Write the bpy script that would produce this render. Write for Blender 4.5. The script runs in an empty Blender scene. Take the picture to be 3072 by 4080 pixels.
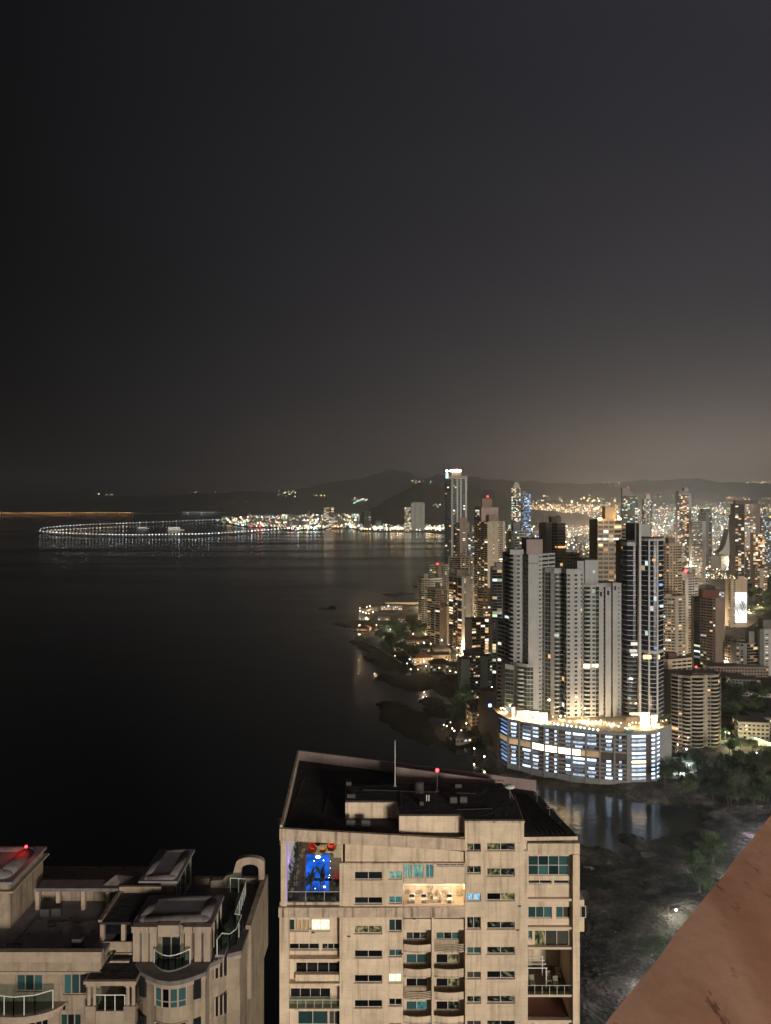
import bpy, math, random
import numpy as np
from mathutils import Vector, Matrix
R = random.Random(7)
sc = bpy.context.scene
# ------------------------------------------------------------------ camera
F, CX, HY, H = 3000.0, 1536.0, 1990.0, 185.0      # focal length and horizon of the photo, eye height (m)
def X(px, D): return (px - CX) * D / F
def Z(py, D): return H - (py - HY) * D / F
def G(px, py, z=0.0):
    D = (H - z) * F / (py - HY)
    return Vector((X(px, D), D, z))
cam_d = bpy.data.cameras.new('camera'); cam = bpy.data.objects.new('camera', cam_d)
sc.collection.objects.link(cam)
cam.location = (0, 0, H); cam.rotation_euler = (math.radians(90), 0, 0)
cam_d.sensor_fit = 'VERTICAL'; cam_d.sensor_height = 36.0; cam_d.lens = 36.0 * F / 4080.0
cam_d.shift_y = -(2040.0 - HY) / 4080.0
cam_d.clip_start = 0.1; cam_d.clip_end = 60000
sc.camera = cam
# ------------------------------------------------------------------ sky
SUN_EL, SUN_AZ = math.radians(5.0), math.radians(23)      # low glow of the city behind and to the right of the camera
w = bpy.data.worlds.new('World'); sc.world = w; w.use_nodes = True
nt = w.node_tree; nt.nodes.clear()
def N(t, **k):
    n = nt.nodes.new(t)
    for a, b in k.items(): setattr(n, a, b)
    return n
def lk(a, b): nt.links.new(a, b)
def mth(op, a, b=None, c=None, clamp=False):
    n = N('ShaderNodeMath', operation=op, use_clamp=clamp)
    for i, v in enumerate((a, b, c)):
        if v is None: continue
        if isinstance(v, (int, float)): n.inputs[i].default_value = v
        else: lk(v, n.inputs[i])
    return n.outputs[0]
def vscale(col, f):
    n = N('ShaderNodeVectorMath', operation='SCALE')
    if isinstance(col, tuple): n.inputs[0].default_value = col
    else: lk(col, n.inputs[0])
    if isinstance(f, (int, float)): n.inputs['Scale'].default_value = f
    else: lk(f, n.inputs['Scale'])
    return n.outputs[0]
def vadd(a, b):
    n = N('ShaderNodeVectorMath', operation='ADD'); lk(a, n.inputs[0]); lk(b, n.inputs[1]); return n.outputs[0]
tc = N('ShaderNodeTexCoord'); sep = N('ShaderNodeSeparateXYZ'); lk(tc.outputs['Generated'], sep.inputs[0])
zz = mth('MAXIMUM', sep.outputs['Z'], 0.0)
# azimuth weight: light pollution stands over the city (to the right of the view and behind), the open sea on the left is dark
azw = mth('MULTIPLY_ADD', sep.outputs['X'], 1.12, 0.50, clamp=True)
nz = N('ShaderNodeTexNoise'); nz.inputs['Scale'].default_value = 2.2; nz.inputs['Detail'].default_value = 5
mp = N('ShaderNodeMapping'); mp.inputs['Scale'].default_value = (1, 1, 3.2); lk(tc.outputs['Generated'], mp.inputs[0]); lk(mp.outputs[0], nz.inputs['Vector'])
cl = mth('MULTIPLY_ADD', nz.outputs[0], 0.55, 0.72)
hi = vscale((0.0102, 0.0096, 0.0128), mth('MULTIPLY_ADD', azw, 1.75, 0.22))
mid = vscale((0.0405, 0.0405, 0.042), mth('MULTIPLY', mth('POWER', 2.718, mth('MULTIPLY', zz, -3.6)), mth('MULTIPLY_ADD', azw, 1.0, 0.0)))
low = vscale((0.47, 0.345, 0.255), mth('MULTIPLY', mth('POWER', 2.718, mth('MULTIPLY', zz, -19.0)), mth('MULTIPLY', mth('POWER', azw, 2.4), 1.2)))
tot = vscale(vadd(vadd(hi, mid), low), cl)
sky = N('ShaderNodeTexSky', sky_type='NISHITA'); sky.sun_disc = False
sky.sun_elevation = SUN_EL; sky.sun_rotation = math.pi - SUN_AZ
bg1 = N('ShaderNodeBackground'); lk(tot, bg1.inputs[0]); bg1.inputs[1].default_value = 1.0
bg2 = N('ShaderNodeBackground'); lk(sky.outputs[0], bg2.inputs[0]); bg2.inputs[1].default_value = 0.00025
ad = N('ShaderNodeAddShader'); lk(bg1.outputs[0], ad.inputs[0]); lk(bg2.outputs[0], ad.inputs[1])
out = N('ShaderNodeOutputWorld'); lk(ad.outputs[0], out.inputs[0])
# ------------------------------------------------------------------ the low city glow as one sun lamp
sd = bpy.data.lights.new('sun', 'SUN'); sd.energy = 3.4; sd.angle = math.radians(11); sd.color = (1.0, 0.915, 0.80)
so = bpy.data.objects.new('sun', sd); sc.collection.objects.link(so)
_d = Vector((-math.sin(SUN_AZ) * math.cos(SUN_EL), math.cos(SUN_AZ) * math.cos(SUN_EL), -math.sin(SUN_EL)))
so.rotation_euler = _d.to_track_quat('-Z', 'Y').to_euler(); so.location = (40, -60, 230)
# ------------------------------------------------------------------ exposure and render
vs = sc.view_settings; vs.view_transform = 'Standard'; vs.look = 'None'; vs.exposure = 0.0; vs.gamma = 1.0; vs.use_curve_mapping = False
cy = sc.cycles
cy.use_denoising = True; cy.max_bounces = 5; cy.diffuse_bounces = 2; cy.glossy_bounces = 3; cy.transmission_bounces = 4; cy.volume_bounces = 0
cy.sample_clamp_indirect = 3.0; cy.caustics_reflective = False; cy.caustics_refractive = False
cy.use_adaptive_sampling = True; cy.adaptive_threshold = 0.015

# ================================================================== helpers
COL = sc.collection
MATS = {}
def _mat(name):
    m = bpy.data.materials.new(name); m.use_nodes = True; m.node_tree.nodes.clear(); MATS[name] = m
    t = m.node_tree; o = t.nodes.new('ShaderNodeOutputMaterial'); return m, t, o
def pbr(name, col, rough=0.75, nscale=0.3, namt=0.25, bump=0.0, bscale=4.0, spec=0.4, metal=0.0, streak=0.0, col2=None, coords='Object', island=0.0, joints=0.0):
    m, t, o = _mat(name); nn = t.nodes.new; L = t.links.new
    b = nn('ShaderNodeBsdfPrincipled'); L(b.outputs[0], o.inputs[0])
    b.inputs['Roughness'].default_value = rough; b.inputs['Specular IOR Level'].default_value = spec; b.inputs['Metallic'].default_value = metal
    c = nn('ShaderNodeTexCoord'); n = nn('ShaderNodeTexNoise'); n.inputs['Scale'].default_value = nscale; n.inputs['Detail'].default_value = 6; n.inputs['Roughness'].default_value = 0.65
    L(c.outputs[coords], n.inputs['Vector'])
    r = nn('ShaderNodeValToRGB'); r.color_ramp.elements[0].position = 0.32; r.color_ramp.elements[1].position = 0.68
    c2 = col2 or tuple(min(1, v * (1 + namt)) for v in col); c1 = tuple(v * (1 - namt) for v in col)
    r.color_ramp.elements[0].color = (*c1, 1); r.color_ramp.elements[1].color = (*c2, 1)
    L(n.outputs[0], r.inputs[0]); last = r.outputs[0]
    if streak:
        mpn = nn('ShaderNodeMapping'); mpn.inputs['Scale'].default_value = (1.6, 1.6, 0.10); L(c.outputs[coords], mpn.inputs[0])
        n2 = nn('ShaderNodeTexNoise'); n2.inputs['Scale'].default_value = 1.3; n2.inputs['Detail'].default_value = 5; L(mpn.outputs[0], n2.inputs['Vector'])
        r2 = nn('ShaderNodeValToRGB'); r2.color_ramp.elements[0].position = 0.50; r2.color_ramp.elements[1].position = 0.72
        r2.color_ramp.elements[0].color = (1, 1, 1, 1); k = 1 - streak; r2.color_ramp.elements[1].color = (k, k * .95, k * .9, 1)
        L(n2.outputs[0], r2.inputs[0])
        mx = nn('ShaderNodeMix'); mx.data_type = 'RGBA'; mx.blend_type = 'MULTIPLY'; mx.inputs[0].default_value = 1.0
        L(last, mx.inputs[6]); L(r2.outputs[0], mx.inputs[7]); last = mx.outputs[2]
    if joints:
        sz = nn('ShaderNodeSeparateXYZ'); L(c.outputs[coords], sz.inputs[0]); f1 = nn('ShaderNodeMath'); f1.operation = 'FRACT'; m1 = nn('ShaderNodeMath'); m1.operation = 'MULTIPLY'; m1.inputs[1].default_value = 1 / 1.0; L(sz.outputs['Z'], m1.inputs[0]); L(m1.outputs[0], f1.inputs[0])
        l1 = nn('ShaderNodeMath'); l1.operation = 'LESS_THAN'; l1.inputs[1].default_value = .05; L(f1.outputs[0], l1.inputs[0]); nj = nn('ShaderNodeTexNoise'); nj.inputs['Scale'].default_value = .9; L(c.outputs[coords], nj.inputs['Vector']); l2 = nn('ShaderNodeMath'); l2.operation = 'MULTIPLY'; L(l1.outputs[0], l2.inputs[0]); L(nj.outputs[0], l2.inputs[1])
        nl = nn('ShaderNodeTexNoise'); nl.inputs['Scale'].default_value = .11; nl.inputs['Detail'].default_value = 3; L(c.outputs[coords], nl.inputs['Vector']); ml = nn('ShaderNodeMath'); ml.operation = 'MULTIPLY_ADD'; ml.inputs[1].default_value = .5; ml.inputs[2].default_value = .76; L(nl.outputs[0], ml.inputs[0])
        k1 = nn('ShaderNodeMath'); k1.operation = 'MULTIPLY_ADD'; k1.inputs[1].default_value = -joints; L(l2.outputs[0], k1.inputs[0]); L(ml.outputs[0], k1.inputs[2]); sv = nn('ShaderNodeVectorMath'); sv.operation = 'SCALE'; L(last, sv.inputs[0]); L(k1.outputs[0], sv.inputs['Scale']); last = sv.outputs[0]
    if island:
        g = nn('ShaderNodeNewGeometry'); mm = nn('ShaderNodeMath'); mm.operation = 'MULTIPLY_ADD'; mm.inputs[1].default_value = island; mm.inputs[2].default_value = 1 - island / 2
        L(g.outputs['Random Per Island'], mm.inputs[0]); mv = nn('ShaderNodeVectorMath'); mv.operation = 'SCALE'; L(last, mv.inputs[0]); L(mm.outputs[0], mv.inputs['Scale']); last = mv.outputs[0]
    L(last, b.inputs['Base Color'])
    if bump:
        nb = nn('ShaderNodeTexNoise'); nb.inputs['Scale'].default_value = bscale; nb.inputs['Detail'].default_value = 5; L(c.outputs[coords], nb.inputs['Vector'])
        bp = nn('ShaderNodeBump'); bp.inputs['Strength'].default_value = bump; bp.inputs['Distance'].default_value = 1.0 / bscale; L(nb.outputs[0], bp.inputs['Height']); L(bp.outputs[0], b.inputs['Normal'])
    return m
def glass(name, col, rough=0.06, spec=0.5):
    m, t, o = _mat(name); b = t.nodes.new('ShaderNodeBsdfPrincipled'); t.links.new(b.outputs[0], o.inputs[0])
    b.inputs['Base Color'].default_value = (*col, 1); b.inputs['Roughness'].default_value = rough; b.inputs['Specular IOR Level'].default_value = spec
    oi = t.nodes.new('ShaderNodeObjectInfo'); g = t.nodes.new('ShaderNodeNewGeometry')
    a = t.nodes.new('ShaderNodeMath'); a.operation = 'ADD'; t.links.new(oi.outputs['Random'], a.inputs[0]); t.links.new(g.outputs['Random Per Island'], a.inputs[1])
    f = t.nodes.new('ShaderNodeMath'); f.operation = 'FRACT'; t.links.new(a.outputs[0], f.inputs[0])
    mm = t.nodes.new('ShaderNodeMath'); mm.operation = 'MULTIPLY_ADD'; mm.inputs[1].default_value = 1.3; mm.inputs[2].default_value = 0.35; t.links.new(f.outputs[0], mm.inputs[0])
    v = t.nodes.new('ShaderNodeVectorMath'); v.operation = 'SCALE'; v.inputs[0].default_value = col; t.links.new(mm.outputs[0], v.inputs['Scale']); t.links.new(v.outputs[0], b.inputs['Base Color'])
    return m
def emit(name, col, s, var=0.0, sample=False, noise=0.0, nscale=1.0):
    m, t, o = _mat(name); e = t.nodes.new('ShaderNodeEmission'); t.links.new(e.outputs[0], o.inputs[0])
    e.inputs[0].default_value = (*col, 1); e.inputs[1].default_value = s; last = None
    if var:
        oi = t.nodes.new('ShaderNodeObjectInfo'); g = t.nodes.new('ShaderNodeNewGeometry')
        a = t.nodes.new('ShaderNodeMath'); a.operation = 'ADD'; t.links.new(oi.outputs['Random'], a.inputs[0]); t.links.new(g.outputs['Random Per Island'], a.inputs[1])
        f = t.nodes.new('ShaderNodeMath'); f.operation = 'FRACT'; t.links.new(a.outputs[0], f.inputs[0])
        p = t.nodes.new('ShaderNodeMath'); p.operation = 'POWER'; p.inputs[1].default_value = 1.6; t.links.new(f.outputs[0], p.inputs[0])
        mm = t.nodes.new('ShaderNodeMath'); mm.operation = 'MULTIPLY_ADD'; mm.inputs[1].default_value = s * var * 2; mm.inputs[2].default_value = s * (1 - var); t.links.new(p.outputs[0], mm.inputs[0]); last = mm.outputs[0]
    if noise:
        c = t.nodes.new('ShaderNodeTexCoord'); n = t.nodes.new('ShaderNodeTexNoise'); n.inputs['Scale'].default_value = nscale; n.inputs['Detail'].default_value = 3; t.links.new(c.outputs['Object'], n.inputs['Vector'])
        q = t.nodes.new('ShaderNodeMapRange'); q.inputs[1].default_value = .35; q.inputs[2].default_value = .65; q.inputs[3].default_value = 1 - noise; q.inputs[4].default_value = 1 + noise; t.links.new(n.outputs[0], q.inputs[0])
        z = t.nodes.new('ShaderNodeMath'); z.operation = 'MULTIPLY'; t.links.new(q.outputs[0], z.inputs[0])
        if last is None: z.inputs[1].default_value = s
        else: t.links.new(last, z.inputs[1])
        last = z.outputs[0]
    if last is not None: t.links.new(last, e.inputs[1])
    m.cycles.emission_sampling = 'FRONT' if sample else 'NONE'
    return m

class MB:
    def __init__(s): s.v = []; s.f = []; s.m = []
    def add(s, vs, fs, m=0):
        o = len(s.v); s.v.extend(vs)
        for f in fs: s.f.append(tuple(o + i for i in f)); s.m.append(m)
    BF = [(0, 3, 2, 1), (4, 5, 6, 7), (0, 1, 5, 4), (1, 2, 6, 5), (2, 3, 7, 6), (3, 0, 4, 7)]
    def box(s, x0, x1, y0, y1, z0, z1, m=0):
        s.add([(x0, y0, z0), (x1, y0, z0), (x1, y1, z0), (x0, y1, z0), (x0, y0, z1), (x1, y0, z1), (x1, y1, z1), (x0, y1, z1)], s.BF, m)
    def obox(s, A, u, n, a0, a1, d0, d1, z0, z1, m=0):       # box along u, standing out along n
        def p(a, d, z): return (A[0] + u[0] * a + n[0] * d, A[1] + u[1] * a + n[1] * d, z)
        s.add([p(a0, d1, z0), p(a1, d1, z0), p(a1, d0, z0), p(a0, d0, z0), p(a0, d1, z1), p(a1, d1, z1), p(a1, d0, z1), p(a0, d0, z1)], s.BF, m)
    def prism(s, poly, z0, z1, ms=0, mt=None, zt=None):
        n = len(poly); mt = ms if mt is None else mt
        a = sum(poly[i][0] * poly[(i + 1) % n][1] - poly[(i + 1) % n][0] * poly[i][1] for i in range(n))
        if a < 0: poly = poly[::-1]; zt = zt[::-1] if zt else None
        vb = [(p[0], p[1], z0) for p in poly]; vt = [(p[0], p[1], zt[i] if zt else z1) for i, p in enumerate(poly)]
        s.add(vb + vt, [(i, (i + 1) % n, n + (i + 1) % n, n + i) for i in range(n)], ms)
        s.add(vt, [tuple(range(n))], mt); s.add(vb, [tuple(range(n))[::-1]], ms)
    def tube(s, p, q, r, r2=None, seg=6, m=0):
        p = Vector(p); q = Vector(q); d = (q - p); r2 = r if r2 is None else r2
        if d.length < 1e-6: return
        a = d.orthogonal().normalized(); b = d.normalized().cross(a); vs = []
        for i in range(seg):
            t = 2 * math.pi * i / seg; o = a * math.cos(t) + b * math.sin(t); vs.append(tuple(p + o * r)); vs.append(tuple(q + o * r2))
        s.add(vs, [(2 * i, 2 * ((i + 1) % seg), 2 * ((i + 1) % seg) + 1, 2 * i + 1) for i in range(seg)] + [tuple(2 * i for i in range(seg))[::-1], tuple(2 * i + 1 for i in range(seg))], m)
    def octa(s, c, r, m=0):
        x, y, z = c
        s.add([(x + r, y, z), (x, y + r, z), (x - r, y, z), (x, y - r, z), (x, y, z + r), (x, y, z - r)], [(0, 1, 4), (1, 2, 4), (2, 3, 4), (3, 0, 4), (1, 0, 5), (2, 1, 5), (3, 2, 5), (0, 3, 5)], m)
    def ball(s, c, r, m=0, seg=8, rings=5, sq=(1, 1, 1)):
        vs = [(c[0], c[1], c[2] + r * sq[2])]
        for i in range(1, rings):
            ph = math.pi * i / rings
            for j in range(seg):
                t = 2 * math.pi * j / seg; vs.append((c[0] + r * sq[0] * math.sin(ph) * math.cos(t), c[1] + r * sq[1] * math.sin(ph) * math.sin(t), c[2] + r * sq[2] * math.cos(ph)))
        vs.append((c[0], c[1], c[2] - r * sq[2])); fs = []
        for j in range(seg): fs.append((0, 1 + j, 1 + (j + 1) % seg))
        for i in range(rings - 2):
            for j in range(seg):
                a = 1 + i * seg + j; b = 1 + i * seg + (j + 1) % seg; fs.append((a, a + seg, b + seg, b))
        e = len(vs) - 1; k = 1 + (rings - 2) * seg
        for j in range(seg): fs.append((k + j, e, k + (j + 1) % seg))
        s.add(vs, fs, m)
    def mesh(s, name, mats):
        me = bpy.data.meshes.new(name); me.from_pydata([tuple(v) for v in s.v], [], s.f)
        for m in mats: me.materials.append(MATS[m] if isinstance(m, str) else m)
        if len(mats) > 1: me.polygons.foreach_set('material_index', s.m)
        me.update(); return me
    def build(s, name, mats, parent=None, smooth=False, **k):
        if not s.v: return None
        if parent is not None:
            o = parent_origin(parent)
            if o.length: s.v = [(a[0] - o.x, a[1] - o.y, a[2] - o.z) for a in s.v]
        me = s.mesh(name, mats if isinstance(mats, (list, tuple)) else [mats])
        if smooth: me.polygons.foreach_set('use_smooth', [True] * len(me.polygons))
        return obj(name, me, parent, **k)
ORG = {}
def parent_origin(p): return ORG.get(p.name, Vector((0, 0, 0)))
def tag(o, label=None, cat=None, group=None, kind=None):
    if label: o['label'] = label
    if cat: o['category'] = cat
    if group: o['group'] = group
    if kind: o['kind'] = kind
    return o
def obj(name, me, parent=None, loc=None, label=None, cat=None, group=None, kind=None):
    o = bpy.data.objects.new(name, me); COL.objects.link(o)
    if parent is not None:
        o.parent = parent; ORG[o.name] = parent_origin(parent)
    if loc is not None: o.location = loc
    return tag(o, label, cat, group, kind)
def thing(name, label, cat, loc, group=None):
    o = bpy.data.objects.new(name, None); COL.objects.link(o); o.location = loc; o.empty_display_size = 1
    ORG[o.name] = Vector(loc); return tag(o, label, cat, group)
UNIT = {}
def unit(mat):
    if mat not in UNIT:
        b = MB(); b.box(-.5, .5, -.5, .5, -.5, .5); UNIT[mat] = b.mesh('unit_' + mat, [mat])
    return UNIT[mat]
def piece(name, mat, parent, c, size, rz=0.0, label=None):      # one small box-shaped piece sharing its mesh
    o = bpy.data.objects.new(name, unit(mat)); COL.objects.link(o); o.parent = parent
    p = parent_origin(parent); o.location = (c[0] - p.x, c[1] - p.y, c[2] - p.z); o.scale = size; o.rotation_euler = (0, 0, rz)
    ORG[o.name] = p
    if label: o['label'] = label
    return o
def lamp(parent, loc, power, col, r=0.4, name='lamp_light'):
    l = bpy.data.lights.new(name, 'POINT'); l.energy = power; l.color = col; l.shadow_soft_size = r
    o = bpy.data.objects.new(name, l); COL.objects.link(o)
    if parent is not None: o.parent = parent; p = parent_origin(parent); o.location = (loc[0] - p.x, loc[1] - p.y, loc[2] - p.z)
    else: o.location = loc
    return o
# value noise for terrain
_rng = np.random.RandomState(3); _tab = _rng.rand(256, 256)
def vnoise(x, y):
    x = np.asarray(x, float); y = np.asarray(y, float); xi = np.floor(x).astype(int); yi = np.floor(y).astype(int); fx = x - xi; fy = y - yi
    fx = fx * fx * (3 - 2 * fx); fy = fy * fy * (3 - 2 * fy); g = lambda a, b: _tab[a % 256, b % 256]
    return (g(xi, yi) * (1 - fx) + g(xi + 1, yi) * fx) * (1 - fy) + (g(xi, yi + 1) * (1 - fx) + g(xi + 1, yi + 1) * fx) * fy
def fbm(x, y, o=4):
    s = 0; a = 0.5; t = 0
    for i in range(o): s = s + a * vnoise(x * 2 ** i + 17 * i, y * 2 ** i + 5 * i); t += a; a *= 0.5
    return s / t

# ================================================================== materials
pbr('cream', (0.60, 0.475, 0.34), 0.85, 0.45, 0.16, bump=0.15, bscale=2.5, streak=0.34, joints=0.28)
pbr('cream_clean', (0.57, 0.45, 0.34), 0.85, 0.5, 0.08)
pbr('cream_soiled', (0.47, 0.365, 0.27), 0.9, 0.8, 0.22, streak=0.75)
pbr('tan_render', (0.27, 0.21, 0.15), 0.85, 0.5, 0.22, bump=0.15, bscale=2.0, streak=0.5, joints=0.3)
pbr('tan_trim', (0.33, 0.258, 0.197), 0.8, 0.8, 0.15, streak=0.25)
pbr('roof_felt', (0.030, 0.025, 0.025), 0.9, 0.35, 0.5, bump=0.3, bscale=1.5)
pbr('terrace_grey', (0.20, 0.18, 0.185), 0.9, 0.5, 0.2)
pbr('bullnose', (0.15, 0.13, 0.125), 0.85, 0.7, 0.3, streak=0.2)
def ledge_material():
    m, t, o = _mat('terracotta_paint'); nn = t.nodes.new; L = t.links.new; b = nn('ShaderNodeBsdfPrincipled'); L(b.outputs[0], o.inputs[0]); b.inputs['Roughness'].default_value = .8
    c = nn('ShaderNodeTexCoord')
    def nz(sc, mpg, det=4, ro=.55):
        mp_ = nn('ShaderNodeMapping'); mp_.inputs['Scale'].default_value = mpg; L(c.outputs['Object'], mp_.inputs[0]); n = nn('ShaderNodeTexNoise'); n.inputs['Scale'].default_value = sc; n.inputs['Detail'].default_value = det; n.inputs['Roughness'].default_value = ro; L(mp_.outputs[0], n.inputs['Vector']); return n.outputs[0]
    def ramp(f, st):
        r = nn('ShaderNodeValToRGB'); e = r.color_ramp.elements; e[0].position, e[0].color = st[0][0], (*st[0][1], 1); e[1].position, e[1].color = st[-1][0], (*st[-1][1], 1)
        for p_, cc in st[1:-1]: k = e.new(p_); k.color = (*cc, 1)
        L(f, r.inputs[0]); return r.outputs[0]
    def mul(a, d):
        x = nn('ShaderNodeMix'); x.data_type = 'RGBA'; x.blend_type = 'MULTIPLY'; x.inputs[0].default_value = 1; L(a, x.inputs[6]); L(d, x.inputs[7]); return x.outputs[2]
    base = ramp(nz(1.1, (2.0, .55, 1), 2), [(.38, (.52, .245, .15)), (.47, (.57, .28, .175)), (.54, (.70, .385, .255)), (.66, (.74, .42, .285))])
    fine = ramp(nz(22, (1, 1, 1), 6, .7), [(.3, (.87, .86, .85)), (.7, (1.06, 1.06, 1.06))])
    spots = ramp(nz(9, (1.6, .7, 1), 5, .7), [(.31, (.4, .34, .31)), (.38, (1, 1, 1)), (.8, (1, 1, 1))])
    run = ramp(nz(5, (2.5, .25, 1), 5, .6), [(.26, (.75, .72, .7)), (.36, (1, 1, 1)), (.9, (1, 1, 1))])
    L(mul(mul(mul(base, fine), spots), run), b.inputs['Base Color'])
    bp = nn('ShaderNodeBump'); bp.inputs['Strength'].default_value = .12; bp.inputs['Distance'].default_value = .006; L(nz(30, (1, 1, 1), 6, .7), bp.inputs['Height']); L(bp.outputs[0], b.inputs['Normal'])
ledge_material()
pbr('alu', (0.55, 0.50, 0.44), 0.45, 2, 0.08, metal=0.0)
pbr('alu_dark', (0.06, 0.06, 0.06), 0.5, 2, 0.1)
pbr('slab_white', (0.34, 0.34, 0.335), 0.8, 0.3, 0.12)
pbr('tower_white', (0.27, 0.272, 0.268), 0.85, 0.08, 0.12, streak=0.10)
pbr('tower_grey', (0.15, 0.15, 0.145), 0.85, 0.08, 0.15, streak=0.1)
pbr('tower_light', (0.36, 0.34, 0.30), 0.85, 0.08, 0.1, streak=0.1); pbr('tower_cream', (0.42, 0.335, 0.245), 0.85, 0.08, 0.12, streak=0.12); pbr('tower_beige', (0.27, 0.235, 0.18), 0.85, 0.08, 0.14, streak=0.15)
pbr('tower_sand', (0.30, 0.235, 0.165), 0.85, 0.08, 0.14, streak=0.15)
pbr('tower_brown', (0.16, 0.12, 0.095), 0.85, 0.08, 0.15, streak=0.15)
pbr('tower_pink', (0.25, 0.19, 0.175), 0.85, 0.08, 0.15, streak=0.15)
pbr('tower_dark', (0.045, 0.042, 0.04), 0.7, 0.08, 0.2)
pbr('tower_pale', (0.31, 0.32, 0.29), 0.85, 0.08, 0.1)
pbr('garage_frame', (0.17, 0.165, 0.16), 0.85, 0.2, 0.15, streak=0.15)
pbr('garage_brick', (0.055, 0.038, 0.032), 0.9, 0.4, 0.2)
pbr('red_roof', (0.10, 0.035, 0.025), 0.85, 0.5, 0.3, bump=0.3, bscale=3)
pbr('grey_roof', (0.09, 0.085, 0.08), 0.85, 0.2, 0.3)
pbr('foliage', (0.05, 0.085, 0.025), 0.7, 0.4, 0.4, island=1.0)
pbr('foliage_dark', (0.03, 0.046, 0.018), 0.7, 0.4, 0.4, island=1.0)
pbr('bark', (0.06, 0.045, 0.03), 0.9, 2, 0.3)
pbr('asphalt', (0.06, 0.057, 0.05), 0.85, 0.1, 0.25)
pbr('paving', (0.22, 0.19, 0.14), 0.85, 0.15, 0.25)
pbr('lawn', (0.05, 0.065, 0.02), 0.9, 0.3, 0.4)
pbr('rock', (0.045, 0.038, 0.034), 0.9, 0.3, 0.5, bump=0.6, bscale=1.0, island=0.8)
pbr('hill_near', (0.018, 0.022, 0.016), 0.95, 0.004, 0.35, bump=0.6, bscale=0.03)
pbr('hill_far', (0.03, 0.032, 0.028), 0.95, 0.002, 0.3, bump=0.4, bscale=0.01)
pbr('steel', (0.3, 0.3, 0.3), 0.4, 2, 0.1, metal=0.6)
pbr('white_paint', (0.7, 0.68, 0.64), 0.5, 2, 0.05)
pbr('dark_cushion', (0.02, 0.018, 0.018), 0.9, 3, 0.2)
pbr('red_cloth', (0.55, 0.06, 0.03), 0.9, 3, 0.15)
pbr('orange_cloth', (0.6, 0.22, 0.05), 0.9, 3, 0.15)
pbr('stone_tile', (0.30, 0.30, 0.24), 0.6, 1.2, 0.15)
pbr('deck_wood', (0.10, 0.075, 0.065), 0.7, 1.5, 0.25)
pbr('terracotta_tile', (0.14, 0.05, 0.035), 0.7, 2.0, 0.2)
pbr('sand_wet', (0.10, 0.085, 0.07), 0.6, 0.1, 0.3)
glass('pane_dark', (0.010, 0.011, 0.013)); glass('pane_teal', (0.030, 0.075, 0.075), 0.08); glass('pane_navy', (0.008, 0.011, 0.022)); glass('pane_green', (0.022, 0.034, 0.028), 0.08)
glass('pane_greyed', (0.05, 0.047, 0.04), 0.1)
emit('lit_warm', (1.0, 0.72, 0.40), 1.0, 0.75); emit('lit_orange', (1.0, 0.50, 0.20), 0.95, 0.75); emit('lit_cool', (0.70, 0.95, 1.0), 1.0, 0.75)
emit('lit_green', (0.80, 1.0, 0.66), 0.95, 0.7); emit('lit_blue', (0.30, 0.52, 1.0), 0.9, 0.6); emit('lit_white', (1.0, 0.93, 0.78), 1.5, 0.6)
emit('glow_white', (1.0, 0.95, 0.85), 14, 0.6, True); emit('glow_warm', (1.0, 0.74, 0.42), 12, 0.6, True); emit('glow_cool', (0.75, 0.92, 1.0), 12, 0.6, True)
emit('glow_viaduct', (1.0, 0.95, 0.88), 5.5, 0.6, True); emit('glow_red', (1.0, 0.03, 0.04), 12, 0.2, False); emit('glow_orange', (1.0, 0.45, 0.12), 10, 0.6); emit('glow_green', (0.15, 1.0, 0.45), 6, 0.5); emit('glow_blue', (0.2, 0.4, 1.0), 6, 0.5)
for _n, _c, _s in (('pt_white', (1, .94, .82), 4.5), ('pt_warm', (1, .74, .38), 4.0), ('pt_orange', (1, .46, .14), 3.4), ('pt_cool', (.62, .92, 1), 3.6), ('pt_green', (.35, 1, .5), 2.6), ('pt_blue', (.2, .38, 1), 2.8), ('pt_red', (1, .06, .06), 3.2)):
    emit(_n, _c, _s, 0.8)
PTS = ['pt_white', 'pt_warm', 'pt_orange', 'pt_cool', 'pt_green', 'pt_blue', 'pt_red']
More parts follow.
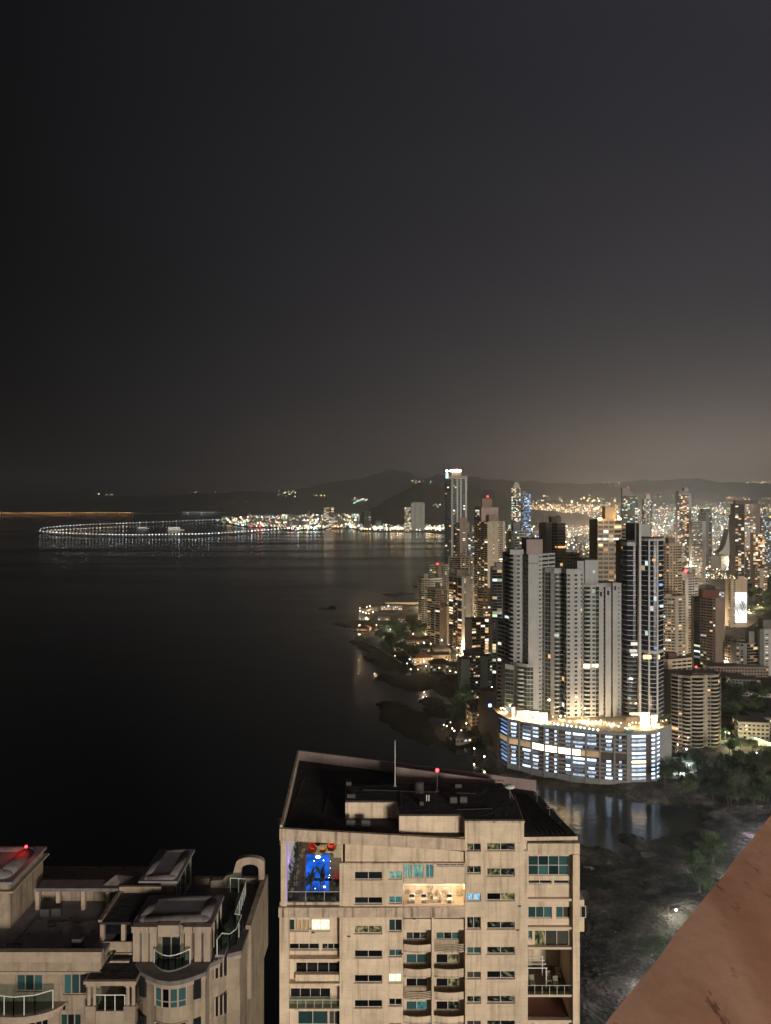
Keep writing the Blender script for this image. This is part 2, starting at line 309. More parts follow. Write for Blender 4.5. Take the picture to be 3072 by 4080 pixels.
# ================================================================== sea
def sea_material():
    m, t, o = _mat('sea_water'); nn = t.nodes.new; L = t.links.new
    b = nn('ShaderNodeBsdfPrincipled'); L(b.outputs[0], o.inputs[0])
    b.inputs['Base Color'].default_value = (0.010, 0.014, 0.016, 1); b.inputs['Roughness'].default_value = 0.10; b.inputs['IOR'].default_value = 1.33
    c = nn('ShaderNodeTexCoord')
    n1 = nn('ShaderNodeTexNoise'); n1.inputs['Scale'].default_value = 0.16; n1.inputs['Detail'].default_value = 4; n1.inputs['Roughness'].default_value = 0.6
    mp1 = nn('ShaderNodeMapping'); mp1.inputs['Rotation'].default_value = (0, 0, 0.5); mp1.inputs['Scale'].default_value = (0.6, 1.5, 1); L(c.outputs['Object'], mp1.inputs[0]); L(mp1.outputs[0], n1.inputs['Vector'])
    n2 = nn('ShaderNodeTexNoise'); n2.inputs['Scale'].default_value = 0.02; n2.inputs['Detail'].default_value = 3; L(c.outputs['Object'], n2.inputs['Vector'])
    # long bands of rougher and calmer water
    n3 = nn('ShaderNodeTexNoise'); n3.inputs['Scale'].default_value = 0.0022; n3.inputs['Detail'].default_value = 4
    mp3 = nn('ShaderNodeMapping'); mp3.inputs['Rotation'].default_value = (0, 0, -0.35); mp3.inputs['Scale'].default_value = (0.5, 2.2, 1); L(c.outputs['Object'], mp3.inputs[0]); L(mp3.outputs[0], n3.inputs['Vector'])
    r3 = nn('ShaderNodeMapRange'); r3.inputs[1].default_value = 0.4; r3.inputs[2].default_value = 0.62; r3.inputs[3].default_value = 0.07; r3.inputs[4].default_value = 0.22; L(n3.outputs[0], r3.inputs[0]); L(r3.outputs[0], b.inputs['Roughness'])
    bp = nn('ShaderNodeBump'); bp.inputs['Strength'].default_value = 0.28; bp.inputs['Distance'].default_value = 0.8; L(n1.outputs[0], bp.inputs['Height'])
    bp2 = nn('ShaderNodeBump'); bp2.inputs['Strength'].default_value = 0.25; bp2.inputs['Distance'].default_value = 2.0; L(n2.outputs[0], bp2.inputs['Height']); L(bp.outputs[0], bp2.inputs['Normal'])
    L(bp2.outputs[0], b.inputs['Normal'])
sea_material()
b = MB(); b.add([(-17000, -2000, 0), (17000, -2000, 0), (17000, 18000, 0), (-17000, 18000, 0)], [(0, 1, 2, 3)])
b.build('sea', ['sea_water'], kind='structure')

# ================================================================== land
def PX(lst, z=0.0): return [tuple(G(a, c, z)[:2]) for a, c in lst]
far_bank = PX([(2830, 3268), (2790, 3238), (2740, 3222), (2640, 3214), (2500, 3192), (2300, 3150), (2160, 3128), (2050, 3105), (1960, 3085), (1905, 3055), (1868, 3010), (1850, 2975), (1800, 2958), (1768, 2905), (1775, 2860), (1800, 2830), (1790, 2790), (1720, 2745), (1650, 2700), (1590, 2645), (1500, 2590), (1440, 2548), (1445, 2525), (1475, 2510), (1430, 2492), (1480, 2462), (1425, 2447), (1440, 2425), (1530, 2405), (1668, 2412)])
near_bank = [(-300, 40), (-60, 90), (-25, 200), (-20, 300), (0, 360)] + PX([(2200, 3345), (2310, 3372), (2480, 3408), (2535, 3388), (2500, 3352), (2455, 3322), (2590, 3346), (2660, 3338), (2730, 3318), (2790, 3290)])
LAND = near_bank + far_bank + [(330, 1620), (1300, 1620), (1300, -60), (-300, -60)]
REEFS = [PX(p) for p in (
    [(1490, 2815), (1530, 2792), (1600, 2800), (1690, 2845), (1740, 2880), (1790, 2930), (1850, 2985), (1800, 2990), (1700, 2970), (1610, 2930), (1530, 2880)],
    [(1675, 2800), (1720, 2775), (1790, 2785), (1800, 2850), (1760, 2870), (1700, 2840)],
    [(1485, 2705), (1500, 2688), (1600, 2690), (1700, 2700), (1730, 2740), (1660, 2765), (1560, 2735)],
    [(1435, 2615), (1500, 2602), (1620, 2640), (1690, 2690), (1640, 2680), (1520, 2665)],
    [(1395, 2560), (1430, 2525), (1470, 2545), (1560, 2600), (1520, 2610), (1440, 2590)],
    [(1325, 2485), (1400, 2470), (1540, 2480), (1560, 2500), (1440, 2512), (1370, 2500)],
    [(1380, 2505), (1440, 2498), (1460, 2510), (1400, 2516)],
    [(1275, 2425), (1330, 2412), (1340, 2424), (1290, 2432)], [(1505, 2905), (1520, 2898), (1530, 2908)], [(1540, 2945), (1565, 2935), (1575, 2950)], [(1510, 2368), (1600, 2360), (1660, 2365), (1580, 2374)])]
def sdist(px, py, poly):
    inside = np.zeros(px.shape, bool); d = np.full(px.shape, 1e9); n = len(poly)
    for i in range(n):
        x0, y0 = poly[i]; x1, y1 = poly[(i + 1) % n]
        c = ((y0 > py) != (y1 > py)) & (px < (x1 - x0) * (py - y0) / ((y1 - y0) or 1e-9) + x0); inside ^= c
        ex, ey = x1 - x0, y1 - y0; t = np.clip(((px - x0) * ex + (py - y0) * ey) / (ex * ex + ey * ey + 1e-9), 0, 1)
        d = np.minimum(d, np.hypot(px - x0 - t * ex, py - y0 - t * ey))
    return np.where(inside, d, -d)
def ground_h(x, y, full=False):
    x = np.asarray(x, float); y = np.asarray(y, float)
    s = sdist(x, y, LAND); n = fbm(x / 14, y / 14, 5); n2 = fbm(x / 45 + 9, y / 45, 4)
    s = s + (n - .5) * 10
    flat = (y < 440) & (x > 40)                                   # the muddy bank below the camera
    h = np.where(s > 0, np.minimum(s * 0.22, 4.6) + (n - .5) * .8, np.maximum(s * 0.3, -4))
    mud = np.where(s > 0, 0.15 + np.minimum(s * 0.05, 2.6) * (0.45 + n2) + (n - .42) * 4.5 + np.maximum(n2 - .5, 0) * 10, h)
    h = np.where(flat, mud, h)
    wet = np.where((x < 78) & (y > 430) & (s < 14), 1.0, 0.0); n3 = fbm(x / 5 + 3, y / 5, 3)
    for r in REEFS:
        sr = sdist(x, y, r) + (n - .5) * 22; hr = np.where(sr > 0, np.minimum(sr * .14, 1.5) * (.3 + 1.4 * n) + (n3 - .5) * 1.2 + .25, -4)
        wet = np.where(hr > h, 1.0, wet); h = np.maximum(h, hr)
    h = np.where((x < 78) & (y > 430) & (s > 0) & (s < 22), h + (n3 - .5) * 1.6, h)
    if full: return h, wet
    return h
gx = np.concatenate([np.arange(-130, 420, 3.2), np.arange(420, 1300, 12.0)]); gy = np.concatenate([np.arange(200, 720, 3.2), np.arange(720, 1620, 7.5)])
XX, YY = np.meshgrid(gx, gy); HH, WET = ground_h(XX, YY, True); ny, nx = XX.shape
verts = np.stack([XX, YY, HH], -1).reshape(-1, 3)
idx = np.arange(nx * ny).reshape(ny, nx); q = np.stack([idx[:-1, :-1], idx[:-1, 1:], idx[1:, 1:], idx[1:, :-1]], -1).reshape(-1, 4)
keep = (HH.reshape(-1)[q] > -2.5).any(1); q = q[keep]
used = np.unique(q); rm = np.full(nx * ny, -1); rm[used] = np.arange(len(used))
def ground_material():
    m, t, o = _mat('ground'); nn = t.nodes.new; L = t.links.new
    bs = nn('ShaderNodeBsdfPrincipled'); L(bs.outputs[0], o.inputs[0])
    c = nn('ShaderNodeTexCoord'); n = nn('ShaderNodeTexNoise'); n.inputs['Scale'].default_value = 0.06; n.inputs['Detail'].default_value = 8; n.inputs['Roughness'].default_value = 0.7; L(c.outputs['Object'], n.inputs['Vector'])
    r = nn('ShaderNodeValToRGB'); e = r.color_ramp.elements; e[0].position = 0.3; e[0].color = (0.012, 0.010, 0.009, 1); e[1].position = 0.70; e[1].color = (0.24, 0.21, 0.185, 1)
    k = r.color_ramp.elements.new(0.5); k.color = (0.065, 0.055, 0.047, 1); L(n.outputs[0], r.inputs[0])
    n2 = nn('ShaderNodeTexNoise'); n2.inputs['Scale'].default_value = 0.035; n2.inputs['Detail'].default_value = 5; L(c.outputs['Object'], n2.inputs['Vector'])
    r2 = nn('ShaderNodeMapRange'); r2.inputs[1].default_value = .52; r2.inputs[2].default_value = .62; L(n2.outputs[0], r2.inputs[0])
    mx = nn('ShaderNodeMix'); mx.data_type = 'RGBA'; L(r2.outputs[0], mx.inputs[0]); L(r.outputs[0], mx.inputs[6]); mx.inputs[7].default_value = (0.018, 0.026, 0.009, 1); L(mx.outputs[2], bs.inputs['Base Color'])
    bs.inputs['Roughness'].default_value = 0.85; bs.inputs['Specular IOR Level'].default_value = 0.12
    at_ = nn('ShaderNodeAttribute'); at_.attribute_name = 'wet_rock'; mw = nn('ShaderNodeMix'); mw.data_type = 'RGBA'; L(at_.outputs['Fac'], mw.inputs[0]); L(mx.outputs[2], mw.inputs[6]); mw.inputs[7].default_value = (0.010, 0.009, 0.0085, 1); L(mw.outputs[2], bs.inputs['Base Color'])
    nb = nn('ShaderNodeTexNoise'); nb.inputs['Scale'].default_value = 0.5; nb.inputs['Detail'].default_value = 7; L(c.outputs['Object'], nb.inputs['Vector'])
    bp = nn('ShaderNodeBump'); bp.inputs['Strength'].default_value = 1.0; bp.inputs['Distance'].default_value = 2.2; L(nb.outputs[0], bp.inputs['Height']); L(bp.outputs[0], bs.inputs['Normal'])
ground_material()
me = bpy.data.meshes.new('ground'); me.from_pydata(verts[used].tolist(), [], rm[q].tolist()); me.materials.append(MATS['ground']); me.polygons.foreach_set('use_smooth', [True] * len(me.polygons))
_a = me.attributes.new('wet_rock', 'FLOAT', 'POINT'); _a.data.foreach_set('value', WET.reshape(-1)[used].astype(np.float32)); obj('ground', me, kind='structure')
def zg(x, y): return float(max(ground_h(np.array([x]), np.array([y]))[0], 0.3))
# far plain of the city
pbr('city_ground', (0.10, 0.097, 0.085), 0.9, 0.006, 0.5)
b = MB(); pl = PX([(1668, 2412), (1700, 2380), (1760, 2320), (1800, 2260), (1792, 2200), (1778, 2160), (1776, 2126), (1700, 2121), (1560, 2120), (1450, 2120), (1405, 2107), (1340, 2109), (1240, 2115), (1150, 2117), (1120, 2108), (980, 2101), (900, 2089), (840, 2085), (900, 2072), (1000, 2063), (1100, 2058), (1300, 2048)], 0)
pl = [(x, max(y, 1600)) for x, y in pl]; pl += [(X(1300, 13500), 13500), (9500, 13500), (2600, 1600)]
b.prism(pl, -3, 3.5); b.build('city_plain', ['city_ground'], kind='structure')

# ================================================================== hills
def hill(name, mat, D, pts, back, front, seed, rough=0.03):
    pts = sorted(pts); xs = np.linspace(pts[0][0], pts[-1][0], 150); ys = np.interp(xs, [p[0] for p in pts], [p[1] for p in pts])
    zs = H - (ys - HY) * D / F; v = np.linspace(0, 1, 15); V = []; 
    for j, t in enumerate(v):
        d = D - front * (1 - t / .55) if t < .55 else D + back * (t - .55) / .45
        prof = math.sin(min(t / .55, 1) * math.pi / 2) ** 0.9 if t < .55 else math.cos((t - .55) / .45 * math.pi / 2)
        nz = fbm(xs * .02 + seed, np.full_like(xs, t * 6 + seed), 4) - .5
        z = -4 + (zs + 4) * prof * (1 + nz * rough * 10 * (1 if abs(t - .55) > .05 else .18))
        V.append(np.stack([(xs - CX) * D / F, np.full_like(xs, d), z], -1))
    V = np.array(V); ny, nx, _ = V.shape; ix = np.arange(nx * ny).reshape(ny, nx); qq = np.stack([ix[:-1, :-1], ix[:-1, 1:], ix[1:, 1:], ix[1:, :-1]], -1).reshape(-1, 4)
    me = bpy.data.meshes.new(name); me.from_pydata(V.reshape(-1, 3).tolist(), [], qq.tolist()); me.materials.append(MATS[mat]); me.polygons.foreach_set('use_smooth', [True] * len(qq))
    return obj(name, me, kind='structure')
hill('far_hills', 'hill_far', 15500, [(-300, 1985), (300, 1982), (700, 1972), (1000, 1962), (1150, 1955), (1250, 1938), (1420, 1912), (1480, 1892), (1540, 1876), (1600, 1880), (1640, 1890), (1690, 1907), (1735, 1896), (1790, 1900), (1900, 1906), (2000, 1911), (2200, 1924), (2350, 1926), (2500, 1920), (2640, 1912), (2760, 1915), (2900, 1924), (3072, 1922), (3500, 1930)], 2200, 2200, 3)
hill('low_hills', 'hill_far', 12600, [(100, 2010), (500, 1995), (760, 1975), (900, 1966), (1020, 1960), (1100, 1970), (1200, 1972), (1330, 1970), (1400, 1966), (1450, 1984), (1520, 2012), (1600, 2022)], 1200, 1500, 8)
hill('wooded_hill', 'hill_near', 5600, [(1440, 2045), (1490, 2022), (1520, 2008), (1560, 1987), (1600, 1962), (1640, 1940), (1700, 1935), (1745, 1940), (1800, 1946), (1880, 1946), (1940, 1948), (1980, 1960), (2020, 1986), (2050, 2012), (2120, 2028), (2250, 2042), (2330, 2055)], 900, 700, 14, 0.035)
hill('east_ridge', 'hill_far', 12800, [(2300, 2000), (2420, 1985), (2560, 1965), (2700, 1955), (2820, 1962), (2900, 1975), (3072, 1985), (3400, 1990)], 1000, 2300, 21)

def rise(px, D): return 3.5 + max(0.0, (D - 5600) / 4200) * 165 * min(1.0, max(0.0, (px - 2060) / 90))
V_ = []; nu, nv = 60, 14
for j in range(nv):
    for i in range(nu): px_ = 2040 + 1300 * i / (nu - 1); D_ = 5400 + 4700 * j / (nv - 1); V_.append((X(px_, D_), D_, rise(px_, D_) - .6 + (3 if j else -2) * 0))
b = MB(); b.add(V_, [(j * nu + i, j * nu + i + 1, (j + 1) * nu + i + 1, (j + 1) * nu + i) for j in range(nv - 1) for i in range(nu - 1)]); b.build('port_slope', ['city_ground'], kind='structure')
# ================================================================== far shore: viaduct loop, causeway, lamps
def ribbon(name, pts, wd, z0, z1, mat, **k):
    b = MB(); n = len(pts); L_, R_ = [], []
    for i, p in enumerate(pts):
        a = Vector(pts[max(i - 1, 0)][:2]); c = Vector(pts[min(i + 1, n - 1)][:2]); t = (c - a).normalized(); nn = Vector((-t.y, t.x))
        L_.append(Vector(p[:2]) + nn * wd / 2); R_.append(Vector(p[:2]) - nn * wd / 2)
    for i in range(n - 1):
        q = [R_[i], R_[i + 1], L_[i + 1], L_[i]]; zt = [pts[i][2], pts[i + 1][2], pts[i + 1][2], pts[i][2]]
        b.add([(v.x, v.y, zt[j] + z0) for j, v in enumerate(q)] + [(v.x, v.y, zt[j] + z1) for j, v in enumerate(q)], MB.BF, 0)
    return b.build(name, [mat], **k)
def smooth(lst, n):
    a = np.array(lst, float); t = np.linspace(0, len(a) - 1, n); i = np.clip(t.astype(int), 0, len(a) - 2); f = (t - i)[:, None]
    p0 = a[np.clip(i - 1, 0, len(a) - 1)]; p1 = a[i]; p2 = a[i + 1]; p3 = a[np.clip(i + 2, 0, len(a) - 1)]
    return .5 * ((2 * p1) + (-p0 + p2) * f + (2 * p0 - 5 * p1 + 4 * p2 - p3) * f ** 2 + (-p0 + 3 * p1 - 3 * p2 + p3) * f ** 3)
loop = smooth([(1150, 2110), (980, 2123), (850, 2132), (700, 2136), (540, 2138), (400, 2136), (270, 2131), (195, 2126), (158, 2121), (165, 2113), (195, 2107), (260, 2101), (400, 2093), (560, 2087), (700, 2081), (820, 2076), (920, 2071)], 150)
ribbon('sea_viaduct', [G(a, c, 6) for a, c in loop], 22, -1.6, 0, 'asphalt', label='long lit viaduct looping out over the bay at left', cat='viaduct')
def lamp_mesh(nm, glow, r, hgt):
    b = MB(); b.tube((0, 0, 0), (0, 0, hgt), .35, .2, 5, 0); b.ball((0, 0, hgt), r, 1, 8, 5); return b.mesh(nm, ['steel', glow])
LM1 = lamp_mesh('viaduct_lamp', 'glow_viaduct', 2.0, 9); LM1b = lamp_mesh('viaduct_lamp_cool', 'glow_cool', 2.0, 9); LM2 = lamp_mesh('causeway_lamp', 'glow_orange', 4.0, 12); LM3 = lamp_mesh('shore_lamp', 'glow_warm', 3.6, 10); LM4 = lamp_mesh('small_lamp', 'glow_warm', 1.5, 7)
arc = np.concatenate([[0], np.cumsum(np.hypot(*np.diff(loop, axis=0).T))]); 
for s in np.arange(2, arc[-1] - 2, 13.2):
    p = (np.interp(s, arc, loop[:, 0]), np.interp(s, arc, loop[:, 1])); g = G(p[0], p[1], 6)
    near = s < arc[-1] * .52
    obj('street_lamp', (LM1b if R.random() < .35 else LM1), loc=g, label='small white street lamp on the viaduct loop in the bay', cat='street lamp', group='lamps along the sea viaduct')
for s in range(22):
    g = G(190 + s * 15, 2118 - s * .75 - (8 if s < 2 else 0) * 0, 4)
    obj('walkway_lamp', LM4, loc=g, label='dim lamp in the inner row inside the viaduct loop', cat='street lamp', group='inner lamps of the loop')
# causeway on the left
cw = [G(-120, 2047, 5), G(200, 2046.5, 5), G(420, 2046, 5), G(560, 2044.5, 5), G(700, 2043, 5), G(900, 2042, 5)]
ribbon('causeway', cw, 90, -6, 0, 'city_ground', label='long low causeway on the left horizon', cat='causeway')
for s in range(54):
    g = G(2 + s * 9.9 + R.uniform(-1.5, 1.5), 2048 - s * .035, 5)
    obj('causeway_lamp', LM2, loc=g, label='small amber lamp along the left causeway', cat='street lamp', group='lamps along the causeway')
t = thing('terminal_building', 'long pale-roofed hall by the causeway at the far left shore', 'building', G(790, 2044, 4))
c0 = G(790, 2046, 4); b = MB(); b.box(c0.x - 210, c0.x + 210, c0.y, c0.y + 120, 4, 22); b.build('wall', ['tower_white'], t)
b = MB(); b.prism([(c0.x - 225, c0.y - 12), (c0.x + 225, c0.y - 12), (c0.x + 225, c0.y + 130), (c0.x - 225, c0.y + 130)], 22, 30); b.build('roof', ['tower_pale'], t)
for i in range(9): piece('window', 'lit_cool', t, (c0.x - 180 + i * 45, c0.y - .5, 12), (26, 1, 8))
# waterfront lamps and their reflections in the bay
for (a0, a1, n, y, gl) in ((1560, 1668, 15, 2112, LM3), (1700, 1772, 12, 2112, LM3), (1460, 1540, 6, 2109, LM3), (1452, 1475, 3, 2114, LM3), (1165, 1300, 12, 2102, LM3), (1178, 1195, 2, 2117, LM1), (1225, 1232, 1, 2117, LM1), (1310, 1400, 5, 2103, LM1)):
    for i in range(n):
        a = a0 + (a1 - a0) * i / max(n - 1, 1) + R.uniform(-1, 1); g = G(a, y + R.uniform(-1, 1), 3.4)
        obj('waterfront_lamp', gl, loc=g, label='bright lamp on the far bay waterfront mirrored in the water', cat='street lamp', group='far waterfront lamps')

# far low-rise blocks
def lowrise(seed):
    r = random.Random(seed); b = MB(); wx, wy, h = r.uniform(16, 34), r.uniform(14, 26), r.uniform(8, 22); b.box(-wx / 2, wx / 2, -wy / 2, wy / 2, -3, h, 0); b.box(-wx / 2 - .3, wx / 2 + .3, -wy / 2 - .3, wy / 2 + .3, h, h + 1.0, 1)
    if r.random() < .6: b.box(-3, 3, -3, 3, h + 1.0, h + 4, 0)
    for k in range(int(h / 3.2)):
        for i in range(int(wx / 4)):
            u = r.random()
            if u < .33: x = -wx / 2 + 2 + i * 4; b.box(x - 1.2, x + 1.2, -wy / 2 - .12, -wy / 2, k * 3.2 + 1, k * 3.2 + 2.6, 2 + (r.randrange(3)))
    return b.mesh('lowrise_%d' % seed, [['tower_sand', 'tower_grey', 'tower_white', 'tower_pink'][seed % 4], 'grey_roof' if seed % 3 else 'red_roof', 'lit_warm', 'lit_cool', 'lit_white'])
LR = [lowrise(i) for i in range(10)]
def scatter_blocks(n, x0, x1, y0, y1, label, group, seed):
    r = random.Random(seed); k = 0
    while k < n:
        px = r.uniform(x0, x1); py = y0 + (y1 - y0) * r.random() ** .8; g = G(px, py, 3.5)
        if not pinside(g.x, g.y, pl): continue
        o = obj('low_block', LR[r.randrange(10)], loc=g, label=label, cat='building', group=group); o.rotation_euler = (0, 0, r.uniform(-.4, .4)); s = r.uniform(.8, 1.5) * (1.4 if g.y > 4800 else 1); o.scale = (s, s, s * r.uniform(.7, 1.6)); k += 1
def pinside(x, y, poly):
    c = False; n = len(poly)
    for i in range(n):
        x0, y0 = poly[i]; x1, y1 = poly[(i + 1) % n]
        if (y0 > y) != (y1 > y) and x < (x1 - x0) * (y - y0) / (y1 - y0) + x0: c = not c
    return c
scatter_blocks(190, 900, 1780, 2056, 2108, 'small low block crowded on the far shore across the bay', 'far shore low blocks', 11)
scatter_blocks(170, 1880, 3072, 2050, 2300, 'small low block on the dark city plain among the towers at right', 'low blocks on the city plain', 12)
# points of light too many to count
def light_field(name, label, n, fx, fy, z, rad, wts, seed, hz=10):
    r = random.Random(seed); b = MB(); k = 0; tries = 0
    while k < n and tries < n * 20:
        tries += 1; px, py = fx(r), fy(r)
        g = G(px, py, z)
        if not pinside(g.x, g.y, pl): continue
        s = g.y / 4000 * rad * (0.45 + r.random() ** 3 * 1.5); zz_ = z + 2 + r.random() * hz * g.y / 4000
        b.octa((g.x, g.y, zz_), s, r.choices(range(7), wts)[0]); k += 1
    b.build(name, PTS, kind='stuff', label=label, cat='city lights')
light_field('old_town_lights', 'scattered lights of the old town across the bay', 3000, lambda r: 860 + 920 * r.random() ** .9, lambda r: 2058 + 57 * r.random(), 3.5, 3.3, (28, 28, 16, 20, 8, 4, 2), 1, 14)
def light_slope(name, label, n, x0, x1, y0, y1, pw_, rad, wts, seed, hz=10):
    r = random.Random(seed); b = MB(); k = 0
    while k < n:
        px = r.uniform(x0, x1); py = y0 + (y1 - y0) * r.random() ** pw_; D = 1700.0
        while D < 10000 and HY + (H - rise(px, D)) * F / D > py: D += 60 + D * .01
        if D >= 10000: D = r.uniform(8000, 9900)
        D += r.uniform(-40, 40); s_ = D / 4000 * rad * (0.45 + r.random() ** 3 * 1.5); b.octa((X(px, D), D, rise(px, D) + 4 + r.random() * hz * D / 4000), s_, r.choices(range(7), wts)[0]); k += 1
    b.build(name, PTS, kind='stuff', label=label, cat='city lights')
light_slope('city_plain_lights', 'scattered lights of the city plain behind the right-hand towers', 5600, 1880, 3100, 2030, 2290, 1.2, 2.6, (28, 26, 20, 18, 8, 3, 2), 2, 12)
light_slope('park_lights', 'lights of roads and car parks between the near towers at right', 900, 2540, 3090, 2225, 2335, 1.0, 2.8, (30, 30, 16, 14, 10, 1, 2), 21, 10)
light_slope('port_lights', 'golden floodlit port below the hills right of the wooded hill', 950, 2105, 2460, 2014, 2048, .9, 2.0, (14, 40, 40, 4, 2, 0, 0), 4, 8)
light_slope('east_suburb_lights', 'amber lights of the suburb under the right-hand ridge', 420, 2450, 3090, 2010, 2050, .9, 1.8, (10, 20, 34, 12, 4, 0, 1), 6, 8)
b = MB(); r = random.Random(5)
for i in range(44):                                  # bright floodlights of the port, on masts
    px = 2115 + 340 * r.random(); D = 8200 + 1400 * r.random(); b.octa((X(px, D), D, rise(px, D) + 15 + 70 * r.random() ** 2), 7 + 7 * r.random() ** 2, 0 if r.random() < .25 else 1)
b.build('port_floodlights', PTS, kind='stuff', label='brightest floodlights over the golden port', cat='city lights')
b = MB()                                             # lights on the slopes
for (x0, x1, y0, y1, D, n, wts) in ((1110, 1180, 1955, 1978, 9000, 40, (4, 4, 2, 5, 2, 0, 0)), (1250, 1305, 1972, 1980, 8900, 14, (1, 4, 4, 0, 1, 0, 0)), (885, 1000, 1998, 2004, 9000, 7, (0, 0, 9, 0, 0, 0, 0)), (1635, 1690, 1915, 1925, 11800, 14, (2, 6, 4, 0, 1, 0, 0)), (1400, 1460, 1982, 2004, 8400, 16, (5, 4, 0, 4, 1, 0, 0)), (1720, 1762, 2008, 2020, 4850, 10, (2, 6, 1, 1, 0, 0, 0)), (2960, 3060, 1918, 1926, 11200, 34, (3, 4, 8, 1, 0, 0, 0)), (2880, 3072, 1978, 1990, 9000, 40, (1, 9, 16, 0, 0, 0, 0)), (2560, 2680, 1975, 1982, 9000, 12, (2, 2, 8, 1, 0, 0, 0)), (2395, 2470, 1922, 1945, 10800, 20, (3, 6, 3, 1, 0, 0, 0)), (380, 460, 1965, 1974, 10000, 6, (4, 3, 0, 3, 0, 0, 0)), (690, 930, 1958, 1964, 9500, 6, (1, 2, 3, 1, 0, 0, 0)), (2700, 3072, 1998, 2040, 7000, 90, (5, 6, 8, 5, 1, 0, 1)), (1900, 1950, 2050, 2062, 4500, 10, (3, 3, 2, 2, 1, 0, 1))):
    for i in range(n):
        px = r.uniform(x0, x1); py = r.uniform(y0, y1); s = D / 4000 * (1.3 + 1.9 * r.random() ** 2); b.octa((X(px, D), D - 60, Z(py, D)), s, r.choices(range(7), wts)[0])
for i in range(12): b.octa((X(1412 + i * 4.6, 8300), 8200, Z(2004 - i * 2.2 if i < 8 else 1988 + (i - 8), 8300)), 7.5, 0 if i > 3 else 4)

b.build('hillside_lights', PTS, kind='stuff', label='small lights scattered over the dark hillsides', cat='city lights')

FP_ = thing('hilltop_flag', 'floodlit flag on a pole on top of the wooded hill', 'flag', (X(1716, 5500), 5500, Z(1938, 5500))); b = MB(); b.tube((X(1714, 5500), 5500, Z(1940, 5500)), (X(1714, 5500), 5500, Z(1914, 5500)), 1.0, .8, 6); b.build('pole', ['white_paint'], FP_)
b = MB(); b.add([(X(1714, 5500), 5500, Z(1928, 5500)), (X(1718, 5500), 5503, Z(1918, 5500)), (X(1720, 5500), 5500, Z(1913, 5500)), (X(1715, 5500), 5500.5, Z(1918, 5500))], [(0, 1, 2, 3)]); b.build('cloth', ['pt_green'], FP_)
for i, (px_, D_) in enumerate([(rp.uniform(2130, 3070), rp.uniform(1500, 5200)) for rp in [random.Random(55)] for _ in range(46)]):  # lamps added at random spots to lift the light on the plain
    o_ = obj('plain_lamp', LM4, loc=(X(px_, D_), D_, 18), label='strong street lamp added to brighten the city plain behind the towers', cat='street lamp', group='strong lamps on the city plain'); o_.scale = (1, 1, 1); _l = bpy.data.lights.new('lamp_light', 'POINT'); _l.energy = 260000 * (D_ / 2500) ** 1.2; _l.color = [(1, .75, .42), (.95, .95, .8), (1, .6, .28), (.8, .95, 1)][i % 4]; _l.shadow_soft_size = 2; lo_ = bpy.data.objects.new('lamp_light', _l); COL.objects.link(lo_); lo_.parent = o_; lo_.location = (0, 0, 12)
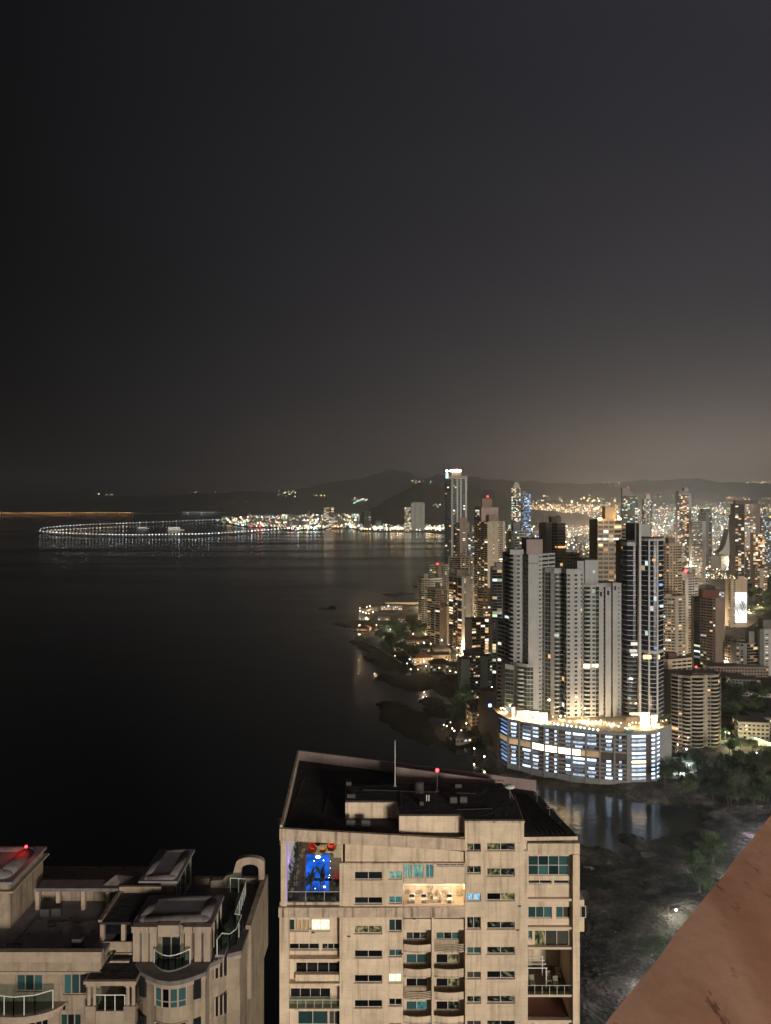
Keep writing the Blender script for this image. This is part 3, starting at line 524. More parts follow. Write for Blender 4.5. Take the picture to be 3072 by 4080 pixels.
# ================================================================== tower builder
PAL = {'mix': ['lit_warm', 'lit_warm', 'lit_orange', 'lit_cool', 'lit_white', 'lit_green'], 'warm': ['lit_warm', 'lit_orange', 'lit_orange', 'lit_white', 'lit_warm'], 'cool': ['lit_cool', 'lit_cool', 'lit_blue', 'lit_white', 'lit_warm'], 'blue': ['lit_blue', 'lit_cool', 'lit_blue'], 'green': ['lit_green', 'lit_cool', 'lit_warm']}
class Tower:
    def __init__(s, name, label, px, D, zb=3.0, cat='tower', mat='tower_beige', trim=None, roof='grey_roof', lit=.1, pal='mix', dark='pane_dark', cap=0, group=None, seed=None):
        s.root = thing(name, label, cat, (X(px, D), D + 8, zb), group); s.zb = zb; s.D = D; s.lit = lit; s.pal = PAL[pal]; s.dark = dark; s.cap = cap; s.mat = mat; s.trim = trim or mat; s.roofm = roof
        s.wall = MB(); s.slab = MB(); s.roofb = MB(); s.wins = []; s.balc = []; s.slabs = []; s.r = random.Random(seed if seed is not None else int(px * 7 + D))
    def pane(s, A, u, n, a0, a1, d, z0, z1, kind=None):
        if kind is None:
            kind = s.r.choice(s.pal) if s.r.random() < s.lit else s.dark
        am = (a0 + a1) / 2; s.wins.append((kind, (A[0] + u[0] * am + n[0] * d, A[1] + u[1] * am + n[1] * d, (z0 + z1) / 2), (a1 - a0, .1, z1 - z0), math.atan2(u[1], u[0])))
    def strip(s, code, A, u, n, L, z0, z1, fh, dark=None):
        k = code[0]; npn = int(code[1]) if len(code) > 1 and code[1].isdigit() else 1; opt = code[2:] if len(code) > 1 and code[1].isdigit() else code[1:]
        od = s.dark
        if dark: s.dark = dark
        fl = []; z = z0
        while z + fh * .85 < z1: fl.append(z); z += fh
        if k == 'W': s.wall.obox(A, u, n, 0, L, 0, .3, z0, z1)
        elif k in 'PS':                                             # punched windows, S = small
            sill, head = (1.0, fh - .55) if k == 'P' else (1.1, 2.1); mg = min(.35, L * .12) if k == 'P' else L * .22
            s.wall.obox(A, u, n, 0, mg, 0, .3, z0, z1); s.wall.obox(A, u, n, L - mg, L, 0, .3, z0, z1)
            pz = z0
            for z in fl:
                s.wall.obox(A, u, n, mg, L - mg, 0, .298, pz, z + sill); pz = z + head
                w = (L - 2 * mg) / npn
                if npn > 1:
                    for i in range(1, npn): s.wall.obox(A, u, n, mg + i * w - .09, mg + i * w + .09, 0, .2, z + sill, z + head)
                for i in range(npn): s.pane(A, u, n, mg + i * w + .02, mg + (i + 1) * w - .02, .07, z + sill, z + head)
            s.wall.obox(A, u, n, mg, L - mg, 0, .298, pz, z1)
        elif k == 'G':                                              # glazing between thin slab edges
            for z in fl:
                s.slabs.append((A, u, n, L, z))
                w = L / npn
                for i in range(npn):
                    s.pane(A, u, n, i * w + .08, (i + 1) * w - .08, .1, z + .24, z + fh - .22)
                    if i: s.wall.obox(A, u, n, i * w - .08, i * w + .08, 0, .25, z + .24, z + fh - .22)
            s.slab.obox(A, u, n, 0, L, 0, .34, (fl[-1] + fh if fl else z0) - .2, z1)
        elif k in 'BCDK':                                           # balconies: B straight solid, C bowed solid, D glass front, K thin slab
            dep = {'B': 1.3, 'C': 1.7, 'D': 1.3, 'K': 1.5}[k]
            for z in fl:
                s.balc.append((k, L, dep, (A[0], A[1], z), math.atan2(u[1], u[0])))
                w = L / npn
                for i in range(npn): s.pane(A, u, n, i * w + .12, (i + 1) * w - .12, .07, z + .2, z + fh - .4)
                s.wall.obox(A, u, n, 0, L, 0, .05, z + fh - .4, z + fh)
            s.wall.obox(A, u, n, 0, L, 0, .3, (fl[-1] + fh if fl else z0), z1)
        s.dark = od
    BM = {}
    def bmesh(s, k, L, dep, mat):
        key = (k, round(L, 2), dep, mat)
        if key in Tower.BM: return Tower.BM[key]
        b = MB()
        if k == 'C':
            m = 7; pts = [(L * i / (m - 1), -(.35 + dep * math.sin(math.pi * i / (m - 1)) ** .6)) for i in range(m)]
            b.prism([(0, 0)] + pts + [(L, 0)], -.12, .12)
            for i in range(m - 1):
                (x0, y0), (x1, y1) = pts[i], pts[i + 1]; b.add([(x0, y0, .12), (x1, y1, .12), (x1, y1 + .15, .12), (x0, y0 + .15, .12), (x0, y0, 1.05), (x1, y1, 1.05), (x1, y1 + .15, 1.05), (x0, y0 + .15, 1.05)], MB.BF)
            me = b.mesh('balcony', [mat])
        else:
            b.box(.02, L - .02, -dep, 0, -.12, .12, 0); hgt = {'B': 1.0, 'D': .95, 'K': .38}[k]
            b.box(.02, L - .02, -dep, -dep + .12, .12, hgt, 1 if k == 'D' else 0)
            if k == 'B': b.box(.02, .14, -dep + .12, 0, .12, hgt, 0); b.box(L - .14, L - .02, -dep + .12, 0, .12, hgt, 0)
            if k == 'D': b.box(.02, L - .02, -dep, -dep + .1, .95, 1.02, 0)
            me = b.mesh('balcony', [mat, 'pane_green'])
        Tower.BM[key] = me; return me
    def mass(s, corners, faces, ytop=None, ztop=None, back=18, fh=3.0, zb=None, parapet=.9, D=None, dark=None):
        D = D or s.D; zb = s.zb if zb is None else zb
        P = [(X(p, D + d), D + d) for p, d in corners]
        if ztop is None: ztop = Z(ytop, D + min(d for _, d in corners))
        poly = list(P)
        if P[-1][1] < D + back - .5: poly.append((P[-1][0], D + back))
        if P[0][1] < D + back - .5: poly.append((P[0][0], D + back))
        s.wall.prism(poly, zb, ztop - .02); s.roofb.prism(poly, ztop, ztop + .12)
        for i, fc in enumerate(faces):
            A, B = P[i], P[i + 1]; L = math.hypot(B[0] - A[0], B[1] - A[1]); u = ((B[0] - A[0]) / L, (B[1] - A[1]) / L); n = (u[1], -u[0])
            toks = [t.split(':') for t in fc.split()]; ws = [float(t[1]) if len(t) > 1 else 1.0 for t in toks]; tot = sum(ws); a = 0
            for t, wgt in zip(toks, ws):
                l = L * wgt / tot; s.strip(t[0], (A[0] + u[0] * a, A[1] + u[1] * a), u, n, l, zb, ztop, fh, dark); a += l
            s.wall.obox(A, u, n, -.02, L + .02, -.25, .32, ztop + .13, ztop + parapet)
        return ztop
    def box(s, p0, p1, d0, d1, ytop, zb, mat=None, name='plant_room', D=None):
        D = (D or s.D); b = MB(); x0, x1 = X(p0, D + d0), X(p1, D + d0); zt = Z(ytop, D + d0)
        b.box(x0, x1, D + d0, D + d1, zb, zt, 0); b.box(x0 - .2, x1 + .2, D + d0 - .2, D + d1 + .2, zt, zt + .35, 1); return b.build(name, [mat or s.mat, s.roofm], s.root)
    def beacon(s, px, py, r=.9, d=4):
        D = s.D + d; p = Vector((X(px, D), D, Z(py, D))); b = MB(); b.ball(p, r * D / 800, 0, 8, 5); b.build('beacon', ['glow_red'], s.root)
        b = MB(); b.tube((p.x, p.y, p.z - 5), p, .12, .1, 5); b.build('mast', ['steel'], s.root)
    def finish(s):
        s.wall.build('wall', [s.mat], s.root); s.slab.build('roof_edge', [s.trim], s.root); rest_s = s.slabs
        if s.D < 560:
            for A, u, n, L, z in s.slabs[:300]: piece('slab_edge', s.trim, s.root, (A[0] + u[0] * L / 2 + n[0] * .17, A[1] + u[1] * L / 2 + n[1] * .17, z + .01), (L, .34, .42), math.atan2(u[1], u[0]))
            rest_s = s.slabs[300:]
        sb_ = MB()
        for A, u, n, L, z in rest_s: sb_.obox(A, u, n, 0, L, 0, .34, z - .2, z + .22)
        sb_.build('slab_edges', [s.trim], s.root, kind='stuff'); s.roofb.build('roof', [s.roofm], s.root)
        lit = [w for w in s.wins if w[0] != s.dark and w[0].startswith('lit')]; dk = [w for w in s.wins if not w[0].startswith('lit')]
        if s.D > 1300: ind, rest = [], s.wins
        else:
            s.r.shuffle(dk); room = max(0, min(300, s.cap) - len(lit)); ind = lit[:300] + dk[:room]; rest = lit[300:] + dk[room:]
        for k, c, sz, a in ind: piece('window', k, s.root, c, sz, a)
        if rest:
            ks = sorted({w[0] for w in rest}); b = MB()
            for k, c, sz, a in rest:
                u = (math.cos(a), math.sin(a)); n = (u[1], -u[0]); b.obox((c[0] - u[0] * sz[0] / 2, c[1] - u[1] * sz[0] / 2), u, n, 0, sz[0], -.05, .05, c[2] - sz[2] / 2, c[2] + sz[2] / 2, ks.index(k))
            b.build('window_panes', ks, s.root, kind='stuff')
        o = parent_origin(s.root); cnt = 0
        if s.balc and (s.D < 1300):
            for k, L, dep, p, a in s.balc[:300]:
                q = bpy.data.objects.new('balcony', s.bmesh(k, L, dep, s.trim)); COL.objects.link(q); q.parent = s.root; q.location = (p[0] - o.x, p[1] - o.y, p[2] - o.z); q.rotation_euler = (0, 0, a)
        bal = s.balc[300:] if s.D < 1300 else s.balc
        if bal:
            b = MB()
            for k, L, dep, p, a in bal:
                u = (math.cos(a), math.sin(a)); n = (u[1], -u[0]); b.obox(p[:2], u, n, .05, L - .05, 0, dep, p[2] - .12, p[2] + .12); b.obox(p[:2], u, n, .05, L - .05, dep - .15, dep, p[2] + .12, p[2] + 1.0)
            b.build('balconies', [s.trim], s.root, kind='stuff')
        return s.root

# ------------------------------------------------------------------ the four towers on the podium
DZ = 35.0                                                            # podium deck height
T = Tower('podium_tower', 'tall pale grey tower at left end of podium with square roof box', 2100, 532, DZ, mat='tower_white', roof='grey_roof', lit=.012, pal='cool', dark='pane_green', cap=230)
za = T.mass([(2012, 20), (2046, 4), (2057, 3), (2073, 3), (2086, 3), (2105, -4), (2143, -4), (2158, -2), (2210, 8)], ['C1 C1', 'W', 'P1', 'W', 'G2', 'W', 'S1', 'P1 P1'], ytop=2212, back=32)
T.mass([(1984, 26), (2012, 19)], ['C1 C1'], ytop=2478, back=36)
T.mass([(2013, 3), (2046, -1)], ['G1 G1:.5'], ytop=2655, back=22); T.mass([(2060, -1), (2100, -6), (2125, -6)], ['C1 G1:.5', 'G2'], ytop=2652, back=6)
T.box(2032, 2086, 2, 12, 2190, za, name='roof_block'); T.box(2098, 2162, 4, 24, 2150, za, 'tower_pink'); T.box(2105, 2143, -4.1, -3.9, 2246, za - 12, 'tower_white', 'parapet_panel')
T.finish()
T = Tower('podium_tower', 'grey tower with bowed balconies second from left on the podium', 2240, 522, DZ, mat='tower_white', lit=.010, pal='warm', dark='pane_green', cap=200)
zb_ = T.mass([(2166, 8), (2172, 6), (2196, 3), (2208, 1), (2228, 1), (2240, 3), (2258, -4), (2273, -4), (2287, -4), (2301, -3), (2312, -2), (2321, 0)], ['W', 'G2', 'W', 'C1', 'G1', 'G2', 'P1', 'W', 'P1', 'W', 'P1'], ytop=2272, back=24)
T.mass([(2194, 2.6), (2209, .6)], ['W'], ytop=2283, back=4); T.box(2166, 2200, 10, 20, 2262, zb_)
T.finish()
T = Tower('podium_tower', 'grey ribbed tower with tall split roof box third from left on the podium', 2390, 519, DZ, mat='tower_white', lit=.008, pal='cool', dark='pane_green', cap=170)
zc_ = T.mass([(2300, 4), (2308, 3), (2320, 2), (2325, 1.5), (2352, 0), (2358, 0), (2373, 0), (2386, 2), (2403, 2.5), (2412, 4), (2434, 2.5), (2441, 4), (2460, 2.5), (2470, 3.5), (2474, 4)], ['W', 'P1', 'W', 'C1', 'W', 'P1', 'G1', 'W', 'P1', 'W', 'P1', 'W', 'S1', 'W'], ytop=2330, back=24)
for p0, p1, yt in ((2386, 2403, 2350), (2412, 2434, 2345), (2441, 2460, 2326)):
    T.mass([(p0, 1.2), (p1, 1.2)], ['W'], ytop=yt, back=4)
    piece('window', 'pane_dark', T.root, (X((p0 + p1) / 2, 520), 519.85, Z(yt + 17, 520)), (1.5, .3, 3.0))
T.box(2300, 2331, 4, 20, 2236, zc_); T.box(2331, 2383, 3, 22, 2232, zc_)
p = (X(2366, 522), 521.7, Z(2278, 522)); piece('window', 'lit_white', T.root, p, (1.7, .2, 1.7)); piece('window', 'lit_green', T.root, (X(2365, 518), 518.6, Z(2356, 518)), (1.9, .2, 3.0))
for a, w_ in ((2338, 4.2), (2366, 2.4), (2380, 2.0)): piece('window', 'glow_warm' if a == 2338 else 'lit_white', T.root, (X(a, 517), 517.2 if a < 2350 else 518.3, Z(2654, 517)), (w_, .2, 2.4))
T.finish()
T = Tower('podium_tower', 'dark glass tower with white slab lines and tall white fin on the podium', 2560, 522, DZ, mat='tower_dark', trim='slab_white', lit=.03, pal='cool', dark='pane_navy', cap=230)
zs = Z(2590, 522)
bowl = [(2474, 14), (2482, 4), (2500, 0), (2522, -1), (2546, -1)]; bowr = [(2553, 2), (2570, -1), (2587, -3), (2604, -4), (2620, -4), (2643, 4)]
T.mass(bowl, ['G1', 'G1', 'G1', 'G1'], ztop=Z(2160, 522), zb=zs, back=26, fh=3.45, parapet=1.5); T.mass(bowr, ['G1', 'G1', 'G1', 'G1', 'G1'], ztop=Z(2146, 522), zb=zs, back=26, fh=3.45, parapet=1.5)
T.mass(bowl, ['G1', 'D1', 'D1', 'D1'], ztop=zs, back=26, fh=2.93); T.mass(bowr, ['G1', 'G1', 'G1', 'G1', 'G1'], ztop=zs, back=26, fh=2.93)
b = MB(); x0, x1 = X(2545, 518), X(2553.5, 518); b.box(x0, x1, 517.2, 524, DZ - 6, Z(2085, 518)); b.build('fin', ['slab_white'], T.root)
for a, d in ((2587, -3.6), (2620, -4.6)):
    b = MB(); xx = X(a, 522 + d); b.box(xx - .55, xx + .55, 522 + d - .05, 522 + d + 1, DZ, Z(2150, 522)); b.build('mullion_pier', ['slab_white'], T.root)
b = MB(); b.box(X(2526, 522), X(2548, 522), 520, 540, Z(2160, 522), Z(2086, 522), 0); b.build('roof_block', ['tower_grey'], T.root); b = MB(); b.box(X(2548, 518), X(2600, 518), 524, 540, Z(2146, 522), Z(2088, 522)); b.build('roof_block', ['tower_white'], T.root)
b = MB(); b.box(X(2557, 522), X(2622, 522), 518.3, 519.5, Z(2622, 522), Z(2606, 522)); b.build('lit_floor_window', ['lit_warm'], T.root)
for a, yy in ((2530, 2566), (2525, 2594), (2530, 2612)): piece('window', 'lit_white', T.root, (X(a, 520), 520.8, Z(yy, 520)), (5.0, .3, 2.2))
for a, yy, k in ((2608, 2580, 'lit_blue'), (2633, 2330, 'lit_blue'), (2629, 2292, 'lit_orange'), (2600, 2230, 'lit_orange'), (2503, 2778, 'lit_cool'), (2636, 2415, 'lit_cool'), (2636, 2455, 'lit_green'), (2628, 2248, 'lit_orange')): piece('window', k, T.root, (X(a, 520), 517.6 if a < 2622 else 520.0, Z(yy, 520)), (2.2, .5, 1.6))
T.finish()

# ------------------------------------------------------------------ towers left of and behind the podium
def quick(name, label, D, corners, faces, ytop, mat, lit, pal='mix', fh=3.0, back=18, roofs=(), beacons=(), dark='pane_dark', trim=None, cap=0, group=None, cat='tower', zb=3.0, more=()):
    T = Tower(name, label, sum(c[0] for c in corners) / len(corners), D, zb, cat, mat, trim, lit=lit, pal=pal, dark=dark, cap=cap, group=group)
    zt = T.mass(corners, faces, ytop=ytop, fh=fh, back=back)
    for m in more: T.mass(m[0], m[1], ytop=m[2], fh=fh, back=m[3])
    for r_ in roofs: T.box(r_[0], r_[1], r_[2], r_[3], r_[4], zt, r_[5] if len(r_) > 5 else None)
    for q_ in beacons: T.beacon(*q_)
    T.finish(); return T
T = quick('apartment_tower', 'dark tower with orange lit rooms and a tall blank grey end wall', 880, [(1790, 22), (1840, 0), (1851, 0), (1854, 1), (1877, 1)], ['B1 W:.15 B2 W:.15 B1', 'W', 'G1', 'W'], 2298, 'tower_light', .34, 'warm', back=26, roofs=((1822, 1866, 6, 16, 2270, 'tower_beige'),), trim='tower_brown')
for i in range(6): piece('window', 'lit_warm', T.root, (X(1794 + i * 7.5, 895 - i * 2.6), 898 - i * 3.6, Z(2376 + i * 1.5, 890)), (2.2, .6, 2.0))
quick('apartment_tower', 'pale tower with rows of small dark windows at the water edge leftmost of the towers', 1060, [(1668, 10), (1680, 0), (1716, 0), (1762, 8)], ['B1', 'P1 P1 P1', 'P2 P2 P2'], 2306, 'tower_light', .07, back=24, roofs=((1690, 1706, 4, 12, 2285),))
quick('apartment_tower', 'brown flat-roofed tower with small dark box on its roof behind the pale-sided block', 985, [(1703, 8), (1735, 0), (1782, 6)], ['B1 B1', 'P2 P2 P2'], 2347, 'tower_brown', .10, 'warm', roofs=((1735, 1754, 4, 10, 2326, 'tower_grey'),), trim='tower_beige')
quick('apartment_block', 'short block with blank cream end wall at the foot of the orange-lit tower', 930, [(1715, 14), (1752, 0), (1779, 0), (1794, 8)], ['B1 W:.2 B1', 'W S1:.5 W S1:.5 W', 'W S1'], 2420, 'tower_cream', .12, 'warm', trim='tower_beige', roofs=((1755, 1776, 3, 9, 2402),), cat='apartment block')
quick('apartment_tower', 'pale tower with red roof beacon behind the leftmost tower', 1240, [(1713, 10), (1745, 0), (1768, 4), (1790, 8)], ['P2 P2', 'W P1', 'P2 P2'], 2252, 'tower_light', .08, roofs=((1735, 1770, 4, 12, 2240),), beacons=((1744, 2247),))
quick('apartment_tower', 'white tower with long horizontal slab lines behind the orange-lit tower', 1150, [(1790, 10), (1835, 0), (1887, 8)], ['K2 K2', 'W:.3 P2 W:.3 P2 W:.3 P2 W:.3'], 2222, 'tower_light', .05, 'cool', trim='tower_light', roofs=((1838, 1858, 3, 10, 2205),), back=24)
quick('apartment_tower', 'beige tower with a broad blank side and a pink penthouse under a red beacon', 1060, [(1890, 34), (1943, 0), (1990, 0), (2004, 1), (2012, 3)], ['B1 W:.12 B2 W:.12 B2 W:.12 B1', 'W S1:.35 W:.6 S1:.35', 'B1', 'W'], 2080, 'tower_beige', .16, 'warm', roofs=((1918, 1986, 10, 28, 2022, 'tower_pink'), (1921, 1960, 14, 26, 1987, 'tower_brown'), (1948, 1984, 2, 9, 2052, 'tower_brown')), beacons=((1943, 1978),), back=36)
T = quick('office_tower', 'tallest glass tower by the bay with white vertical piers and bright white roof sign', 1900, [(1774, 16), (1797, 3), (1806, 0), (1819, 0), (1826, 0), (1833, 0), (1840, 0), (1853, 0), (1861, 1)], ['G3', 'W', 'G2', 'W', 'G1', 'W', 'G2', 'W'], 1905, 'tower_pale', .05, 'mix', fh=3.9, back=40, dark='pane_navy', roofs=((1792, 1862, -1.5, 36, 1896, 'tower_sand'), (1800, 1838, 4, 30, 1882, 'tower_sand')))
b = MB(); b.box(X(1793, 1900), X(1837, 1900), 1899, 1901, Z(1880, 1900), Z(1871, 1900)); b.build('roof_sign', ['glow_white'], T.root, label='bright white horizontal roof sign')
b = MB(); b.box(X(1776, 1900), X(1787, 1900), 1899, 1905, Z(1906, 1900), Z(1884, 1900)); b.build('corner_lantern', ['lit_cool'], T.root); b = MB(); b.ball((X(1781, 1900), 1900, Z(1876, 1900)), 3.0); b.build('corner_lamp', ['glow_cool'], T.root); T.beacon(1820, 1868, .6, 0)
quick('apartment_tower', 'brown boxy tower in front of the tallest glass tower', 1500, [(1808, 14), (1832, 0), (1871, 4)], ['G2 B1', 'W P1 W:.5 P1'], 2083, 'tower_brown', .10, 'mix', roofs=((1830, 1862, 4, 18, 2064),), trim='tower_beige')
quick('apartment_tower', 'narrow dark tower with cool lit windows between the brown boxy and beige towers', 1380, [(1866, 6), (1892, 0)], ['B1 P1 B1'], 2122, 'tower_grey', .22, 'cool')
quick('apartment_tower', 'dark slim tower with scattered lights left of the pink penthouse', 1250, [(1894, 6), (1910, 0), (1930, 4)], ['G2', 'G2'], 2020, 'tower_dark', .22, 'mix')
quick('apartment_tower', 'pale tower with narrow bands and a grey roof box right of the beige tower', 830, [(2022, 8), (2036, 0), (2050, 0), (2108, 6)], ['W P1', 'W S1:.4 W', 'P2 P2 P2'], 2118, 'tower_pale', .06, 'cool', roofs=((2044, 2072, 3, 12, 2082, 'tower_grey'),))
T = quick('apartment_tower', 'bronze glass tower with beige windowed side behind the left podium towers', 735, [(2155, 8), (2178, 0), (2198, 1), (2220, -1), (2253, 3)], ['W', 'W S1 W', 'G2', 'G3'], 2085, 'tower_beige', .035, 'warm', roofs=((2196, 2236, 5, 16, 2060, 'tower_brown'), (2222, 2232, 6, 12, 2055, 'tower_brown')), dark='pane_greyed')
for yy in (2178, 2182): piece('window', 'lit_orange', T.root, (X(2232, 735), 734.5, Z(yy, 735)), (9.5, .8, .9))
quick('apartment_block', 'small pale block with red beacon between the two grey podium towers', 690, [(2258, 4), (2284, 0), (2312, 4)], ['P1 P1', 'P2 P2'], 2205, 'tower_pink', .05, beacons=((2308, 2216),), cat='apartment block')
T = quick('office_tower', 'banded beige tower with an orange lit crown box behind the podium', 650, [(2372, 4), (2382, 0), (2446, 0), (2476, 6)], ['W', 'P1 P1 P1', 'P1'], 2072, 'tower_sand', .13, 'warm', fh=3.9, back=24, roofs=((2412, 2452, 4, 14, 2020, 'tower_sand'),), dark='pane_greyed')
for i in range(7): piece('window', 'lit_white', T.root, (X(2386 + i * 12, 650), 649.4, Z(2148, 650)), (2.2, .5, 1.8))
lamp(T.root, (X(2400, 645), 645, Z(2062, 645)), 5000, (1, .62, .28)); lamp(T.root, (X(2466, 648), 648, Z(2062, 645)), 5000, (1, .62, .28))
for a in (2383, 2460): b = MB(); b.box(X(a, 650), X(a + 14, 650), 649.2, 650.2, Z(2071, 650), Z(2064, 650)); b.build('crown_light', ['glow_warm'], T.root)
quick('apartment_block', 'low annex with bright orange window beside the banded tower', 660, [(2476, 3), (2528, 0)], ['P1 P1 P1'], 2096, 'tower_brown', .30, 'warm', cat='apartment block')
quick('apartment_tower', 'brown tower with beige piers right of the dark glass tower', 860, [(2643, 4), (2665, 0), (2700, 1), (2716, 5)], ['P1 W:.5 P1', 'W:.5 P1 W:.4 P1 P1', 'P1'], 2168, 'tower_sand', .14, 'warm', roofs=((2664, 2690, 4, 14, 2145, 'tower_brown'),))
quick('apartment_tower', 'pale green tinted tower with lattice side and red beacon right of the dark glass tower', 880, [(2675, 16), (2730, 0), (2742, 0), (2782, 8)], ['P1 P1 P1 P1 P1', 'W', 'P1 P1:.6 P1'], 2305, 'tower_light', .04, 'mix', roofs=((2700, 2738, 6, 16, 2278), (2736, 2762, 8, 18, 2286, 'tower_pink')), beacons=((2732, 2274, 1.6),))
quick('apartment_tower', 'brown gabled tower with yellow lit rows beside the dark glass tower', 770, [(2643, 4), (2690, 0), (2702, 1), (2732, 4)], ['P2 P1 P2', 'W', 'P1 S1'], 2378, 'tower_beige', .20, 'warm', roofs=((2650, 2676, 2, 8, 2366),))
quick('apartment_tower', 'brown tower with blank dark end wall and hipped red roof right of the lattice tower', 790, [(2765, 18), (2842, 1), (2850, 0), (2886, 6)], ['D1 W:.06 P2 P2 W:.06', 'P1', 'W'], 2385, 'tower_brown', .13, 'mix', trim='tower_grey', back=26, roofs=((2800, 2866, 5, 16, 2352, 'red_roof'),), more=())
quick('apartment_tower', 'cream tower with small paired windows and a red roof box behind the wavy-balcony tower', 610, [(2640, 3), (2660, 0), (2676, 1), (2756, 8)], ['W S1:.7', 'W', 'P1 P1 P1 P1'], 2632, 'tower_cream', .12, 'cool', roofs=((2665, 2698, 6, 14, 2605, 'red_roof'),), trim='tower_beige')
T = quick('apartment_tower', 'beige tower wrapped in wavy solid balconies beside the podium', 548, [(2676, 7), (2703, 3), (2718, 2), (2752, -2), (2754, 1), (2802, 1), (2806, 3), (2818, 3), (2832, 2), (2862, 4), (2866, 12)], ['B1', 'P1', 'C1', 'W', 'C1', 'P1', 'W', 'P1', 'C1', 'B1'], 2700, 'tower_beige', .05, 'warm', fh=2.85, back=24, cap=120, roofs=((2760, 2850, 8, 18, 2684, 'tower_brown'),), beacons=((2774, 2657),), zb=4)
T = quick('apartment_tower', 'slim tower carrying a huge glowing white banner near the right edge', 1060, [(2902, 8), (2912, 0), (2931, 1), (2977, 3)], ['P1', 'W P1', 'W:1.3 S1:.3 W:1.3'], 2310, 'tower_sand', .16, 'warm', roofs=((2940, 2965, 2, 10, 2296),))
b = MB(); n_ = 12; xs = [X(2930 + 46 * i / n_, 1058) for i in range(n_ + 1)]
for i in range(n_): b.box(xs[i] + .01, xs[i + 1] - .01, 1058.5 + .25 * math.sin(i), 1059.2, Z(2481, 1058), Z(2361, 1058))
m, t, o = _mat('banner_print'); e = t.nodes.new('ShaderNodeEmission'); t.links.new(e.outputs[0], o.inputs[0])
c = t.nodes.new('ShaderNodeTexCoord'); mpn = t.nodes.new('ShaderNodeMapping'); mpn.inputs['Rotation'].default_value = (0, 0.6, 0); t.links.new(c.outputs['Object'], mpn.inputs[0])
sp = t.nodes.new('ShaderNodeSeparateXYZ'); t.links.new(c.outputs['Object'], sp.inputs[0])
rz = t.nodes.new('ShaderNodeValToRGB'); rz.color_ramp.elements[0].position = 0.0; rz.color_ramp.elements[0].color = (1, 1, 1, 1); rz.color_ramp.elements[1].position = 1; rz.color_ramp.elements[1].color = (1, 1, 1, 1)
for pos, cc in ((.34, (.95, .95, .95, 1)), (.48, (.38, .36, .33, 1)), (.62, (.6, .6, .58, 1)), (.75, (1, 1, 1, 1))): k = rz.color_ramp.elements.new(pos); k.color = cc
zlo, zhi = Z(2481, 1058) - 3.0, Z(2361, 1058) - 3.0
mr = t.nodes.new('ShaderNodeMapRange'); mr.inputs[1].default_value = zlo; mr.inputs[2].default_value = zhi; t.links.new(sp.outputs['Z'], mr.inputs[0]); t.links.new(mr.outputs[0], rz.inputs[0]); t.links.new(rz.outputs[0], e.inputs[0]); e.inputs[1].default_value = 1.6; m.cycles.emission_sampling = 'FRONT'
b.build('banner', ['banner_print'], T.root, label='huge glowing white banner with slanted grey lettering')
b = MB()                                               # slanted strokes of the unreadable lettering
for i, (px_, py_, l_) in enumerate(((2957, 2404, 12), (2961, 2408, 13), (2965, 2405, 10), (2952, 2418, 14), (2957, 2421, 15), (2963, 2419, 12), (2941, 2440, 16), (2968, 2412, 9))):
    p0 = Vector((X(px_ - l_ * .35, 1058), 1058.0, Z(py_ - l_, 1058))); p1 = Vector((X(px_ + l_ * .35, 1058), 1058.0, Z(py_ + l_, 1058))); b.tube(p0, p1, .45, .45, 4)
b.build('banner_lettering', ['tower_grey'], T.root)
quick('apartment_tower', 'dark brown slab tower below the banner tower', 800, [(2886, 8), (2912, 0), (2934, 2)], ['P1 P1', 'W'], 2545, 'tower_brown', .30, 'cool')
quick('apartment_tower', 'tower with stacked lit balconies below the banner tower at the right', 775, [(2934, 4), (2962, 1), (2976, 0), (3028, 4)], ['P1 W:.4 P1', 'W', 'K2 K1'], 2566, 'tower_grey', .34, 'warm', trim='tower_beige', roofs=((2985, 3020, 5, 14, 2545, 'grey_roof'), (2984, 3008, 4, 12, 2516, 'tower_grey')))
quick('apartment_tower', 'pale columned tower with bands of small lit windows at the right edge', 770, [(3028, 3), (3044, 0), (3130, 3)], ['W', 'S1 W:.5 S1 W:.5 S1'], 2510, 'tower_white', .55, 'mix', roofs=((3040, 3110, 4, 14, 2470, 'grey_roof'),))
# far towers beyond the plain
FT = 'far towers beyond the city plain'
quick('far_tower', 'far tower with a curved violet lit crown right of the wooded hill', 2500, [(2038, 8), (2050, 0), (2074, 6)], ['G2', 'G4'], 1945, 'tower_white', .45, 'mix', fh=4, roofs=((2046, 2070, 3, 14, 1932, 'tower_pale'), (2050, 2066, 4, 13, 1922, 'tower_pale')))
T = quick('far_tower', 'far tower lit blue beside the violet crowned one', 2450, [(2078, 6), (2088, 0), (2114, 6)], ['P2', 'G4'], 1968, 'tower_grey', .5, 'blue', fh=4, roofs=((2080, 2098, 3, 14, 1958, 'tower_grey'),), beacons=((2089, 1960, .35),))
quick('far_tower', 'far dark tower with slanted stepped top and red beacon', 2300, [(2478, 6), (2500, 0), (2540, 6)], ['G3', 'G4'], 1975, 'tower_grey', .22, 'green', fh=4, roofs=((2480, 2508, 3, 20, 1944, 'tower_grey'), (2508, 2524, 3, 20, 1960, 'tower_grey')), beacons=((2503, 1942, .4),), dark='pane_green')
quick('far_tower', 'far slim tower with twin white fins and small cap', 2350, [(2562, 5), (2572, 0), (2598, 5)], ['G2', 'W:.4 G2 W:.4 G2'], 1985, 'tower_pale', .2, 'mix', fh=4, roofs=((2573, 2590, 2, 12, 1972, 'tower_pale'),), beacons=((2583, 1968, .35),))
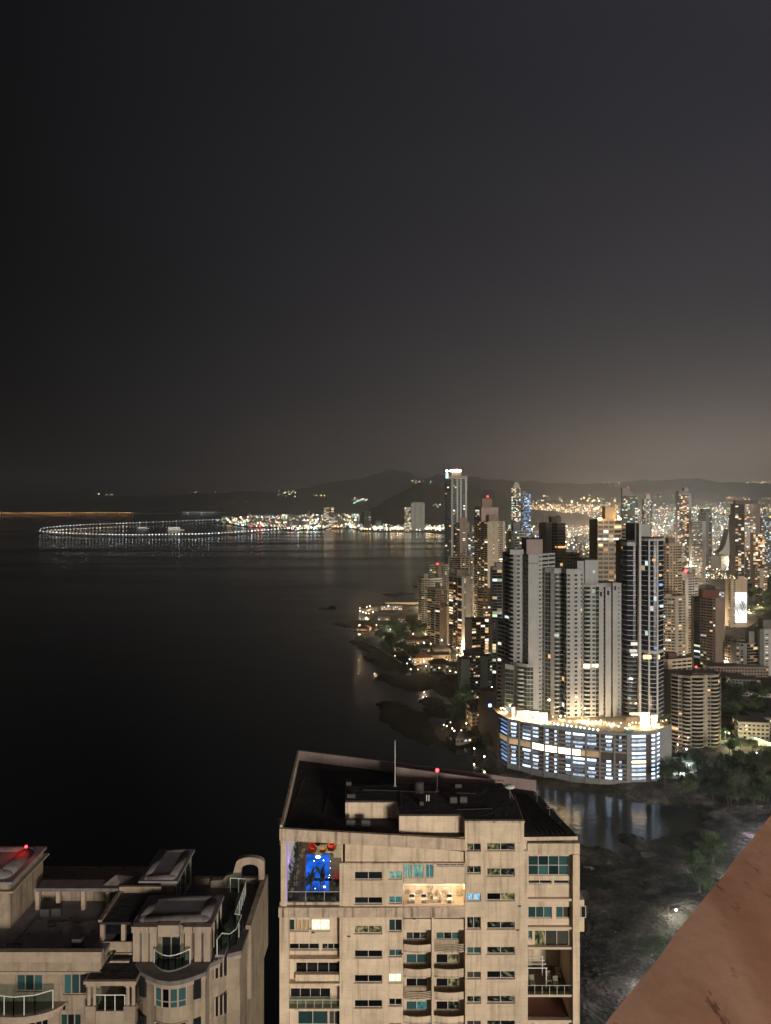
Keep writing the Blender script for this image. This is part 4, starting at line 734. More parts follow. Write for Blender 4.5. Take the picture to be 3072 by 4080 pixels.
quick('far_tower', 'far tower with rounded white cap and warm lit floors', 2000, [(2700, 4), (2720, 0), (2744, 2), (2754, 4)], ['G3', 'G3', 'W'], 1968, 'tower_white', .40, 'warm', fh=3.6, roofs=((2704, 2742, 3, 20, 1956, 'tower_grey'), (2726, 2742, 5, 18, 1943, 'tower_white')))
quick('far_tower', 'far blunt grey tower with domed dark top', 1950, [(2790, 5), (2814, 0), (2836, 5)], ['P2', 'W P2'], 2042, 'tower_grey', .08, 'mix', fh=3.6, roofs=((2800, 2832, 3, 18, 2028, 'grey_roof'),))
quick('far_tower', 'far pale tower with a white end fin in front of the domed one', 1650, [(2756, 5), (2798, 0), (2812, 2)], ['P3 P3', 'W'], 2078, 'tower_white', .26, 'mix', fh=3.4)
T = quick('far_tower', 'broad dark slab tower with pale end fin at the far right', 1700, [(2930, 5), (2968, 0), (3010, 0), (3028, 3)], ['G3 W:.1', 'G3 W:.1 G2', 'W'], 2008, 'tower_brown', .24, 'warm', fh=3.5, roofs=((2931, 3020, 4, 16, 1994, 'grey_roof'),), back=30)
quick('far_tower', 'lit stepped building at the foot of the broad dark slab tower', 1500, [(3002, 4), (3020, 0), (3046, 4)], ['G2', 'G3'], 2125, 'tower_sand', .55, 'warm', fh=3.5)
quick('far_tower', 'far thin tower with blue lights at the right edge', 1800, [(3034, 4), (3072, 0)], ['P2 P2 P2'], 2062, 'tower_grey', .3, 'cool', fh=3.5)
quick('far_tower', 'narrow cool lit tower just left of the broad dark slab', 1720, [(2914, 4), (2930, 0)], ['P2'], 2052, 'tower_grey', .5, 'cool', fh=3.5)
quick('far_tower', 'pale slab hotel alone on the far shore under the wooded hill', 4400, [(1638, 4), (1692, 0)], ['W S3 W S3 W'], 2004, 'tower_pale', .02, 'warm', fh=4, back=30, roofs=((1645, 1685, 4, 20, 2001, 'tower_white'),), zb=3.5)
quick('far_tower', 'short lit block beside the pale slab hotel', 4300, [(1612, 4), (1636, 0)], ['G4'], 2022, 'tower_sand', .6, 'mix', fh=4, back=24, zb=3.5)
quick('far_tower', 'lit tower block in the middle of the far shore', 4500, [(1290, 4), (1330, 0)], ['G4'], 2022, 'tower_sand', .55, 'mix', fh=4, back=24, zb=3.5)
quick('far_tower', 'plain grey block on the far shore', 4400, [(1452, 4), (1478, 0)], ['P3'], 2036, 'tower_grey', .04, 'mix', fh=4, back=24, zb=3.5)
rr = random.Random(77)
for i in range(64):
    D = rr.uniform(1150, 3600); px_ = rr.choice([rr.uniform(2120, 2480), rr.uniform(2540, 3060), rr.uniform(2640, 3060)]); wd = rr.uniform(14, 26) / D * F; hh = rr.uniform(18, 62) * (.6 if px_ < 2400 else 1)
    if abs(px_ - 2890) < 40: continue
    quick('city_block', 'mid-rise lit block standing on the city plain among the far towers', D, [(px_, 5), (px_ + wd * .4, 0), (px_ + wd, 5)], [rr.choice(['P2', 'G2']), rr.choice(['P3', 'G3', 'W P2'])], Z_inv(3 + hh, D) if False else HY + (H - 3 - hh) * F / D, rr.choice(['tower_white', 'tower_beige', 'tower_grey', 'tower_sand', 'tower_brown']), rr.uniform(.15, .5), rr.choice(['mix', 'warm', 'cool']), fh=3.4, group='mid-rise blocks on the city plain', cat='building')
# sail-shaped building
D = 1500; T = thing('sail_building', 'white sail-shaped curved building on the plain at right', 'building', (X(2890, D), D, 3)); b = MB()
prof = [(2862, 2206), (2880, 2190), (2892, 2165), (2899, 2135), (2903, 2108), (2906, 2150), (2908, 2206)]
pp = [(X(a, D), Z(c, D)) for a, c in prof]; n_ = len(pp)
b.add([(x, D, z) for x, z in pp] + [(x, D + 22, z) for x, z in pp], [tuple(range(n_))[::-1], tuple(range(n_, 2 * n_))] + [(i, (i + 1) % n_, n_ + (i + 1) % n_, n_ + i) for i in range(n_)]); b.build('sail_wall', ['tower_pale'], T)
b = MB(); b.box(X(2845, D), X(2925, D), D - 6, D + 40, 3, 12); b.build('base', ['tower_grey'], T)
# ================================================================== podium with its lit car park
emit('garage_light', (0.60, 0.76, 1.0), 2.3, 0.65, True, 0.55, 2.2); emit('garage_dim', (0.5, 0.66, 1.0), 0.22, 0.5, False, 0.5, 0.9); emit('gold_light', (1.0, 0.72, 0.38), 8.0, 0.35, True, 0.5, 0.5); emit('gold_dim', (1.0, 0.66, 0.34), 0.35, 0.3, False, 0.5, 0.6); emit('lobby_light', (1.0, 0.78, 0.48), 2.6, 0.5, True, 0.7, 2.5); emit('pool_water', (0.05, 0.55, 0.65), 0.35, 0, False, 0.4, 0.3)
POD = thing('podium', 'curved grey car park podium with blue-white lit levels and a golden band', 'podium', (X(2300, 490), 500, 4))
FR = [(1987, 2848), (2025, 2870), (2068, 2877), (2118, 2887), (2169, 2897), (2222, 2904), (2277, 2911), (2334, 2917), (2390, 2922), (2448, 2926), (2500, 2929)]
FP = [tuple(G(a, c, DZ)[:2]) for a, c in FR]
RB = [(2509, 2914), (2517, 2915), (2576, 2914), (2596, 2912), (2614, 2911), (2618, 2908), (2634, 2902), (2676, 2884)]
zR = 37.0; RP = [tuple(G(a, c, zR)[:2]) for a, c in RB]
b = MB(); inner = [(x, y + 2.2) for x, y in FP] + [(FP[-1][0] + 1.5, FP[-1][1] + 2)]
poly = inner + [(RP[0][0] + 1.2, RP[0][1] + 2.0)] + [(x, y + 2.0) for x, y in RP[1:5]] + [(x - 1.2, y + 1.5) for x, y in RP[5:]] + [(RP[-1][0] + 8, 575), (FP[0][0] - 6, 590)]
b.prism(poly, 0, DZ - .4); b.build('core', ['garage_brick'], POD)
b = MB(); b.prism([(x, y + .3) for x, y in FP] + [(x, y + .3) for x, y in RP[:5]] + [(x - .3, y) for x, y in RP[5:]] + [(RP[-1][0] + 8, 575), (FP[0][0] - 6, 590)], DZ - .39, DZ); b.build('deck', ['paving'], POD)
levels = [DZ - 1.9 - i * 2.62 for i in range(11)]
spans = [[(.1, .9)], [(.15, .78)], [(.2, .97)], [(.03, .55)], [(.02, .36), (.68, .97)], [(.5, .97)], [(.04, .96)], [(.04, .80)], [(.32, .92)], [(.28, .66)]]
gold = ['gold_dim', 'gold_dim', 'gold_dim', 'gold_light', 'gold_light', 'gold_light', 'gold_light', 'gold_dim', None, None]
def seg(A, B):
    L = math.hypot(B[0] - A[0], B[1] - A[1]); u = ((B[0] - A[0]) / L, (B[1] - A[1]) / L); return L, u, (u[1], -u[0]), math.atan2(u[1], u[0])
def at(A, u, n, a, d): return (A[0] + u[0] * a + n[0] * d, A[1] + u[1] * a + n[1] * d)
for i in range(len(FP) - 1):
    A, B = FP[i], FP[i + 1]; L, u, n, ang = seg(A, B)
    b = MB(); b.obox(A, u, n, 0, L, -.6, .25, DZ - .35, DZ + 1.0); b.build('cornice', ['garage_frame'], POD)
    b = MB(); b.obox(A, u, n, 0, L, -.6, .12, 1.0, levels[-1] - 1.9); b.build('plinth', ['garage_frame'], POD)
    b = MB(); b.obox(A, u, n, -.55, .55, -.8, .55, 1.0, DZ - .36); b.build('pilaster', ['garage_frame'], POD)
    for k, zt in enumerate(levels):
        if k in (4, 5): continue
        c = at(A, u, n, L / 2, -.12); piece('spandrel', 'garage_frame' if i else 'alu_dark', POD, (c[0], c[1], zt - 1.55), (L - 1.1, .5, 1.05), ang)
        for (f0, f1) in spans[i]:
            mat = 'garage_light' if i else 'lit_blue'
            c = at(A, u, n, L * (f0 + f1) / 2, -.75); fw_ = R.choice((1, 1, 1, .8, .65)); piece('garage_opening', mat if R.random() > .12 else 'garage_dim', POD, (c[0], c[1], zt - .25), ((L * (f1 - f0) - 1.0) * fw_, .1, 1.45), ang)
        last = 0.0
        for (f0, f1) in spans[i] + [(1.0, 1.0)]:
            if f0 - last > .1:
                c = at(A, u, n, L * (last + f0) / 2, -.45); piece('panel', 'garage_brick', POD, (c[0], c[1], zt - .25), (max(L * (f0 - last) - .9, .6), .4, 1.85), ang)
            last = f1
    zc = (levels[4] + levels[5]) / 2 - .2
    if gold[i]:
        c = at(A, u, n, L / 2, -.6)
        if i == 6:
            c = at(A, u, n, L * .33, -.6); piece('gold_glazing', 'gold_light', POD, (c[0], c[1], zc), (L * .56, .12, 3.6), ang); c = at(A, u, n, L * .8, -.6); piece('gold_glazing', 'gold_dim', POD, (c[0], c[1], zc), (L * .3, .12, 3.6), ang)
        else: piece('gold_glazing', gold[i], POD, (c[0], c[1], zc), (L - 1.2, .12, 3.9), ang)
    else:
        c = at(A, u, n, L / 2, -.4); piece('panel', 'garage_brick', POD, (c[0], c[1], zc), (L - 1.1, .4, 4.6), ang)
A = FP[-1]; b = MB(); b.obox(A, (1, 0), (0, -1), -.6, RP[0][0] - A[0] + .2, -1.2, .3, 1, DZ + .6); b.build('pilaster', ['garage_frame'], POD)
for i in range(len(RP) - 1):
    A, B = RP[i], RP[i + 1]; L, u, n, ang = seg(A, B)
    b = MB(); b.obox(A, u, n, 0, L, -.6, .12, DZ - .3, zR); b.build('cornice', ['garage_frame'], POD)
    kind = ['frame', 'open', 'brick', 'slots', 'frame', 'slots', 'frame'][i]
    if kind in ('frame', 'brick'): b = MB(); b.obox(A, u, n, 0, L, -.6, 0, 1, DZ - .3); b.build('wall_panel', ['garage_frame' if kind == 'frame' else 'garage_brick'], POD)
    else:
        for k in range(12):
            zt = DZ - 1.2 - k * 2.7; c = at(A, u, n, L / 2, -.2); piece('spandrel', 'garage_frame', POD, (c[0], c[1], zt - 1.45), (L, .5, 1.15), ang)
            m_ = 'gold_light' if (kind == 'open' and k == 6) else 'garage_light'
            if k == 11 and kind == 'open': m_ = 'garage_frame'
            c = at(A, u, n, L / 2, -.7); piece('garage_opening', m_, POD, (c[0], c[1], zt - .15), (L * (.95 if kind == 'open' else .8), .12, 1.5), ang)
# pool edge, lamps and lobby on the deck
b = MB(); pp = [(x, y + 1.2) for x, y in FP[4:9]]; qq = [(x, y + 5.0) for x, y in FP[4:9]][::-1]; b.prism(pp + qq, DZ + .02, DZ + .45); b.build('pool', ['pool_water'], POD)
b = MB(); b.prism([(RP[1][0], RP[1][1] + 2), (RP[2][0] - 6, RP[2][1] + 2), (RP[2][0] - 6, RP[2][1] + 7), (RP[1][0] - 3, RP[1][1] + 7)], DZ + .02, DZ + .5); b.build('pool', ['pool_water'], POD)
bd = MB(); bd.tube((0, 0, 0), (0, 0, 2.6), .08, .08, 5, 0); bd.ball((0, 0, 2.8), .42, 1, 8, 5); DL = bd.mesh('deck_lamp', ['steel', 'glow_warm']); bd = MB(); bd.tube((0, 0, 0), (0, 0, 1.2), .08, .08, 5, 0); bd.ball((0, 0, 1.4), .55, 1, 8, 5); DL2 = bd.mesh('deck_lamp_white', ['steel', 'glow_white'])
def deck_lamp(px, py, me): obj('deck_lamp', me, loc=G(px, py, DZ), label='small bright lamp on the podium deck', cat='lamp', group='lamps on the podium deck')
for i in range(13): deck_lamp(2172 + i * 17.5 + R.uniform(-2, 2), 2886 + i * 2.6, DL2)
for px_, py_ in ((2203, 2872), (2234, 2862), (2252, 2868), (2270, 2882), (2318, 2876), (2345, 2882), (2360, 2886), (2375, 2890), (2395, 2880), (2412, 2895), (2428, 2893), (2444, 2893), (2465, 2902), (2474, 2898), (2492, 2918), (2500, 2922), (2507, 2896), (2520, 2896), (2534, 2896), (2548, 2898), (2556, 2902), (2580, 2910), (2590, 2912), (2604, 2906), (2614, 2904), (2625, 2896), (2640, 2890), (2655, 2886), (1995, 2838), (2003, 2836), (2010, 2840), (2018, 2845)): deck_lamp(px_, py_, DL if R.random() < .5 else DL2)
LOB = thing('lobby_pavilion', 'blazing glass lobby pavilion on the podium deck below the left towers', 'pavilion', (X(2120, 520), 520, DZ))
for a0, a1, yb, h in ((2040, 2052, 2856, 6.5), (2060, 2107, 2868, 6.0), (2110, 2146, 2868, 5.5), (2150, 2180, 2872, 5.2)):
    g0, g1 = G(a0, yb, DZ), G(a1, yb, DZ); b = MB(); n_ = max(2, int((g1.x - g0.x) / 2.2)); wdt = (g1.x - g0.x) / n_
    b.box(g0.x - .4, g1.x + .4, g0.y - .6, g0.y + 4, DZ + h, DZ + h + .4); b.build('canopy', ['slab_white'], LOB)
    for j in range(n_): piece('glazing', 'lobby_light', LOB, (g0.x + (j + .5) * wdt, g0.y, DZ + h / 2), (wdt * .86, .1, h * .96))
    for j in range(n_ + 1): piece('column', 'slab_white', LOB, (g0.x + j * wdt, g0.y - .15, DZ + h / 2), (.25, .25, h))
LOB2 = thing('lobby_pavilion', 'lit lobby with vertical light bars under the dark glass tower', 'pavilion', (X(2580, 508), 508, DZ))
for j in range(8): c_ = G(2553 + j * 4.6, 2896, DZ); piece('light_bar', 'glow_warm', LOB2, (c_.x, c_.y, DZ + 4.6), (.35, .35, 9.2))
c_ = G(2606, 2894, DZ); piece('glazing', 'lobby_light', LOB2, (c_.x, c_.y, DZ + 4), (4.2, .2, 7)); c_ = G(2520, 2884, DZ); piece('glazing', 'gold_dim', LOB2, (c_.x, c_.y, DZ + 3), (8, .2, 3)); c_ = G(2535, 2880, DZ); piece('soffit', 'gold_light', LOB2, (c_.x, c_.y, DZ + 6), (8, 3, .3))
for px_, py_, pw in ((2000, 2838, 2500), (2046, 2862, 3500), (2085, 2874, 5000), (2130, 2874, 5000), (2168, 2874, 4500), (2235, 2868, 2200), (2318, 2872, 5500), (2345, 2880, 3500), (2385, 2878, 3000), (2430, 2885, 2600), (2520, 2896, 2000), (2570, 2902, 3500), (2630, 2896, 2200)):
    g = G(px_, py_, DZ); lamp(POD, (g.x, g.y - 1, DZ + 2.5), pw * 2.2, (1, .70, .40), .6, 'deck_light')
# planting on the deck
PALM = MB()
for k in range(11):
    a = 2 * math.pi * k / 11 + R.uniform(-.2, .2); dr = R.uniform(.2, .6); pr = Vector((0, 0, 4.6)); ln = R.uniform(1.5, 2.2)
    for s_ in range(4):
        f = (s_ + 1) / 4; p_ = Vector((math.cos(a) * ln * f, math.sin(a) * ln * f, 4.6 + .9 * f - 2.0 * f * f * (1 + dr * .3))); sd_ = Vector((-math.sin(a), math.cos(a), 0)) * (.30 * (1.1 - f)); PALM.add([tuple(pr - sd_ * 1.3), tuple(pr + sd_ * 1.3), tuple(p_ + sd_), tuple(p_ - sd_)], [(0, 1, 2, 3)], 0); pr = p_
PALM_C = PALM.mesh('palm_crown', ['foliage']); tb = MB(); tb.tube((0, 0, 0), (.15, 0, 2.4), .2, .15, 6); tb.tube((.15, 0, 2.4), (0, 0, 4.7), .15, .11, 6); PALM_T = tb.mesh('palm_trunk', ['bark'])
def palm(loc, s, label, group):
    t_ = thing('palm_tree', label, 'palm tree', loc, group); t_.scale = (s, s, s); t_.rotation_euler = (0, 0, R.uniform(0, 6)); obj('crown', PALM_C, t_); obj('trunk', PALM_T, t_); return t_
for px_, py_ in ((2632, 2893), (2640, 2886), (2650, 2884), (2660, 2880), (2668, 2879), (2646, 2892), (2412, 2888), (2398, 2886), (2236, 2872), (2222, 2870)): palm(G(px_, py_, DZ), R.uniform(.8, 1.3), 'small palm on the podium deck among the lamps', 'palms on the podium deck')

# ================================================================== trees
def tree_meshes(seed, h=9.0, r=4.2, n=900, mat='foliage'):
    rr = random.Random(seed); tb = MB(); p = Vector((0, 0, -1)); q = Vector((rr.uniform(-.3, .3), rr.uniform(-.3, .3), h * .45)); tb.tube(p, q, .32, .2, 7)
    cl = []
    for k in range(6):
        a = 2 * math.pi * k / 6 + rr.uniform(-.4, .4); e = q + Vector((math.cos(a) * r * .6, math.sin(a) * r * .6, h * rr.uniform(.15, .4))); tb.tube(q - Vector((0, 0, h * .06 * (k % 3))), e, .13, .05, 5); cl.append((e, r * rr.uniform(.38, .55)))
    for k in range(8): cl.append((Vector((rr.uniform(-.65, .65) * r, rr.uniform(-.65, .65) * r, h * rr.uniform(.55, .98))), r * rr.uniform(.28, .5)))
    lb = MB()
    for i in range(n):
        c, cr = cl[i % len(cl)]; d = Vector((rr.gauss(0, 1), rr.gauss(0, 1), rr.gauss(0, .8))).normalized() * cr * rr.random() ** .4; o_ = c + d; sz = rr.uniform(.25, .55)
        a = Vector((rr.gauss(0, 1), rr.gauss(0, 1), rr.gauss(0, 1))).normalized(); b_ = a.orthogonal().normalized() * sz; a = a * sz
        c2 = b_.cross(a).normalized() * sz * .25
        lb.add([tuple(o_ - a), tuple(o_ + b_ * .6 + c2), tuple(o_ + a), tuple(o_ - b_ * .6 + c2)], [(0, 1, 2, 3)])
    return tb.mesh('tree_trunk', ['bark']), lb.mesh('tree_crown', [mat])
TM = [tree_meshes(i, 9 + i, 4.2 + .3 * i, 1300, 'foliage' if i % 2 == 0 else 'foliage_dark') for i in range(4)]
def tree(loc, s, label, group, k=None):
    k = R.randrange(4) if k is None else k; t_ = thing('tree', label, 'tree', loc, group); t_.scale = (s, s, s * R.uniform(.85, 1.15)); t_.rotation_euler = (0, 0, R.uniform(0, 6.28)); obj('crown', TM[k][1], t_); obj('trunk', TM[k][0], t_); return t_
def trees(lst, label, group, s0=.8, s1=1.3):
    for px_, py_ in lst:
        g = G(px_, py_, 4); g.z = zg(g.x, g.y) if g.y < 1600 else 3.5; tree(g, R.uniform(s0, s1), label, group)
trees([(2760 + R.uniform(-40, 300), 3070 + R.uniform(0, 100)) for _ in range(44)] + [(2900 + R.uniform(-60, 170), 3160 + R.uniform(-20, 60)) for _ in range(16)], 'dark leafy tree on the slope between inlet and road', 'trees on the slope by the inlet', .7, 1.35)
trees([(2660, 3115), (2690, 3085), (2720, 3060), (2745, 3075), (2770, 3050), (2650, 3140), (2705, 3120)], 'leafy tree lit by lamps at the corner of the podium', 'lit trees at the podium corner', .9, 1.3)
trees([(2795, 3440), (2815, 3465), (2840, 3430), (2770, 3480), (2850, 3400), (2830, 3395), (2810, 3540), (2830, 3560), (2790, 3555)], 'dark bush standing beside the grey channel near the ledge', 'bushes beside the channel', .7, 1.2)
trees([(2740 + R.uniform(0, 330), 2770 + R.uniform(0, 120)) for _ in range(34)], 'dark tree in the unlit grove behind the wavy-balcony tower', 'trees in the dark grove', .9, 1.4)
trees([(2990 + R.uniform(0, 85), 2320 + R.uniform(0, 130)) for _ in range(26)] + [(2800 + R.uniform(0, 200), 2215 + R.uniform(0, 50)) for _ in range(20)], 'park tree beside the ramp beyond the banner tower', 'park trees beyond the banner tower', 1.0, 1.8)
trees([(2905, 3010), (2925, 3000), (2950, 2985), (3000, 3000), (3060, 3010), (2890, 2940), (2912, 2930), (3050, 2930), (2940, 3050), (2990, 3065), (3030, 3060), (3060, 3070)], 'small round tree beside the lit road at the right', 'trees beside the lit road', .5, .9)
# ================================================================== the cream condominium in the foreground
DC = 92.0
def cx(px, d=0.0): return X(px, DC + d)
def cz(py, d=0.0): return Z(py, DC + d)
def wall_holes(b, x0, x1, z0, z1, holes, y, dep=.28, m=0):            # a wall face with real openings and reveals
    hs = [(max(a, x0), min(c, x1), max(d, z0), min(e, z1)) for a, c, d, e in holes if c > x0 and a < x1 and e > z0 and d < z1]
    xs = sorted({x0, x1, *[h[0] for h in hs], *[h[1] for h in hs]}); zs_ = sorted({z0, z1, *[h[2] for h in hs], *[h[3] for h in hs]})
    for i in range(len(xs) - 1):
        for j in range(len(zs_) - 1):
            mx, mz = (xs[i] + xs[i + 1]) / 2, (zs_[j] + zs_[j + 1]) / 2
            if any(h[0] < mx < h[1] and h[2] < mz < h[3] for h in hs): continue
            b.add([(xs[i], y, zs_[j]), (xs[i + 1], y, zs_[j]), (xs[i + 1], y, zs_[j + 1]), (xs[i], y, zs_[j + 1])], [(0, 1, 2, 3)], m)
    for a, c, d, e in hs:
        b.add([(a, y, d), (c, y, d), (c, y, e), (a, y, e), (a, y + dep, d), (c, y + dep, d), (c, y + dep, e), (a, y + dep, e)], [(0, 4, 5, 1), (1, 5, 6, 2), (2, 6, 7, 3), (3, 7, 4, 0)], m)
def window(par, x0, x1, z0, z1, y, n, kinds, rows=1, frame='alu', fw=.07, name='window', sill=True):
    b = MB(); w = (x1 - x0) / n; h = (z1 - z0) / rows
    b.box(x0, x1, y - .06, y + .02, z0, z0 + fw); b.box(x0, x1, y - .06, y + .02, z1 - fw, z1)
    for i in range(n + 1):
        xx = min(max(x0 + i * w, x0 + fw / 2), x1 - fw / 2); b.box(xx - fw / 2, xx + fw / 2, y - .065, y + .025, z0 + .001, z1 - .001)
    for j in range(1, rows): b.box(x0, x1, y - .055, y + .015, z0 + j * h - fw / 2, z0 + j * h + fw / 2)
    f = b.build(name, [frame], par)
    for i in range(n):
        for j in range(rows):
            k = kinds[(i + j * n) % len(kinds)]; piece('pane', k, f, (x0 + (i + .5) * w, y + .045, z0 + (j + .5) * h), (w - fw * .9, .03, h - fw * .9))
    if sill: piece('sill', 'cream_soiled', f, ((x0 + x1) / 2, y - .26, z0 - .05), (x1 - x0 + .1, .16, .08))
    return f
# room interiors seen through lit panes
def room_emit(name, stops, s, curt=0.0, rot=0.0):
    m, t, o = _mat(name); e = t.nodes.new('ShaderNodeEmission'); t.links.new(e.outputs[0], o.inputs[0]); e.inputs[1].default_value = s
    c = t.nodes.new('ShaderNodeTexCoord'); mp_ = t.nodes.new('ShaderNodeMapping'); mp_.inputs['Rotation'].default_value = (0, rot, 0); t.links.new(c.outputs['Object'], mp_.inputs[0])
    n = t.nodes.new('ShaderNodeTexNoise'); n.inputs['Scale'].default_value = 2.3; n.inputs['Detail'].default_value = 2; sc_ = t.nodes.new('ShaderNodeMapping'); sc_.inputs['Scale'].default_value = (1.6, 1, .8 if not curt else .1); t.links.new(mp_.outputs[0], sc_.inputs[0]); t.links.new(sc_.outputs[0], n.inputs['Vector'])
    oi = t.nodes.new('ShaderNodeObjectInfo'); av = t.nodes.new('ShaderNodeVectorMath'); av.operation = 'ADD'; cb = t.nodes.new('ShaderNodeCombineXYZ'); ml = t.nodes.new('ShaderNodeMath'); ml.operation = 'MULTIPLY'; ml.inputs[1].default_value = 37; t.links.new(oi.outputs['Random'], ml.inputs[0])
    for q in range(3): t.links.new(ml.outputs[0], cb.inputs[q])
    t.links.new(mp_.outputs[0], av.inputs[0]); t.links.new(cb.outputs[0], av.inputs[1]); t.links.new(av.outputs[0], sc_.inputs[0])
    r = t.nodes.new('ShaderNodeValToRGB'); el = r.color_ramp.elements; el[0].position = stops[0][0]; el[0].color = (*stops[0][1], 1); el[1].position = stops[-1][0]; el[1].color = (*stops[-1][1], 1)
    for p_, cc in stops[1:-1]: k = el.new(p_); k.color = (*cc, 1)
    r.color_ramp.interpolation = 'EASE'; t.links.new(n.outputs[0], r.inputs[0]); t.links.new(r.outputs[0], e.inputs[0]); m.cycles.emission_sampling = 'NONE'
room_emit('room_bright', [(.35, (1, .72, .3)), (.5, (1, .93, .7)), (.68, (.75, .9, .55))], 1.5)
room_emit('room_curtain', [(.36, (.5, .3, .12)), (.52, (.9, .62, .32)), (.66, (.42, .26, .12))], .62, 1)
room_emit('room_olive', [(.40, (.03, .032, .02)), (.52, (.16, .15, .07)), (.64, (.42, .36, .16))], .75)
room_emit('room_teal', [(.35, (.10, .32, .30)), (.55, (.32, .62, .52)), (.7, (.62, .9, .62))], .55)
room_emit('room_tealdim', [(.35, (.04, .15, .16)), (.6, (.10, .28, .28)), (.7, (.14, .34, .33))], .7)
room_emit('room_blue', [(.4, (.06, .25, .75)), (.5, (.30, .72, .9)), (.65, (.7, .95, 1))], .8)
room_emit('room_dimstrip', [(.44, (.008, .009, .008)), (.56, (.03, .032, .026)), (.66, (.17, .16, .10))], .85, 0, .6)
room_emit('room_kitchen', [(.38, (.55, .22, .08)), (.48, (.95, .72, .42)), (.58, (.55, .62, .72)), (.68, (1, .85, .6))], 1.6)
CON = thing('condominium', 'cream condominium with dark flat roof and lit rooftop pool terrace in the foreground', 'apartment block', (cx(1700), DC + 12, 4))
zR1 = cz(3655); zLow = 92.0
# floor rows
A_ = (1412, 1523); B_ = (1549, 1601); C_ = (1860, 1916); D_ = (1940, 2051)
def rows(y0s, pitch=98.6, n=5): return y0s + [tuple(v + pitch * (i + 1) for v in y0s[-1]) for i in range(n)]
RA = rows([(3474, 3506), (3575, 3603), (3689, 3720), (3787, 3817), (3885, 3916), (3985, 4016)], n=8); RBw = rows([(3472, 3503), (3572, 3600), (3664, 3712), (3784, 3812), (3880, 3916), (3979, 4008)], n=8)
RC = rows([(3361, 3391), (3451, 3481), (3560, 3590), (3654, 3702), (3774, 3802), (3872, 3900), (3969, 3997)], n=8); RD = rows([(3360, 3390), (3460, 3491), (3559, 3589), (3673, 3702), (3773, 3802), (3870, 3900), (3968, 3997)], n=8)
KA = {2: ['room_olive'], 0: ['pane_dark'], 1: ['pane_dark']}; KB = {0: ['room_teal'], 1: ['room_tealdim'], 2: ['pane_teal', 'pane_dark'], 3: ['pane_teal'], 4: ['room_bright']}
KC = {0: ['room_olive', 'pane_dark'], 1: ['room_dimstrip'], 2: ['room_blue'], 3: ['room_dimstrip'], 4: ['pane_teal'], 6: ['room_dimstrip']}; KD = {0: ['room_olive', 'room_dimstrip'], 1: ['room_olive', 'room_dimstrip'], 2: ['pane_dark', 'room_olive'], 3: ['room_dimstrip'], 4: ['room_dimstrip'], 5: ['pane_dark', 'room_dimstrip'], 6: ['room_dimstrip'], 7: ['room_dimstrip']}
def column(par, xr, rws, y, kinds, dflt, n=2):
    hs = []
    for i, (a, c) in enumerate(rws):
        h = (cx(xr[0]), cx(xr[1]), cz(c), cz(a)); hs.append(h); window(par, h[0], h[1], h[2], h[3], y + .24, n, kinds.get(i, dflt))
    return hs
YF = DC
# bay 2
hs = column(CON, A_, RA, YF, KA, ['pane_dark']) + column(CON, B_, RBw, YF, KB, ['pane_dark'])
b = MB(); wall_holes(b, cx(1353), cx(1606), zLow, cz(3440), hs, YF); b.build('wall', ['cream'], CON)
# bay 4
hs = column(CON, C_, RC, YF, KC, ['pane_greyed']) + column(CON, D_, RD, YF, KD, ['room_dimstrip', 'pane_dark'])
b = MB(); wall_holes(b, cx(1853), cx(2103), zLow, cz(3390), hs, YF); wall_holes(b, cx(1853), cx(2088), cz(3390), cz(3276), hs, YF); b.build('wall', ['cream'], CON)
b = MB(); b.box(cx(1851), cx(2090), YF - .1, YF + .5, cz(3278), cz(3270)); b.build('coping', ['cream_soiled'], CON)
# plain lower shaft
b = MB(); b.box(cx(1115), cx(2310), YF + .35, YF + 24, 4, zLow); b.build('shaft', ['cream'], CON)
# core volume behind the openings
zdeck = cz(3340)
b = MB(); b.prism([(cx(1360), YF + .4), (cx(1606), YF + .4), (cx(1606), YF + 2.2), (cx(1852), YF + 2.2), (cx(1852), YF + .4), (cx(2102), YF + .4), (cx(2102), YF + 6), (23.2, YF + 6), (21.2, 107), (-13.6, 120), (-13.6, 108.8), (cx(1360), 108.8)], zLow, zdeck - .5); b.build('core', ['cream'], CON)
